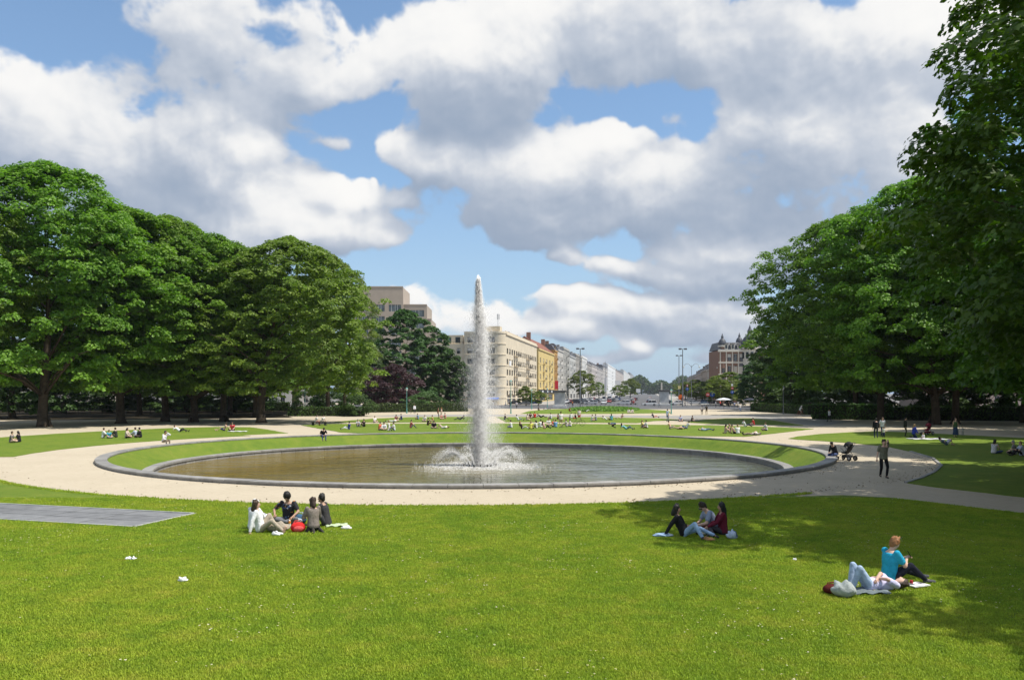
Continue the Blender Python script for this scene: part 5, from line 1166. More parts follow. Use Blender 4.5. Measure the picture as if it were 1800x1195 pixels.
for k in range(7):
    z = 2.2+3.45*k; bd = MB(); ring_ = [p+(p-cen).normalized()*.16 for p in arcp]+[e_-AX*.16, e_-AX*.0]+list(reversed(arcp)); h_ = .28 if k < 6 else .6
    o_ = [p+(p-cen).normalized()*.16 for p in arcp]; o_[-1] = arcp[-1]-AX*.16
    for i in range(n_): bd.add([o_[i]+Vector((0, 0, z)), o_[i+1]+Vector((0, 0, z)), o_[i+1]+Vector((0, 0, z+h_)), o_[i]+Vector((0, 0, z+h_)), arcp[i]+Vector((0, 0, z+h_)), arcp[i+1]+Vector((0, 0, z+h_)), arcp[i]+Vector((0, 0, z)), arcp[i+1]+Vector((0, 0, z))], [(3, 2, 1, 0), (4, 5, 2, 3), (0, 1, 7, 6)])
    bd.box((fo+e_)/2-AX*.08+Vector((0, 0, z+h_/2)), (fW, .16, h_), 0, math.atan2(-RR.y, -RR.x)); bd.obj('string_course', TRM, cb)
rh = MB(); rh.box(cen-RR*3+AX*3+Vector((0, 0, 24.3)), (7, 4, 2.2), 0, AXR*-1); rh.obj('penthouse', Wm, cb)
an = MB(); pa = cen-RR*.5+AX*3+Vector((0, 0, 25.4)); an.tube([pa, pa+Vector((0, 0, 4.2))], .09, 6); 
for k in range(3): an.box(pa+Vector((.35*math.cos(k*2.1), .35*math.sin(k*2.1), 3.2)), (.25, .15, 1.7), 0, k)
an.obj('antenna', mat('antenna_grey', (.40, .41, .42), .6), cb)
aw = MB(); aw.add([fo+RR*1-AX*.1+Vector((0, 0, 2.4)), fo-RR*5-AX*.1+Vector((0, 0, 2.4)), fo-RR*5-AX*2.2+Vector((0, 0, 1.9)), fo+RR*1-AX*2.2+Vector((0, 0, 1.9)), fo+RR*1-AX*2.2+Vector((0, 0, 1.6)), fo-RR*5-AX*2.2+Vector((0, 0, 1.6))], [(0, 1, 2, 3), (3, 2, 5, 4)]); aw.obj('blue_awning', mat('blue_canvas', (.04, .12, .42), .8), cb)
bn = MB(); bn.box(AX*8+RR*.12+Vector((0, 0, 13.6)), (3.6, .08, 1.6), 0, math.atan2(AX.y, AX.x)); bn.obj('banner', mat('white_banner', (.75, .74, .73), .7), cb)
# --- its lower wing on the left
wg = empty('apartment_wing', av(s_of(889)-1.5, -34.4-13.4)); tag(wg, 'lower cream apartment wing with setback top floor left of the fountain jet', 'building')
wm = MB(); fw = [(u0, u0+w_, 2.7+3.45*k, 2.7+3.45*k+1.75) for k in range(5) for (u0, w_) in ((1.2, 1.2), (4.6, 1.9), (8.6, 1.2))]
wall_holes(wm, Vector((0, 0, 0)), -RR, -AX, 12, 19.6, fw); 
for (a, b) in ((Vector((0, 0, 0)), AX*14), (-RR*12, -RR*12+AX*14)): wm.add([a, b, b+Vector((0, 0, 19.6)), a+Vector((0, 0, 19.6))], [(0, 1, 2, 3)])
wm.add([Vector((0, 0, 19.6)), -RR*12+Vector((0, 0, 19.6)), -RR*12+AX*14+Vector((0, 0, 19.6)), AX*14+Vector((0, 0, 19.6))], [(0, 1, 2, 3)]); wm.obj('wall', Wm, wg); put_windows(wg, Vector((0, 0, 0)), -RR, -AX, fw, .28, FRAMED)
tf = MB(); tf.box(-RR*5.4+AX*6+Vector((0, 0, 21.1)), (9.6, 9, 3), 0, -AXR); tf.obj('setback_floor', Wm, wg)
for q in (-3, 0, 3):
    g_ = MB(); g_.box(-RR*(5.4+q)+AX*1.46+Vector((0, 0, 21)), (1.6, .06, 1.9), 0, -AXR); g_.obj('window', GLASS, wg)
rl = MB(); rl.box(-RR*6+AX*.3+Vector((0, 0, 20.3)), (11.6, .08, .08), 0, -AXR)
for q in range(12): rl.box(-RR*(.5+q)+AX*.3+Vector((0, 0, 19.95)), (.05, .05, .7), 0, -AXR)
rl.obj('roof_railing', FRAMED, wg)
cp_ = MB(); cp_.box(-RR*10.5+AX*5+Vector((0, 0, 20.7)), (1.2, 1.2, 2.2), 0, -AXR); cp_.obj('chimney', mat('chimney_brick', (.30, .17, .12), .9), wg)
# --- yellow house with red roof, then the row
yb = building('yellow house with red tiled roof and black shop front', s_of(946.5), s_of(974), -1, hz(615, 955), (.60, .46, .20), 5, fh=3.5, ww=3.2, wh=2.3, z0=6.0, roof='gable', roofc=(.22, .085, .055), roofh=5.0, balc=(1, 3), endwin=2, name='yellow_house', depth=12)
sf = MB(); L_ = s_of(974)-s_of(946.5); sf.box(AX*L_/2+RR*.2+Vector((0, 0, 4.4)), (L_, .3, 1.5), 0, math.atan2(AX.y, AX.x))
for q in (.2, .5, .78): sf.box(AX*L_*q+RR*.38+Vector((0, 0, 4.4)), (4, .05, .8), 1, math.atan2(AX.y, AX.x))
sf.obj('shop_sign', [mat('black_sign', (.02, .02, .022), .5), mat('sign_white', (.7, .7, .7), .6)], yb)
rs_n = MB(); rs_n.box(AX*L_*.98+RR*1.3+Vector((0, 0, 7.6)), (.3, 1.6, 4.0), 0, math.atan2(AX.y, AX.x)); rs_n.obj('red_shop_sign', mat('sign_red', (.55, .02, .05), .5), yb)
row_l = [ # px0, px1, top y, colour, bays, roof, label
 (974.4, 980, 606, (.52, .30, .10), 3, 'mansard', 'narrow orange house beside the yellow house'), (980.2, 990, 605, (.58, .55, .50), 5, 'mansard', 'white ornate house with balconies right of the orange house'),
 (990.2, 1001, 609, (.46, .44, .40), 5, 'flat', 'grey stone apartment house with bare side wall'), (1001.2, 1012, 617, (.55, .54, .51), 5, 'mansard', 'pale house with tall oriel behind the floodlight mast'),
 (1012.2, 1023, 621, (.42, .39, .35), 6, 'flat', 'taupe apartment house behind the green street tree'), (1023.2, 1032, 625, (.74, .73, .70), 4, 'flat', 'bright white house above the green street tree'),
 (1032.2, 1040, 633, (.40, .37, .34), 5, 'mansard', 'grey brown house right of the bright white one'), (1040.2, 1050, 636, (.55, .50, .47), 6, 'mansard', 'pinkish gabled house in the middle of the row'),
 (1050.2, 1060, 642, (.48, .45, .43), 6, 'mansard', 'brown grey terrace behind the tall banner'), (1060.2, 1068, 641, (.56, .53, .50), 6, 'mansard', 'cream terrace before the white slab'),
 (1068.2, 1082, 639, (.78, .78, .77), 7, 'flat', 'tall white slab block far along the avenue'), (1082.2, 1096, 647, (.52, .47, .44), 8, 'mansard', 'far terrace beyond the white slab'),
 (1096.2, 1108, 650, (.66, .66, .64), 8, 'flat', 'far white apartment block near the vanishing point'), (1108.2, 1117, 655, (.40, .41, .43), 6, 'flat', 'last grey block at the end of the left row')]
for i, (a, b, ty, c, n, rf, lb) in enumerate(row_l):
    s0, s1 = s_of(a), s_of(b); H = hz(ty, a)-(2.4 if rf == 'mansard' else .6)
    building(lb, s0, s1, -1, H, c, n, fh=3.7, ww=min(5, (s1-s0)/n*.46), wh=2.3, z0=5.2, roof=rf, roofh=2.6, endwin=2, balc=(n//2,), depth=14)
row_r = [(1262, 1252, 634, (.52, .48, .42), 4, 'mansard', 'pale stone house with curved gable next to the brick one'), (1251.8, 1243, 637, (.46, .43, .39), 4, 'mansard', 'cream house with grey dome on the right of the avenue'), (1242.8, 1233, 640, (.40, .35, .31), 5, 'mansard', 'brown terrace on the right of the avenue'), (1232.8, 1222, 648, (.44, .39, .36), 6, 'mansard', 'grey red terrace behind the double street lamp'), (1221.8, 1208, 653, (.38, .36, .34), 8, 'flat', 'far terrace above the right street trees')]
for (a, b, ty, c, n, rf, lb) in row_r:
    s0, s1 = s_of(a, 1), s_of(b, 1); building(lb, s0, s1, 1, hz(ty, a, 1)-2.0, c, n, fh=3.5, ww=min(5, (s1-s0)/n*.46), wh=2.1, z0=4.6, roof=rf, roofh=2.6, endwin=2, balc=(n//2,), depth=14)
# --- red brick house with slate domes on the right
BD = 288.0; bo = atd(1263, BD); br = empty('domed_brick_house', bo); tag(br, 'red brick corner house with slate roof, white bands and grey domes', 'building')
ux = Vector((1, 0, 0)); nn = Vector((0, -1, 0)); Wb = (1350-1263)/FOC*BD; Hb = zat(616, BD)
BRK = mat('red_brick', (.21, .125, .092), .9, .25, 3.0, bmp=.2); STW = mat('white_stone', (.56, .53, .47), .85); SLATE = mat('slate_roof', (.075, .08, .095), .55, .25, 2.0)
bw = rows(Wb*.56, 4, 1.25, 2.4, 4.1, 4, 2.5, .6); m_ = MB(); wall_holes(m_, Vector((0, 0, 0)), ux, nn, Wb, Hb, bw); m_.add([(0, 0, 0), (0, 14, 0), (0, 14, Hb), (0, 0, Hb)], [(3, 2, 1, 0)]); m_.add([(0, 0, Hb), (Wb, 0, Hb), (Wb, 14, Hb), (0, 14, Hb)], [(0, 1, 2, 3)]); m_.obj('wall', BRK, br); put_windows(br, Vector((0, 0, 0)), ux, nn, bw, .28, FRAMEW)
st = MB()
for k in range(5): st.box((Wb*.28, -.08, 1.9+4.1*k), (Wb*.56, .16, .45))
for k in range(5): st.box((.6+k*(Wb*.56-1.2)/4, -.05, Hb/2), (.35, .10, Hb))
st.box((Wb/2, -.25, Hb-.1), (Wb+.4, .5, .7)); st.obj('stone_band', STW, br)
rf = MB(); z2 = zat(601, BD); rf.add([(0, -.3, Hb+.26), (Wb, -.3, Hb+.26), (Wb, 14, Hb+.26), (0, 14, Hb+.26), (.6, 2.2, z2), (Wb, 2.2, z2), (Wb, 12, z2), (.6, 12, z2)], [(0, 1, 5, 4), (1, 2, 6, 5), (2, 3, 7, 6), (3, 0, 4, 7), (4, 5, 6, 7)]); roof_ = rf.obj('roof', SLATE, br)
for k in range(4):
    d_ = MB(); x = 2.6+k*2.25; d_.box((x, .5, Hb+1.3), (1.1, 1.4, 1.9)); d_.box((x, -.22, Hb+1.3), (.7, .05, 1.3), 1); d_.box((x, .4, Hb+2.35), (1.4, 1.6, .2), 2); d_.obj('dormer', [STW, GLASS, SLATE], roof_)
def dome(nm, x, y, r, z0, zt, body_z, bodym):
    t = MB(); t.lathe([(r, body_z), (r, z0)], 16, 0, (x, y, 0)); t.lathe([(r*1.16, z0-.5), (r*1.16, z0), (r*1.02, z0+.06)], 16, 1, (x, y, 0))
    h = zt-z0; t.lathe([(r*1.0, z0+.05), (r*1.04, z0+h*.12), (r*.98, z0+h*.26), (r*.78, z0+h*.42), (r*.46, z0+h*.54), (r*.30, z0+h*.58), (r*.30, z0+h*.68), (r*.36, z0+h*.70), (r*.20, z0+h*.80), (r*.05, z0+h*.95), (.02, zt)], 16, 2, (x, y, 0)); t.obj(nm, [bodym, STW, SLATE], br, smooth=False)
dome('corner_turret', 1.6, 1.2, 1.35, zat(607, BD), zat(585, BD), Hb-6, BRK)
tx = (1319-1263)/FOC*BD; dome('domed_tower', tx, .6, 2.75, zat(611, BD), zat(570, BD), 0, STW)
tw = MB()
for k in range(4):
    for q in range(5):
        a = math.pi*(1.12+.19*q); z = 3+4.2*k; tw.box((tx+2.75*math.cos(a), .6+2.75*math.sin(a), z+1), (.9, .12, 2.2), 0, a+math.pi/2)
tw.obj('window', GLASS, br)
dome('rear_turret', tx-2.9, 3.2, 1.2, zat(603, BD), zat(583, BD), Hb-3, BRK); dome('side_turret', tx+5.2, 2.2, 1.6, zat(606, BD), zat(585, BD), Hb-5, STW)
# --- stepped beige office tower on the left
OD = 335.0; ob = atd(640, OD); of = empty('office_tower', ob); tag(of, 'stepped beige office tower with glass strip windows behind the trees', 'building')
OM = mat('office_stone', (.40, .335, .27), .85, .08, .4); OG = glassm('office_glass', (.10, .125, .13)); k_ = OD/FOC
def xo(px): return (px-640)*k_
steps = [(622, 708.5, 505, 0), (708.5, 750, 536, 1.2), (750, 757.5, 561, 2.0), (757.5, 771, 583, 2.6)]
for i, (a, b, ty, y0) in enumerate(steps):
    x0, x1, H = xo(a)+(.0 if i == 0 else .02), xo(b), zat(ty, OD); m_ = MB(); fw = []
    W = x1-x0; z = H-(9.6 if i == 0 else 4.6); n = max(1, int(W/5.5))
    if W > 4:
        while z > 6:
            fw += [(W*(q+.12)/n, W*(q+.88)/n, z, z+2.7) for q in range(n)]; z -= 4.6
    wall_holes(m_, Vector((x0, y0, 0)), ux, nn, W, H, fw, .35)
    m_.add([(x1, y0, 0), (x1, 22, 0), (x1, 22, H), (x1, y0, H)], [(0, 1, 2, 3)]); m_.add([(x0, y0, H), (x1, y0, H), (x1, 22, H), (x0, 22, H)], [(0, 1, 2, 3)]); m_.obj('wall', OM, of)
    for (u0, u1, v0, v1) in fw:
        c = x0+(u0+u1)/2; g_ = MB(); g_.box((c, y0+.36, (v0+v1)/2), (u1-u0, .06, v1-v0), 0)
        for q in (-.28, .02, .2): g_.box((c+(u1-u0)*q, y0+.31, (v0+v1)/2), (.10, .08, v1-v0), 1)
        g_.obj('window', [OG, FRAMEW], of)
    cp = MB(); cp.box(((x0+x1)/2, y0+.1, H+.2), (W, .5, .4)); cp.obj('parapet', OM, of)
# --- pale houses seen through the gaps under the trees
for i, (x0, x1, d, h, c, lb) in enumerate([(-128, -99, 205, 13, (.55, .49, .42), 'pale house glimpsed under the leftmost trees'), (-97, -74, 214, 11, (.62, .60, .56), 'white house glimpsed under the maples on the left'), (-72, -52, 222, 12, (.60, .58, .55), 'off white house glimpsed behind the olive tree'), (92, 118, 190, 12, (.50, .40, .34), 'house with brick trim glimpsed under the right trees')]):
    r_ = empty('park_side_house', (x0, d, 0)); tag(r_, lb, 'building', 'houses glimpsed behind the park trees'); W = x1-x0; fw = rows(W, int(W/3), 1.2, 1.3, 3.4, 3, 1.9); m_ = MB(); wall_holes(m_, Vector((0, 0, 0)), ux, nn, W, h, fw); m_.box((W/2, 5.2, h/2), (W, 9.6, h)); m_.obj('wall', mat('facade', c, .9), r_); put_windows(r_, Vector((0, 0, 0)), ux, nn, fw, .28, FRAMEW)
    rf = MB(); rf.add([(-.3, -.4, h), (W+.3, -.4, h), (W+.3, 10.4, h), (-.3, 10.4, h), (0, 5, h+4), (W, 5, h+4)], [(0, 1, 5, 4), (2, 3, 4, 5), (3, 0, 4), (1, 2, 5), (3, 2, 1, 0)]); rf.obj('roof', SLATE, r_)
# ------------------------------------------------------------------ hedges, railings, bushes, street trees, far wood
def hedge(label, p0, p1, h, wd, leaf=LEAF_HEDGE, seed=1, dens=26):
    p0, p1 = Vector(p0), Vector(p1); d = p1-p0; L = d.length; u = d/L; nrm = Vector((u.y, -u.x, 0)); rs = np.random.RandomState(seed); n = int(L*(2*h+wd)*dens)
    root = empty('hedge', p0); tag(root, label, 'hedge', 'clipped hedges round the park')
    q = rs.rand(n)*(2*h+wd); t = rs.rand(n)*L; lat = np.where(q < h, wd/2, np.where(q < h+wd, wd/2-(q-h), -wd/2)); z = np.where(q < h, q, np.where(q < h+wd, h, 2*h+wd-q))
    Nn = np.where((q < h)[:, None], np.array(nrm)[None], np.where((q < h+wd)[:, None], np.array([[0, 0, 1.]]), -np.array(nrm)[None])); wob = .10*np.sin(t*1.3+seed)+.07*np.sin(t*3.7)
    P = np.array(u)[None]*t[:, None]+np.array(nrm)[None]*lat[:, None]; P[:, 2] = z; P += Nn*(rs.normal(0, .05, n)+wob*.6)[:, None]; nn_ = Nn+rs.normal(0, .5, (n, 3)); nn_ /= np.linalg.norm(nn_, axis=1, keepdims=True)
    V, F3 = leaf_quads(P, nn_, .26, rs); link('leaves', npmesh('leaves', V, F3, attr=np.repeat(rs.rand(n), 2)), root, leaf)
    c = MB(); c.box(np.array(u)*L/2+np.array((0, 0, h/2-.06)), (L-.2, wd-.25, h-.12), 0, math.atan2(u.y, u.x)); c.obj('branches', mat('hedge_core', (.02, .03, .01), .95), root)
hedge('sunlit clipped hedge behind the standing couple left of the jet', at(640, 725), at(822, 723), 1.7, 1.2, seed=2)
hedge('shaded clipped hedge behind the seated pair on the bench', at(505, 731.5), at(642, 731), 1.5, 1.2, LEAF_HEDGE, 3)
hedge('long dark hedge under the maples on the left', (-125, 182, 0), (-47, 178, 0), 1.9, 1.4, LEAF_HEDGE, 4)
hedge('clipped hedge behind the grey lamp post and the cyclist', at(1322, 722.5), at(1425, 729), 1.7, 1.0, LEAF_DARK, 5)
hedge('dark hedge behind the person walking in white on the right', at(1426, 736.5), at(1570, 738), 2.2, 1.4, LEAF_DARK, 6)
hedge('dark hedge under the trees along the right edge', (52, 122, 0), (95, 112, 0), 1.9, 1.4, LEAF_DARK, 7)
def railing(label, p0, p1, h=1.15):
    p0, p1 = Vector(p0), Vector(p1); d = p1-p0; L = d.length; a = math.atan2(d.y, d.x); root = empty('iron_railing', p0, a); tag(root, label, 'railing', 'iron railings under the trees'); IR = mat('black_iron', (.018, .019, .018), .6)
    n = int(L/2.2)
    for i in range(n+1): p = MB(); p.box((L*i/n, 0, h/2+.04), (.07, .07, h+.08)); p.obj('post', IR, root)
    for z in (.2, h-.06): r_ = MB(); r_.box((L/2, 0, z), (L, .04, .05)); r_.obj('rail', IR, root)
    b_ = MB(); 
    for i in range(int(L/.24)): b_.box((.24*i+.12, .0, h/2), (.022, .022, h-.1))
    o = b_.obj('bars', IR, root); o['kind'] = 'stuff'
railing('black iron railing in the shade of the left maples', (-100, 150, 0), (-38, 142, 0)); railing('black iron railing in the shade of the right maples', (45, 124, 0), (92, 108, 0))
tree('shrub', at(632, 731.5), 3.6, 2.5, 'round light green bush at the end of the shaded hedge', .4, 'bush', 'bushes', cat='bush')
for i, (px, d, h, r, k, lb) in enumerate([(585, 172, 5, 4, 'shrub', 'dark green bush behind the shaded hedge'), (552, 176, 4.5, 4, 'shrub', 'bush behind the pale tree trunk'), (745, 182, 4, 4, 'shrub', 'low bush at the foot of the dark tree'), (40, 175, 4, 5, 'shrub', 'bush under the leftmost maple'), (190, 170, 4.5, 5, 'shrub', 'bush between the maple trunks on the left'), (330, 172, 4, 5, 'shrub', 'bush behind the pointed maple'), (440, 170, 4.5, 5, 'shrub', 'bush behind the leaning trunk'), (1500, 150, 5, 5, 'shrub', 'bush behind the walker in white'), (1600, 138, 5, 5, 'shrub', 'bush behind the forked maple trunk'), (1720, 130, 5, 5, 'shrub', 'bush right of the straight dark trunk'), (1400, 170, 6, 6, 'shrub', 'tall dark bush behind the cyclist')]):
    tree(k, atd(px, d), h, r, lb, i*1.1, 'bush', 'bushes', cat='bush')
for i, (x, d, h, r, lb) in enumerate([(-112, 160, 14, 9, 'low branching tree at the far left'), (-84, 158, 13, 8, 'low branching tree behind the left railing'), (-68, 165, 13, 8, 'low dark tree behind the slim maple'), (-55, 166, 12, 7, 'low dark tree behind the narrow maple'), (64, 160, 15, 8, 'low dark tree behind the forked maple trunk'), (80, 150, 14, 8, 'low dark tree behind the straight trunk'), (96, 140, 15, 9, 'low dark tree at the far right')]):
    tree('dark_b', (x, d, 0), h, r, lb, i*.9, 'understorey_tree', 'low trees behind the park belts')
for i, (px, d, ty, r, lb) in enumerate([(1023, 470, 652, 6.5, 'green street tree in front of the taupe house'), (1052, 560, 672, 5, 'street tree right of the green one on the left pavement'), (1108, 640, 666, 7, 'street tree where the left row of houses ends'), (1090, 520, 676, 5, 'street tree behind the white van'), (924, 246, 679, 2.6, 'young street tree before the cream block'), (946, 250, 688, 2.6, 'young street tree by the black shop front'), (1283, 262, 655, 6, 'street tree in front of the brick house'), (1268, 250, 668, 5, 'lower street tree left of the brick house tree'), (1222, 380, 668, 6, 'street tree behind the double lamp'), (1206, 450, 672, 6, 'street tree right of the floodlight masts'), (1240, 330, 671, 5, 'street tree on the right pavement')]):
    tree('street', atd(px, d), zat(ty, d), r, lb, i*1.9, 'street_tree', 'street trees along the avenue')
# far wood on the rise beyond the avenue
rs = np.random.RandomState(5); n = 15000; x = rs.uniform(60, 520, n); zt = 30+7*np.sin(x*.05)+5*np.sin(x*.13+1); P = np.stack((x, 1900+rs.uniform(0, 70, n), zt*rs.rand(n)**.6+rs.normal(0, 1.5, n)+1), 1); nn_ = rs.normal(0, 1, (n, 3)); nn_[:, 1] -= .8; nn_ /= np.linalg.norm(nn_, axis=1, keepdims=True)
V, F3 = leaf_quads(P, nn_, 6.0, rs); fwd = link('far_wood', npmesh('far_wood', V, F3, attr=np.repeat(rs.rand(n), 2)), None, LEAF_DARK); tag(fwd, 'bluish distant wood at the end of the avenue', 'wood', kind='stuff')
# flower bed on the far island
rs = np.random.RandomState(6); n = 9000; P = []
while len(P) < n:
    px, py = rs.uniform(1000, 1125), rs.uniform(717.6, 723.5); p = at(px, py); e = ((px-1062)/62)**2+((py-720.5)/3)**2
    if e < 1: P.append((p.x, p.y, .03+rs.rand()*.75*(1-e*.6)))
P = np.array(P); nn_ = rs.normal(0, .6, (n, 3))+np.array((0, -.3, .6)); nn_ /= np.linalg.norm(nn_, axis=1, keepdims=True); V, F3 = leaf_quads(P, nn_, .42, rs)
fb = link('flower_bed', npmesh('flower_bed', V, F3, attr=np.repeat(rs.rand(n), 2)), None, LEAF_FLOWER); tag(fb, 'bed of tall green plants on the far island lawn', 'plants', kind='stuff')
# ------------------------------------------------------------------ vehicles
TYRE = mat('tyre_rubber', (.02, .02, .02), .85); RIM = mat('wheel_rim', (.35, .35, .36), .35, metal=.8); CARGL = glassm('car_glass', (.02, .025, .03)); LAMPW = mat('headlamp', (.7, .7, .68), .2); LAMPR = mat('tail_lamp', (.45, .02, .02), .3)
def paint(c): return mat('car_paint', c, .28, .04, 2.0, spec=.6)
CARS = {}
def car_parts(kind):
    if kind in CARS: return CARS[kind]
    L, Wd, H, cab = {'hatch': (4.0, 1.72, 1.48, (-.95, -.45, 1.35, 2.0)), 'estate': (4.6, 1.78, 1.46, (-.75, -.05, 1.75, 2.22)), 'suv': (4.5, 1.85, 1.68, (-.85, -.30, 1.65, 2.15)), 'van': (5.2, 1.98, 2.2, (-1.9, -1.25, 2.3, 2.55))}[kind]
    st = [(-L/2, .42, .62, .72), (-L/2+.12, .28, .70, .90), (-L/2+.9, .22, .82, .96), (cab[0], .2, .90, 1.0), (0, .2, .93, 1.0), (L/2-.7, .22, .95, 1.0), (L/2-.1, .28, .92, .94), (L/2, .42, .80, .84)]   # x, sill, belt, width factor
    hw = Wd/2; V = []; Fs = []
    for (x, z0, z1, w) in st:
        for (y, z) in ((-hw*w*.94, z0), (-hw*w, z0+(z1-z0)*.45), (-hw*w*.93, z1), (hw*w*.93, z1), (hw*w, z0+(z1-z0)*.45), (hw*w*.94, z0)): V.append((x, y, z))
    k = 6
    for i in range(len(st)-1):
        for j in range(k): q = (j+1) % k; Fs.append((i*k+j, i*k+q, (i+1)*k+q, (i+1)*k+j))
    Fs += [tuple(range(k)), tuple(reversed(range((len(st)-1)*k, len(st)*k)))]
    body = npmesh('body', V, Fs, smooth=False)
    a, b, c, d = cab; zb = .90; V = [(a, -hw*.90, zb), (a, hw*.90, zb), (d, hw*.88, zb), (d, -hw*.88, zb), (b, -hw*.74, H-.05), (b, hw*.74, H-.05), (c, hw*.72, H-.07), (c, -hw*.72, H-.07)]
    glass = npmesh('windows', V, [(0, 1, 5, 4), (1, 2, 6, 5), (2, 3, 7, 6), (3, 0, 4, 7), (4, 5, 6, 7)])
    rf = MB(); rf.add([(b-.03, -hw*.75, H-.06), (b-.03, hw*.75, H-.06), (c+.05, hw*.73, H-.08), (c+.05, -hw*.73, H-.08), (b+.15, -hw*.66, H), (b+.15, hw*.66, H), (c-.1, hw*.64, H-.01), (c-.1, -hw*.64, H-.01)], [(0, 1, 5, 4), (1, 2, 6, 5), (2, 3, 7, 6), (3, 0, 4, 7), (4, 5, 6, 7), (3, 2, 1, 0)])
    for x in ((a+b)/2, (b+c)/2-.1, (c+d)/2):
        for s in (-1, 1): rf.tube([(x+.06, s*hw*.905, zb-.01), (x if x > a+.4 else x+.25, s*hw*.745, H-.04)], .035, 5)
    roof = rf.mesh('roof')
    ty = MB(); ty.tube([(0, -.10, 0), (0, .10, 0)], .32, 16); tyre = ty.mesh('tyre', False); tyre.materials.append(TYRE); ri = MB(); ri.tube([(0, -.108, 0), (0, .108, 0)], .205, 10); rim = ri.mesh('rim'); rim.materials.append(RIM)
    hl = MB(); hl.bevbox((0, 0, 0), (.12, .36, .16), .03); hlm = hl.mesh('headlight'); hlm.materials.append(LAMPW); tl = MB(); tl.bevbox((0, 0, 0), (.08, .26, .22), .02); tlm = tl.mesh('taillight'); tlm.materials.append(LAMPR)
    glass.materials.append(CARGL); CARS[kind] = (body, glass, roof, tyre, rim, hlm, tlm, L, hw); return CARS[kind]
def car(kind, loc, yaw, col, label, group='cars on the roads beyond the park', box=None, cat='car'):
    body, glass, roof, tyre, rim, hl, tl, L, hw = car_parts(kind); root = empty('van' if cat == 'van' else 'car', loc, math.radians(yaw)); tag(root, label, cat, group); pm = paint(col)
    for nm, me in (('body', body), ('roof', roof)): m2 = me.copy(); m2.materials.append(pm); link(nm, m2, root)
    link('windows', glass, root)
    for x in (-L*.30, L*.29):
        for s in (-1, 1): w = link('wheel', tyre, root, None, (x, s*(hw-.09), .32)); link('rim', rim, w)
    for s in (-1, 1): link('headlight', hl, root, None, (-L/2+.06, s*hw*.62, .66)); link('taillight', tl, root, None, (L/2-.03, s*hw*.68, .78))
    return root
WH, SI, BKc, GRc, BLc, RDc = (.72, .72, .72), (.40, .41, .43), (.02, .02, .023), (.12, .125, .13), (.03, .06, .16), (.35, .03, .03)
side = math.degrees(-AXR)   # across the avenue
for (px, py, kind, yo, col, lb) in [
 (1039, 711, 'estate', 0, SI, 'silver estate car crossing in front of the flower bed'), (1024, 709.5, 'hatch', 0, BKc, 'black hatchback left of the silver estate car'), (1046, 708, 'hatch', 0, GRc, 'dark grey hatchback behind the silver estate car'),
 (1095, 711.5, 'estate', 0, (.50, .51, .53), 'pale silver estate car left of the red motorcycle'), (1142, 713, 'suv', 0, WH, 'white off-road car left of the right pedestal'), (1190, 712, 'hatch', 0, WH, 'white hatchback right of the right pedestal'),
 (1222, 711, 'estate', 180, SI, 'silver estate car behind the dark umbrella'), (1256, 711, 'estate', 180, BKc, 'black estate car right of the dark umbrella'), (1284, 711.5, 'hatch', 180, GRc, 'grey hatchback before the brick house'), (1241, 709, 'hatch', 180, BLc, 'dark blue hatchback between two estate cars'),
 (1009, 709.5, 'suv', 0, BKc, 'black off-road car right of the left pedestal'), (904, 711, 'hatch', 0, BKc, 'black hatchback before the blue awning'), (922, 711.5, 'estate', 0, GRc, 'dark estate car left of the green lamp posts'), (942, 710.5, 'hatch', 0, BLc, 'dark blue hatchback before the black shop'), (880, 711, 'hatch', 0, GRc, 'grey hatchback just right of the jet')]:
    car(kind, at(px, py, .015), side+yo, col, lb)
car('van', at(1062, 704.5, .015), side+90, WH, 'white van driving towards the park', cat='van'); car('van', at(1084, 702, .015), side+90, (.55, .6, .68), 'pale blue van behind the white van', cat='van')
rc = random.Random(8); cols = [WH, SI, BKc, GRc, BLc, RDc, (.5, .5, .52), SI]; cw = ['white', 'silver', 'black', 'dark grey', 'dark blue', 'red', 'pale grey', 'silver']
k = 0
for w in (-17.6, -11, -4, 4, 11, 17.6):
    for s in ([222+16*i for i in range(11)] if abs(w) > 15 else [232+34*i for i in range(6)]):
        q = (k*5+3) % 8; k += 1; park = abs(w) > 15
        car('hatch' if k % 3 else 'estate', av(s+rc.uniform(-3, 3), w, .015), math.degrees(math.pi/2-AXR)+(0 if w < 0 else 180), cols[q], ('%s %s, %s from the square in the %s %s' % (cw[q], 'hatchback' if k % 3 else 'estate car', ['first', 'second', 'third', 'fourth', 'fifth', 'sixth', 'seventh', 'eighth', 'ninth', 'tenth', 'eleventh'][int((s-222)/16) if park else int((s-232)/34)], {-17.6: 'left kerb', 17.6: 'right kerb', -11: 'left outer traffic', 11: 'right outer traffic', -4: 'left inner traffic', 4: 'right inner traffic'}[w], 'row' if park else 'lane')), 'parked cars along the avenue' if park else 'traffic on the avenue')
tk = empty('truck', at(1072, 702.5, .015), math.radians(side+90)); tag(tk, 'white box truck between the two vans', 'truck')
m_ = MB(); m_.bevbox((1.4, 0, 1.95), (4.6, 2.3, 2.5), .05); m_.obj('cargo_box', paint(WH), tk); m_ = MB(); m_.bevbox((-1.9, 0, 1.25), (1.7, 2.1, 1.7), .12); m_.obj('cab', paint(WH), tk); m_ = MB(); m_.bevbox((-2.74, 0, 1.55), (.06, 1.8, .7), .01); m_.obj('windscreen', CARGL, tk)
for x in (-1.9, 2.4):
    for s in (-1, 1): w_ = link('wheel', CARS['van'][3], tk, None, (x, s*.95, .40)); link('rim', CARS['van'][4], w_); w_.scale = (1.25,)*3
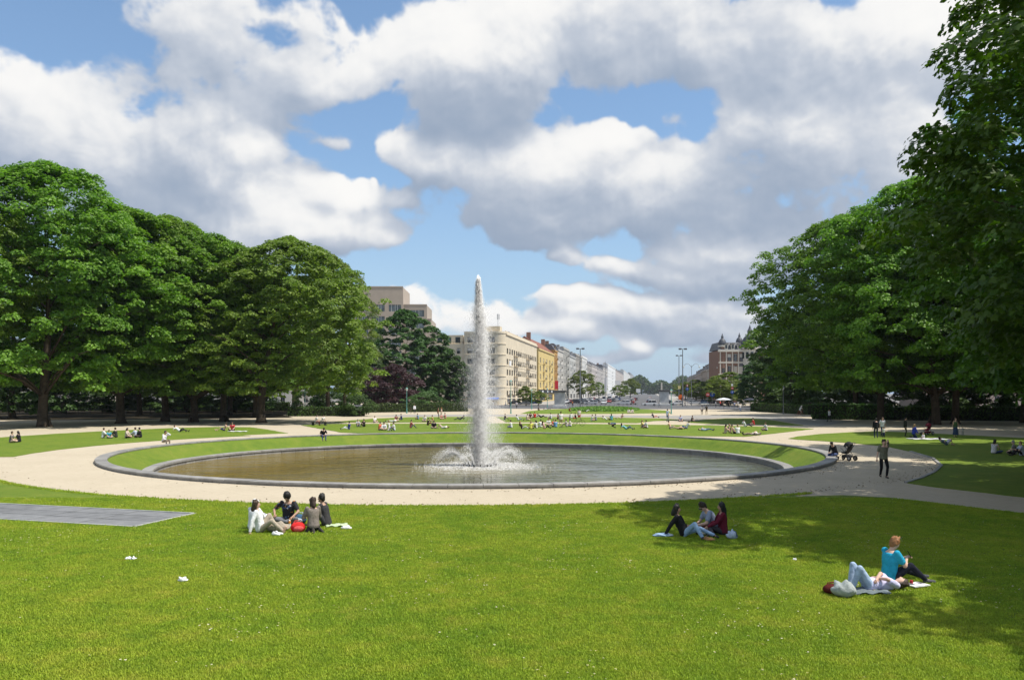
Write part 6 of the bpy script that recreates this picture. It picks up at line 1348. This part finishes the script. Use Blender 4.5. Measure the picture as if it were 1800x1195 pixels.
# ------------------------------------------------------------------ two-wheelers
def bicycle(loc, yaw, label, lying=False, col=(.05, .05, .055), name='bicycle'):
    r = empty(name, loc, math.radians(yaw)); tag(r, label, 'bicycle')
    T = Matrix.Rotation(math.radians(80), 4, 'X') if lying else Matrix.Identity(4); z0 = .0
    fm = mat('bike_paint', col, .4)
    def put(mb, nm, m_):
        o = mb.obj(nm, m_, r); o.matrix_local = Matrix.Translation((0, 0, .10 if lying else 0)) @ T; return o
    for x in (-.52, .52):
        w = MB(); pts = [(x+.33*math.cos(a), 0, .34+.33*math.sin(a)) for a in [2*math.pi*i/20 for i in range(21)]]; w.tube(pts, .018, 6, caps=False)
        for i in range(8): a = math.pi*i/4; w.tube([(x, 0, .34), (x+.32*math.cos(a), 0, .34+.32*math.sin(a))], .004, 4)
        put(w, 'wheel', TYRE)
    f = MB(); bb, hd_, st_ = (-.05, 0, .30), (.36, 0, .86), (-.20, 0, .84)
    for a, b in ((bb, hd_), (bb, st_), (st_, (.34, 0, .82)), (st_, (-.52, 0, .34)), (bb, (-.52, 0, .34)), (hd_, (.52, 0, .34))): f.tube([a, b], .018, 6)
    put(f, 'frame', fm); h = MB(); h.tube([hd_, (.34, 0, .98)], .014, 6); h.tube([(.30, -.28, 1.0), (.36, 0, .99), (.30, .28, 1.0)], .013, 6); put(h, 'handlebar', fm)
    s = MB(); s.tube([st_, (-.22, 0, .93)], .014, 6); s.ell((-.24, 0, .95), (.13, .07, .03), 8, 5); put(s, 'saddle', TYRE); return r
bicycle(on(1016, 748.5), 10, 'black bicycle standing at the right end of the big group'); bicycle(on(1317, 766), 25, 'bicycle lying on the grass beside the person in pale clothes', True, (.25, .26, .28)); bicycle(on(1218, 742), 0, 'bicycle lying near the end of the lawn strip', True)
bicycle(at(1406, 731), 0, 'red bicycle ridden along the hedge', col=(.4, .02, .02)); person(at(1406, 731), 0, 'bike', W_, (.6, .5, .45), 'person in white with white helmet riding the red bicycle', hair='white', style='cap', legs='short')
person(at(1216, 741.5), -30, 'cross', K_, NV, 'person in black sitting behind the lying bicycle on the lawn strip', hair='black', group=FARP)
mc = empty('motorcycle', at(1113, 711.5, .015), math.radians(side)); tag(mc, 'red motorcycle between the silver and the white car', 'motorcycle')
m_ = MB(); m_.ell((-.1, 0, .78), (.45, .16, .16), 10, 6); m_.ell((.35, 0, .80), (.4, .14, .10), 10, 6); m_.box((0, 0, .45), (.6, .24, .35)); m_.obj('body', paint(RDc), mc)
for x in (-.7, .68): w_ = MB(); w_.tube([(x, -.07, .31), (x, .07, .31)], .31, 16); w_.obj('wheel', TYRE, mc)
m_ = MB(); m_.tube([(-.7, 0, .31), (-.42, 0, 1.02)], .04, 6); m_.tube([(-.40, -.34, 1.05), (-.42, .34, 1.05)], .02, 6); m_.obj('fork', RIM, mc)
def rider(): return person(at(1114, 711.5, .015), 180+side, 'bike', (.5, .05, .04), K_, 'person in red jacket sitting on the red motorcycle', hair='white', style='cap', sleeve='long', over=dict(p=.92))
rider()
# ------------------------------------------------------------------ strollers
def stroller(loc, yaw, label, col):
    r = empty('stroller', loc, math.radians(yaw)); tag(r, label, 'stroller'); fab = mat('stroller_cloth', col, .8); mt = mat('stroller_frame', (.05, .05, .055), .4)
    f = MB()
    for s in (-1, 1): f.tube([(-.42, s*.26, .14), (.10, s*.24, .55), (.42, s*.24, 1.02)], .014, 6); f.tube([(.38, s*.28, .14), (-.02, s*.24, .58), (-.25, s*.2, .72)], .014, 6)
    f.tube([(.42, -.24, 1.02), (.48, 0, 1.05), (.42, .24, 1.02)], .017, 6); f.tube([(-.42, -.26, .14), (-.42, .26, .14)], .012, 6); f.obj('frame', mt, r)
    for (x, rr) in ((-.42, .12), (.38, .15)):
        for s in (-1, 1): w = MB(); w.tube([(x, s*.27-.025, rr), (x, s*.27+.025, rr)], rr, 14); wo = w.obj('wheel', TYRE, r); h = MB(); h.tube([(x, s*.27-.03, rr), (x, s*.27+.03, rr)], rr*.5, 8); h.obj('hub', RIM, wo)
    s = MB(); loft(s, [(Vector((-.22, 0, .46)), Vector((0, .20, 0)), Vector((.05, 0, .05))), (Vector((.02, 0, .44)), Vector((0, .22, 0)), Vector((.06, 0, .08))), (Vector((.20, 0, .62)), Vector((0, .21, 0)), Vector((.08, 0, .05))), (Vector((.30, 0, .92)), Vector((0, .20, 0)), Vector((.06, 0, .03)))]); s.obj('seat', fab, r, smooth=True)
    h = MB(); V = []; Fs = []
    for i in range(7):
        a = math.radians(10+22*i)
        for j in range(7): b = math.radians(-90+30*j); V.append((.16-.36*math.cos(a)*math.cos(b)*.9, .25*math.sin(b), .74+.36*math.sin(a)*(.35+.65*math.cos(b))))
    for i in range(6):
        for j in range(6): Fs.append((i*7+j, i*7+j+1, i*7+j+8, i*7+j+7))
    h.add(V, Fs); h.obj('hood', fab, r, smooth=True); b = MB(); b.bevbox((.05, 0, .25), (.5, .36, .16), .04); b.obj('basket', fab, r); return r
stroller(at(1488, 809), -60, 'black stroller parked beside the ring wall', (.018, .018, .02)); stroller(on(1630, 764), 20, 'dark red stroller in the shade behind the picnic blanket', (.16, .01, .02))
# ------------------------------------------------------------------ lamps, masts, signs
TEAL = mat('teal_lamp_paint', (.10, .30, .27), .5); GREYP = mat('grey_pole', (.22, .23, .24), .5, metal=.3); MILK = mat('milk_glass', (.7, .72, .68), .3)
def park_lamp(px, py, ytop, label, m=TEAL):
    p = at(px, py); h = zat(ytop, p.y); r = empty('park_lamp', p); tag(r, label, 'lamp post', 'park lamp posts'); q = MB(); q.lathe([(.17, 0), (.17, .12), (.12, .2), (.11, .8), (.07, .95), (.055, h*.7), (.045, h-.75), (.09, h-.7), (.05, h-.62)], 10); q.obj('post', m, r)
    l = MB(); l.lathe([(.10, h-.62), (.21, h-.25), (.21, h-.22)], 6); l.obj('lantern', MILK, r); c = MB(); c.lathe([(.25, h-.22), (.17, h-.10), (.05, h-.03), (.02, h+.08)], 8); c.obj('lantern_cap', m, r)
for a in [(715, 726.5, 681, 'teal lamp post in front of the hedge left of the jet'), (536, 729, 657, 'tall teal lamp post beside the pale tree trunk'), (898, 727, 668, 'teal lamp post right of the jet'), (934.5, 719, 684, 'teal lamp post left of the black shop front'), (962, 716, 682, 'teal lamp post in front of the black shop front')]: park_lamp(*a)
park_lamp(1180, 727.5, 684, 'large teal lamp post right of the right pedestal'); park_lamp(1377, 727.5, 679, 'grey lamp post in front of the dark hedge', GREYP); park_lamp(1573, 719, 660, 'thin grey lamp post among the right trunks', GREYP)
def mast(px, d, ytop, label, n=4):
    p = atd(px, d); h = zat(ytop, d); r = empty('floodlight_mast', p); tag(r, label, 'floodlight mast', 'floodlight masts'); q = MB(); q.tube([(0, 0, 0), (0, 0, h*.5), (0, 0, h)], [.19, .14, .10], 8); q.box((0, 0, h), (2.0, .12, .12)); q.obj('pole', GREYP, r)
    for s in (-1, 1): l = MB(); l.bevbox((s*.75, -.15, h+.02), (.75, .5, .42), .05); l.obj('floodlight', mat('lamp_housing', (.10, .10, .11), .5), r)
mast(1020, 228, 613, 'tall floodlight mast in front of the left row of houses'); mast(1200, 232, 613.5, 'tall floodlight mast right of the avenue'); mast(1193.5, 300, 625, 'lower dark floodlight mast left of the tall one')
def double_lamp(px, d, ytop, label):
    p = atd(px, d); h = zat(ytop, d); r = empty('street_lamp', p); tag(r, label, 'street lamp'); q = MB(); q.tube([(0, 0, 0), (0, 0, h)], [.12, .06], 8)
    for s in (-1, 1): q.tube([(s*2.3*(i/8), 0, h-.6+1.1*math.sin(math.pi*min(1, i/8*.9))) for i in range(9)], .05, 6)
    q.obj('post', GREYP, r)
    for s in (-1, 1): l = MB(); l.lathe([(.05, .05), (.32, -.12), (.28, -.35), (.05, -.48)], 10, 0, (s*2.3, 0, h-.3)); l.obj('lamp_head', MILK, r)
double_lamp(1215.5, 245, 642, 'curved double armed street lamp before the right houses')
for (px, d, yt, lb) in [(1163, 330, 672, 'slim white monument column at the end of the square')]:
    p = atd(px, d); r = empty('monument', p); tag(r, lb, 'monument'); h = zat(yt, d); q = MB(); q.box((0, 0, h/2), (.75, .75, h), 0, 0, .6); q.obj('shaft', STW, r)
def disc_sign(px, d, ytop, items, label):
    p = atd(px, d); h = zat(ytop, d); r = empty('road_sign', p); tag(r, label, 'road sign', 'road signs by the square'); q = MB(); q.tube([(0, .05, 0), (0, .05, h)], .045, 8); q.obj('post', GREYP, r)
    for (kind, z, rad) in items:
        z = h-z; n = {'tri': 3}.get(kind, 20); c = {'blue': (.02, .09, .38), 'red': (.50, .03, .03), 'white': (.7, .7, .7), 'tri': (.55, .04, .04), 'yellow': (.65, .55, .25)}[kind]; m_ = MB()
        if kind in ('white', 'yellow'): m_.box((0, -.02, z), (rad*1.6, .03, rad*2))
        else: m_.tube([(0, 0, z), (0, -.04, z)], rad, n)
        o = m_.obj('sign_plate', mat('sign_'+kind, c, .4), r)
        if kind == 'red': b = MB(); b.box((0, -.05, z), (rad*1.4, .02, rad*.35)); b.obj('bar', mat('sign_white', (.7, .7, .7), .6), r)
        if kind == 'blue':
            b = MB(); b.box((-.02, -.05, z), (rad*.22, .02, rad*1.0), 0); b.add([(-rad*.42, -.06, z+rad*.2), (rad*.40, -.06, z+rad*.2), (0, -.06, z+rad*.72)], [(0, 1, 2)]); b.obj('arrow', mat('sign_white', (.7, .7, .7), .6), r)
        if kind == 'tri': b = MB(); b.tube([(0, -.045, z), (0, -.05, z)], rad*.62, 3); b.obj('sign_field', mat('sign_white', (.7, .7, .7), .6), r)
disc_sign(1208, 225, 676, [('tri', .25, .42), ('blue', 1.15, .42)], 'warning triangle above a blue arrow sign left of the double lamp'); disc_sign(1287, 215, 674, [('white', .35, .30), ('red', 1.2, .34), ('blue', 2.2, .42)], 'white plate, no entry disc and blue arrow stacked on one post'); disc_sign(1244, 240, 691, [('red', .4, .55)], 'single red no entry disc behind the dark umbrella'); disc_sign(1194, 260, 678, [('yellow', .5, .5)], 'pale yellow sign plate by the masts'); disc_sign(1252, 245, 690, [('blue', .5, .75)], 'large blue sign beside the no entry disc')
og = empty('orange_sign', at(1197, 712.5)); tag(og, 'big orange advertising disc beside the right pedestal', 'sign'); m_ = MB(); m_.tube([(0, 0, 0), (0, 0, 2)], .05, 6); m_.obj('post', GREYP, og); m_ = MB(); m_.tube([(0, 0, 2.5), (0, -.12, 2.5)], .85, 16); m_.box((.35, -.06, 1.9), (.9, .12, .7)); m_.obj('disc', mat('orange_sign', (.75, .14, .02), .5), og)
bn_ = empty('banner_mast', atd(1064, 300)); tag(bn_, 'tall mast with a white vertical banner on the left pavement', 'banner'); m_ = MB(); m_.tube([(0, 0, 0), (0, 0, 15)], [.1, .06], 8); m_.obj('mast', GREYP, bn_); m_ = MB(); m_.box((.2, 0, 6.8), (1.0, .06, 5.2)); m_.obj('flag', mat('white_banner', (.75, .74, .73), .7), bn_)
for i, (px, d, yt, lb) in enumerate([(1086, 400, 668, 'white sign board among the far traffic'), (1122, 520, 683, 'white street board beside the far wood')]):
    r = empty('street_board', atd(px, d)); tag(r, lb, 'sign'); h = zat(yt, d); m_ = MB(); m_.box((0, 0, h-1.2), (2.6, .12, 2.2)); m_.obj('board', mat('white_banner', (.75, .74, .73), .7), r); m_ = MB(); m_.tube([(0, .1, 0), (0, .1, h-2)], .08, 6); m_.obj('post', GREYP, r)
# pedestals
PED = stonem('pedestal_stone', (.52, .52, .51), .4)
for (px, py, yt, wpx, lb) in [(984, 717, 686, 21, 'grey stone pedestal right of the black shop front'), (1167, 713.5, 685, 17.5, 'grey stone pedestal left of the large teal lamp')]:
    p = at(px, py); r = empty('pedestal', p, -AXR*.5); tag(r, lb, 'pedestal', 'empty stone pedestals at the square'); h = zat(yt, p.y); w = wpx*p.y/FOC
    for nm, c, d in (('base_block', .35, (w*1.12, w*1.12, .7)), ('shaft', .7+(h-1.2)/2, (w*.88, w*.88, h-1.2)), ('cap_stone', h-.25, (w*1.08, w*1.08, .5))): m_ = MB(); m_.bevbox((0, 0, c), d, .06); m_.obj(nm, PED if nm != 'cap_stone' else mat('dark_cap', (.10, .10, .10), .8), r)
# low rail in front of the traffic
rl = empty('street_rail', at(1000, 714)); tag(rl, 'low grey rail between the flower bed and the traffic', 'railing'); a, b = Vector((0, 0, 0)), at(1128, 714)-at(1000, 714)
for i in range(17): m_ = MB(); p = a.lerp(b, i/16); m_.box((p.x, p.y, .45), (.09, .09, .9)); m_.obj('post', GREYP, rl)
m_ = MB(); m_.tube([a+Vector((0, 0, .88)), b+Vector((0, 0, .88))], .04, 6); m_.tube([a+Vector((0, 0, .5)), b+Vector((0, 0, .5))], .03, 6); m_.obj('rail', GREYP, rl)
# umbrella over the couple, cafe parasols
def canopy(name, label, loc, h, r0, col, cat, drop=.35, group=None):
    r = empty(name, loc); tag(r, label, cat, group); q = MB(); q.tube([(0, 0, .9 if cat == 'umbrella' else 0), (0, 0, h)], .02 if cat == 'umbrella' else .04, 6); q.obj('pole', GREYP, r); V = [(0, 0, h)]; n = 8; Fs = []
    for k in range(n):
        a = 2*math.pi*k/n; V += [(r0*.55*math.cos(a), r0*.55*math.sin(a), h-drop*.35), (r0*math.cos(a), r0*math.sin(a), h-drop)]
    for k in range(n): j = (k+1) % n; Fs += [(0, 1+2*k, 1+2*j), (1+2*k, 2+2*k, 2+2*j, 1+2*j)]
    c = MB(); c.add(V, Fs); c.add([(x, y, z-.02) for (x, y, z) in V], [tuple(reversed(f)) for f in Fs]); c.obj('canopy', mat('canopy_cloth', col, .8), r); return r
canopy('umbrella', 'dark blue umbrella held over the couple crossing the square', at(1238, 729), 2.3, .95, (.02, .04, .06), 'umbrella', .30)
canopy('cafe_parasol', 'dark parasol right of the walking person in jeans', at(1318, 718), 2.6, 1.7, (.03, .035, .05), 'parasol', .5, 'cafe parasols'); canopy('cafe_parasol', 'white parasol left of the dark one by the hedge', at(1272, 719), 2.7, 1.9, (.60, .62, .66), 'parasol', .5, 'cafe parasols')
for i, (px, py, c) in enumerate([(1258, 716, W_), (1281, 717, K_), (1291, 718, (.4, .45, .6)), (1266, 715, RD), (1297, 716, W_), (889, 716, W_), (897, 717, K_), (908, 718, (.5, .5, .55)), (868, 717, NV), (1204, 715, K_), (1006, 715, (.6, .15, .03))]):
    person(at(px, py), 40*i, 'walk' if i % 2 else 'stand', c, [NV, K_, GY][i % 3], ['person in white under the white parasol', 'person in black at the cafe corner', 'person in pale blue at the cafe corner', 'person in red by the parasol pole', 'person in white before the dark parasol', 'person in white before the blue awning', 'person in black before the blue awning', 'person in grey crossing the road right of the jet', 'person in navy just right of the jet', 'person in black beside the orange disc', 'person in orange next to the left pedestal'][i], hair='black', group='people on the street beyond the lawns')
# bench under the trees for two
be = empty('park_bench', at(561, 748), math.radians(-15)); tag(be, 'dark wooden bench under the two people at the sand path', 'bench'); WD = mat('bench_wood', (.10, .07, .045), .8)
for i in range(4): m_ = MB(); m_.box((0, -.18+.12*i, .44), (1.9, .10, .04)); m_.obj('seat_slat', WD, be)
for s in (-.8, .8): m_ = MB(); m_.box((s, 0, .21), (.08, .46, .42)); m_.obj('leg', mat('black_iron', (.018, .019, .018), .6), be)
# ------------------------------------------------------------------ bags, cloths and litter
def crumple(name, label, loc, size, col, cat, seed=1, yaw=0, amp=.18, flat=False, group=None, col2=None):
    r = random.Random(seed); mb = MB(); mb.ell((0, 0, size[2]*.48), (size[0]/2, size[1]/2, size[2]/2), 18, 12)
    V = []
    for (x, y, z) in mb.v:
        k = 1+amp*(math.sin(x/size[0]*11+seed)*math.sin(y/size[1]*9+2*seed)+.6*math.sin(z/size[2]*7+x/size[0]*15)); V.append((x*k, y*k, max(.0, z*(k if not flat else 1))))
    mb.v = V
    if col2: mb.m = [1 if (V[f[0]][0] > size[0]*.12 and V[f[0]][2] > size[2]*.3) else 0 for f in mb.f]
    o = mb.obj(name, [cloth(col)]+([cloth(col2)] if col2 else []), None, loc, (0, 0, math.radians(yaw)), True); tag(o, label, cat, group); return o
def backpack(label, loc, size, col, trim, yaw, name='backpack', cat='bag'):
    r = empty(name, loc, math.radians(yaw)); tag(r, label, cat); b = MB(); b.ell((0, 0, size[2]*.46), (size[0]/2, size[1]/2, size[2]/2), 16, 10); b.v = [(x, y, max(0, z)) for (x, y, z) in b.v]; b.obj('bag_body', cloth(col), r, smooth=True)
    p = MB(); p.ell((0, -size[1]*.40, size[2]*.38), (size[0]*.33, size[1]*.18, size[2]*.28), 12, 8); p.obj('front_pocket', cloth(trim), r, smooth=True)
    s = MB(); s.tube([(-size[0]*.35, 0, size[2]*.7), (-size[0]*.2, .02, size[2]*1.05), (size[0]*.2, .02, size[2]*1.08), (size[0]*.35, 0, size[2]*.7)], .014, 6); s.obj('strap', cloth(trim), r); return r
def blanket(label, loc, w, d, col, yaw, name='towel', seed=1):
    r = random.Random(seed); n = 12; V = [(w*(i/n-.5)+r.uniform(-.01, .01), d*(j/n-.5), .050+.020*math.sin(i*1.3+j*.7+seed)+.010*math.sin(j*2.1)) for i in range(n+1) for j in range(n+1)]; k = n+1
    Fs = [(i*k+j, (i+1)*k+j, (i+1)*k+j+1, i*k+j+1) for i in range(n) for j in range(n)]; mb = MB(); mb.add(V, Fs); o = mb.obj(name, cloth(col), None, loc, (0, 0, math.radians(yaw)), True); sm = o.modifiers.new('thick', 'SOLIDIFY'); sm.thickness = .012; tag(o, label, 'towel' if name == 'towel' else 'blanket'); return o
def shoe_pair(label, loc, col, yaw):
    r = empty('pair_of_shoes', loc, math.radians(yaw)); tag(r, label, 'shoes')
    for s in (-1, 1): m_ = MB(); caps(m_, (-.08, s*.06, .045), (.11, s*.07, .035), .043, .036, 8); caps(m_, (-.07, s*.06, .08), (-.05, s*.06, .085), .035, .03, 8); m_.obj('shoe', cloth(col), r, smooth=True)
backpack('red backpack on the grass in front of the taupe sweater', on(524, 935), (.42, .26, .30), (.60, .03, .03), (.66, .10, .10), 20); backpack('dark blue backpack with white stripe in the middle of the picnic', on(526, 921), (.46, .30, .32), (.05, .11, .18), (.5, .54, .58), -10)
crumple('jacket', 'beige jacket heaped beside the person in the white sweatshirt', on(489, 934), (.62, .40, .26), (.36, .31, .24), 'jacket', 3, 10); shoe_pair('pair of white trainers in front of the beige jacket', on(487, 940.5), (.75, .75, .74), -20)
blanket('pale green cloth right of the charcoal jacket', on(592, 925), .62, .40, (.50, .60, .38), 15, seed=4); crumple('plastic_bag', 'white and grey plastic bag at the right end of the picnic', on(609, 930), (.30, .22, .10), (.68, .68, .66), 'plastic bag', 6)
bt = empty('drink_bottle', on(509, 925)); tag(bt, 'orange and white drink bottle in the middle of the picnic', 'bottle'); m_ = MB(); m_.lathe([(.035, 0), (.037, .02), (.037, .14), (.03, .17), (.014, .20)], 10); m_.obj('bottle_body', cloth((.72, .70, .66)), bt); m_ = MB(); m_.lathe([(.0375, .09), (.0375, .14), (.031, .17)], 10, 0); m_.lathe([(.016, .20), (.016, .23)], 8); m_.obj('cap', mat('orange_plastic', (.75, .28, .03), .5), bt)
shoe_pair('pair of dark sandals beside the drink bottle', on(498, 927), (.05, .05, .05), 70)
crumple('towel', 'blue and white towel left of the person reclining on one arm', on(1167, 943), (.56, .30, .10), (.30, .42, .58), 'towel', 9, 5, col2=(.66, .70, .74)); crumple('handbag', 'pale blue and white bag right of the maroon top', on(1287, 947), (.30, .24, .22), (.46, .53, .64), 'bag', 11, 0, col2=(.10, .12, .2)); shoe_pair('pair of tan shoes between the jeans and the maroon top', on(1246, 950), (.36, .20, .09), 10); crumple('paper_bag', 'white paper bag in the middle of the trio', on(1234, 941), (.20, .16, .14), (.70, .70, .64), 'bag', 12)
crumple('sweater', 'grey sweater heaped over a dark red bag on the front lawn', on(1484, 1049), (.46, .34, .30), (.34, .37, .36), 'sweater', 14, -8, .14); backpack('dark red bag under the grey sweater', on(1462, 1043), (.36, .28, .20), (.09, .018, .014), (.13, .03, .02), 15); blanket('small grey blanket between the grey sweater and the person in lilac', on(1522, 1041), .75, .5, (.16, .19, .20), 4, 'blanket', 3)
ph = MB(); ph.bevbox((0, 0, 0), (.072, .012, .14), .004); o = ph.obj('phone', mat('black_plastic', (.015, .013, .013), .25), None, on(1563, 1023)+V3(.43, .04, .57), (-.5, 0, 1.3)); tag(o, 'black phone held by the red haired person', 'phone')
ph = MB(); ph.bevbox((0, 0, 0), (.072, .012, .14), .004); o = ph.obj('phone', mat('black_plastic', (.015, .013, .013), .25), None, at(1553, 840)+V3(.07, -.22, 1.56), (.4, .2, .3)); tag(o, 'phone held up to the face of the walking person in the olive shirt', 'phone')
mg = empty('magazine', on(1612, 1031)+V3(0, 0, .035), .4); tag(mg, 'open white magazine beside the dark shoes', 'magazine')
for s in (-1, 1): m_ = MB(); m_.add([(0, -.14, .015), (s*.10, -.14, .03), (s*.21, -.14, .018), (s*.21, .14, .018), (s*.10, .14, .03), (0, .14, .015), (0, -.14, .0), (s*.21, -.14, .0), (s*.21, .14, .0), (0, .14, .0)], [(0, 1, 4, 5), (1, 2, 3, 4), (6, 9, 8, 7), (0, 6, 7, 2, 1), (2, 7, 8, 3), (5, 4, 3, 8, 9)]); m_.box((s*.12, .03, .028), (.10, .12, .004), 1); m_.obj('page', [mat('paper', (.78, .78, .76), .7), mat('print_grey', (.12, .12, .13), .7)], mg)
cn = MB(); cn.lathe([(.033, 0), (.033, .115), (.026, .125)], 10); o = cn.obj('drink_can', mat('can_red', (.5, .03, .04), .35, metal=.3), None, on(1602, 1030), (0, 0, 0)); tag(o, 'red drink can next to the white magazine', 'can')
crumple('litter', 'crumpled white paper lying alone on the front lawn', on(322, 1022), (.20, .15, .09), (.72, .72, .72), 'litter', 21, 0, .3)
for i, (px, lb) in enumerate([(225, 'left one of two white paper scraps on the front lawn'), (234, 'right one of two white paper scraps on the front lawn')]): crumple('litter', lb, on(px, 983.5), (.13, .10, .06), (.80, .80, .80), 'litter', 31+i, 40*i, .35)
crumple('litter', 'small white scrap in the shade of the near maple', on(1397, 984.5), (.09, .07, .05), (.75, .75, .75), 'litter', 41, 0, .3)
blanket('white towel under the one in red by the olive tree', on(418, 758.5), 1.8, .9, (.7, .7, .7), 0, seed=6); blanket('white picnic blanket under the child on the right lawn', on(1632, 772), 3.0, 1.6, (.6, .6, .6), 0, 'blanket', 5)
# ------------------------------------------------------------------ haze
hb = MB(); hb.box((0, 2000, 28.0), (2600, 4300, 60)); hz_m = bpy.data.materials.new('haze_air'); hz_m.use_nodes = True; nt = hz_m.node_tree; nt.nodes.clear()
pv = N(nt, 'ShaderNodeVolumePrincipled'); pv.inputs['Color'].default_value = (.80, .88, .97, 1); pv.inputs['Density'].default_value = HAZE; pv.inputs['Anisotropy'].default_value = .0
oo = N(nt, 'ShaderNodeOutputMaterial'); nt.links.new(pv.outputs[0], oo.inputs['Volume'])
o = hb.obj('haze', hz_m); tag(o, kind='stuff')
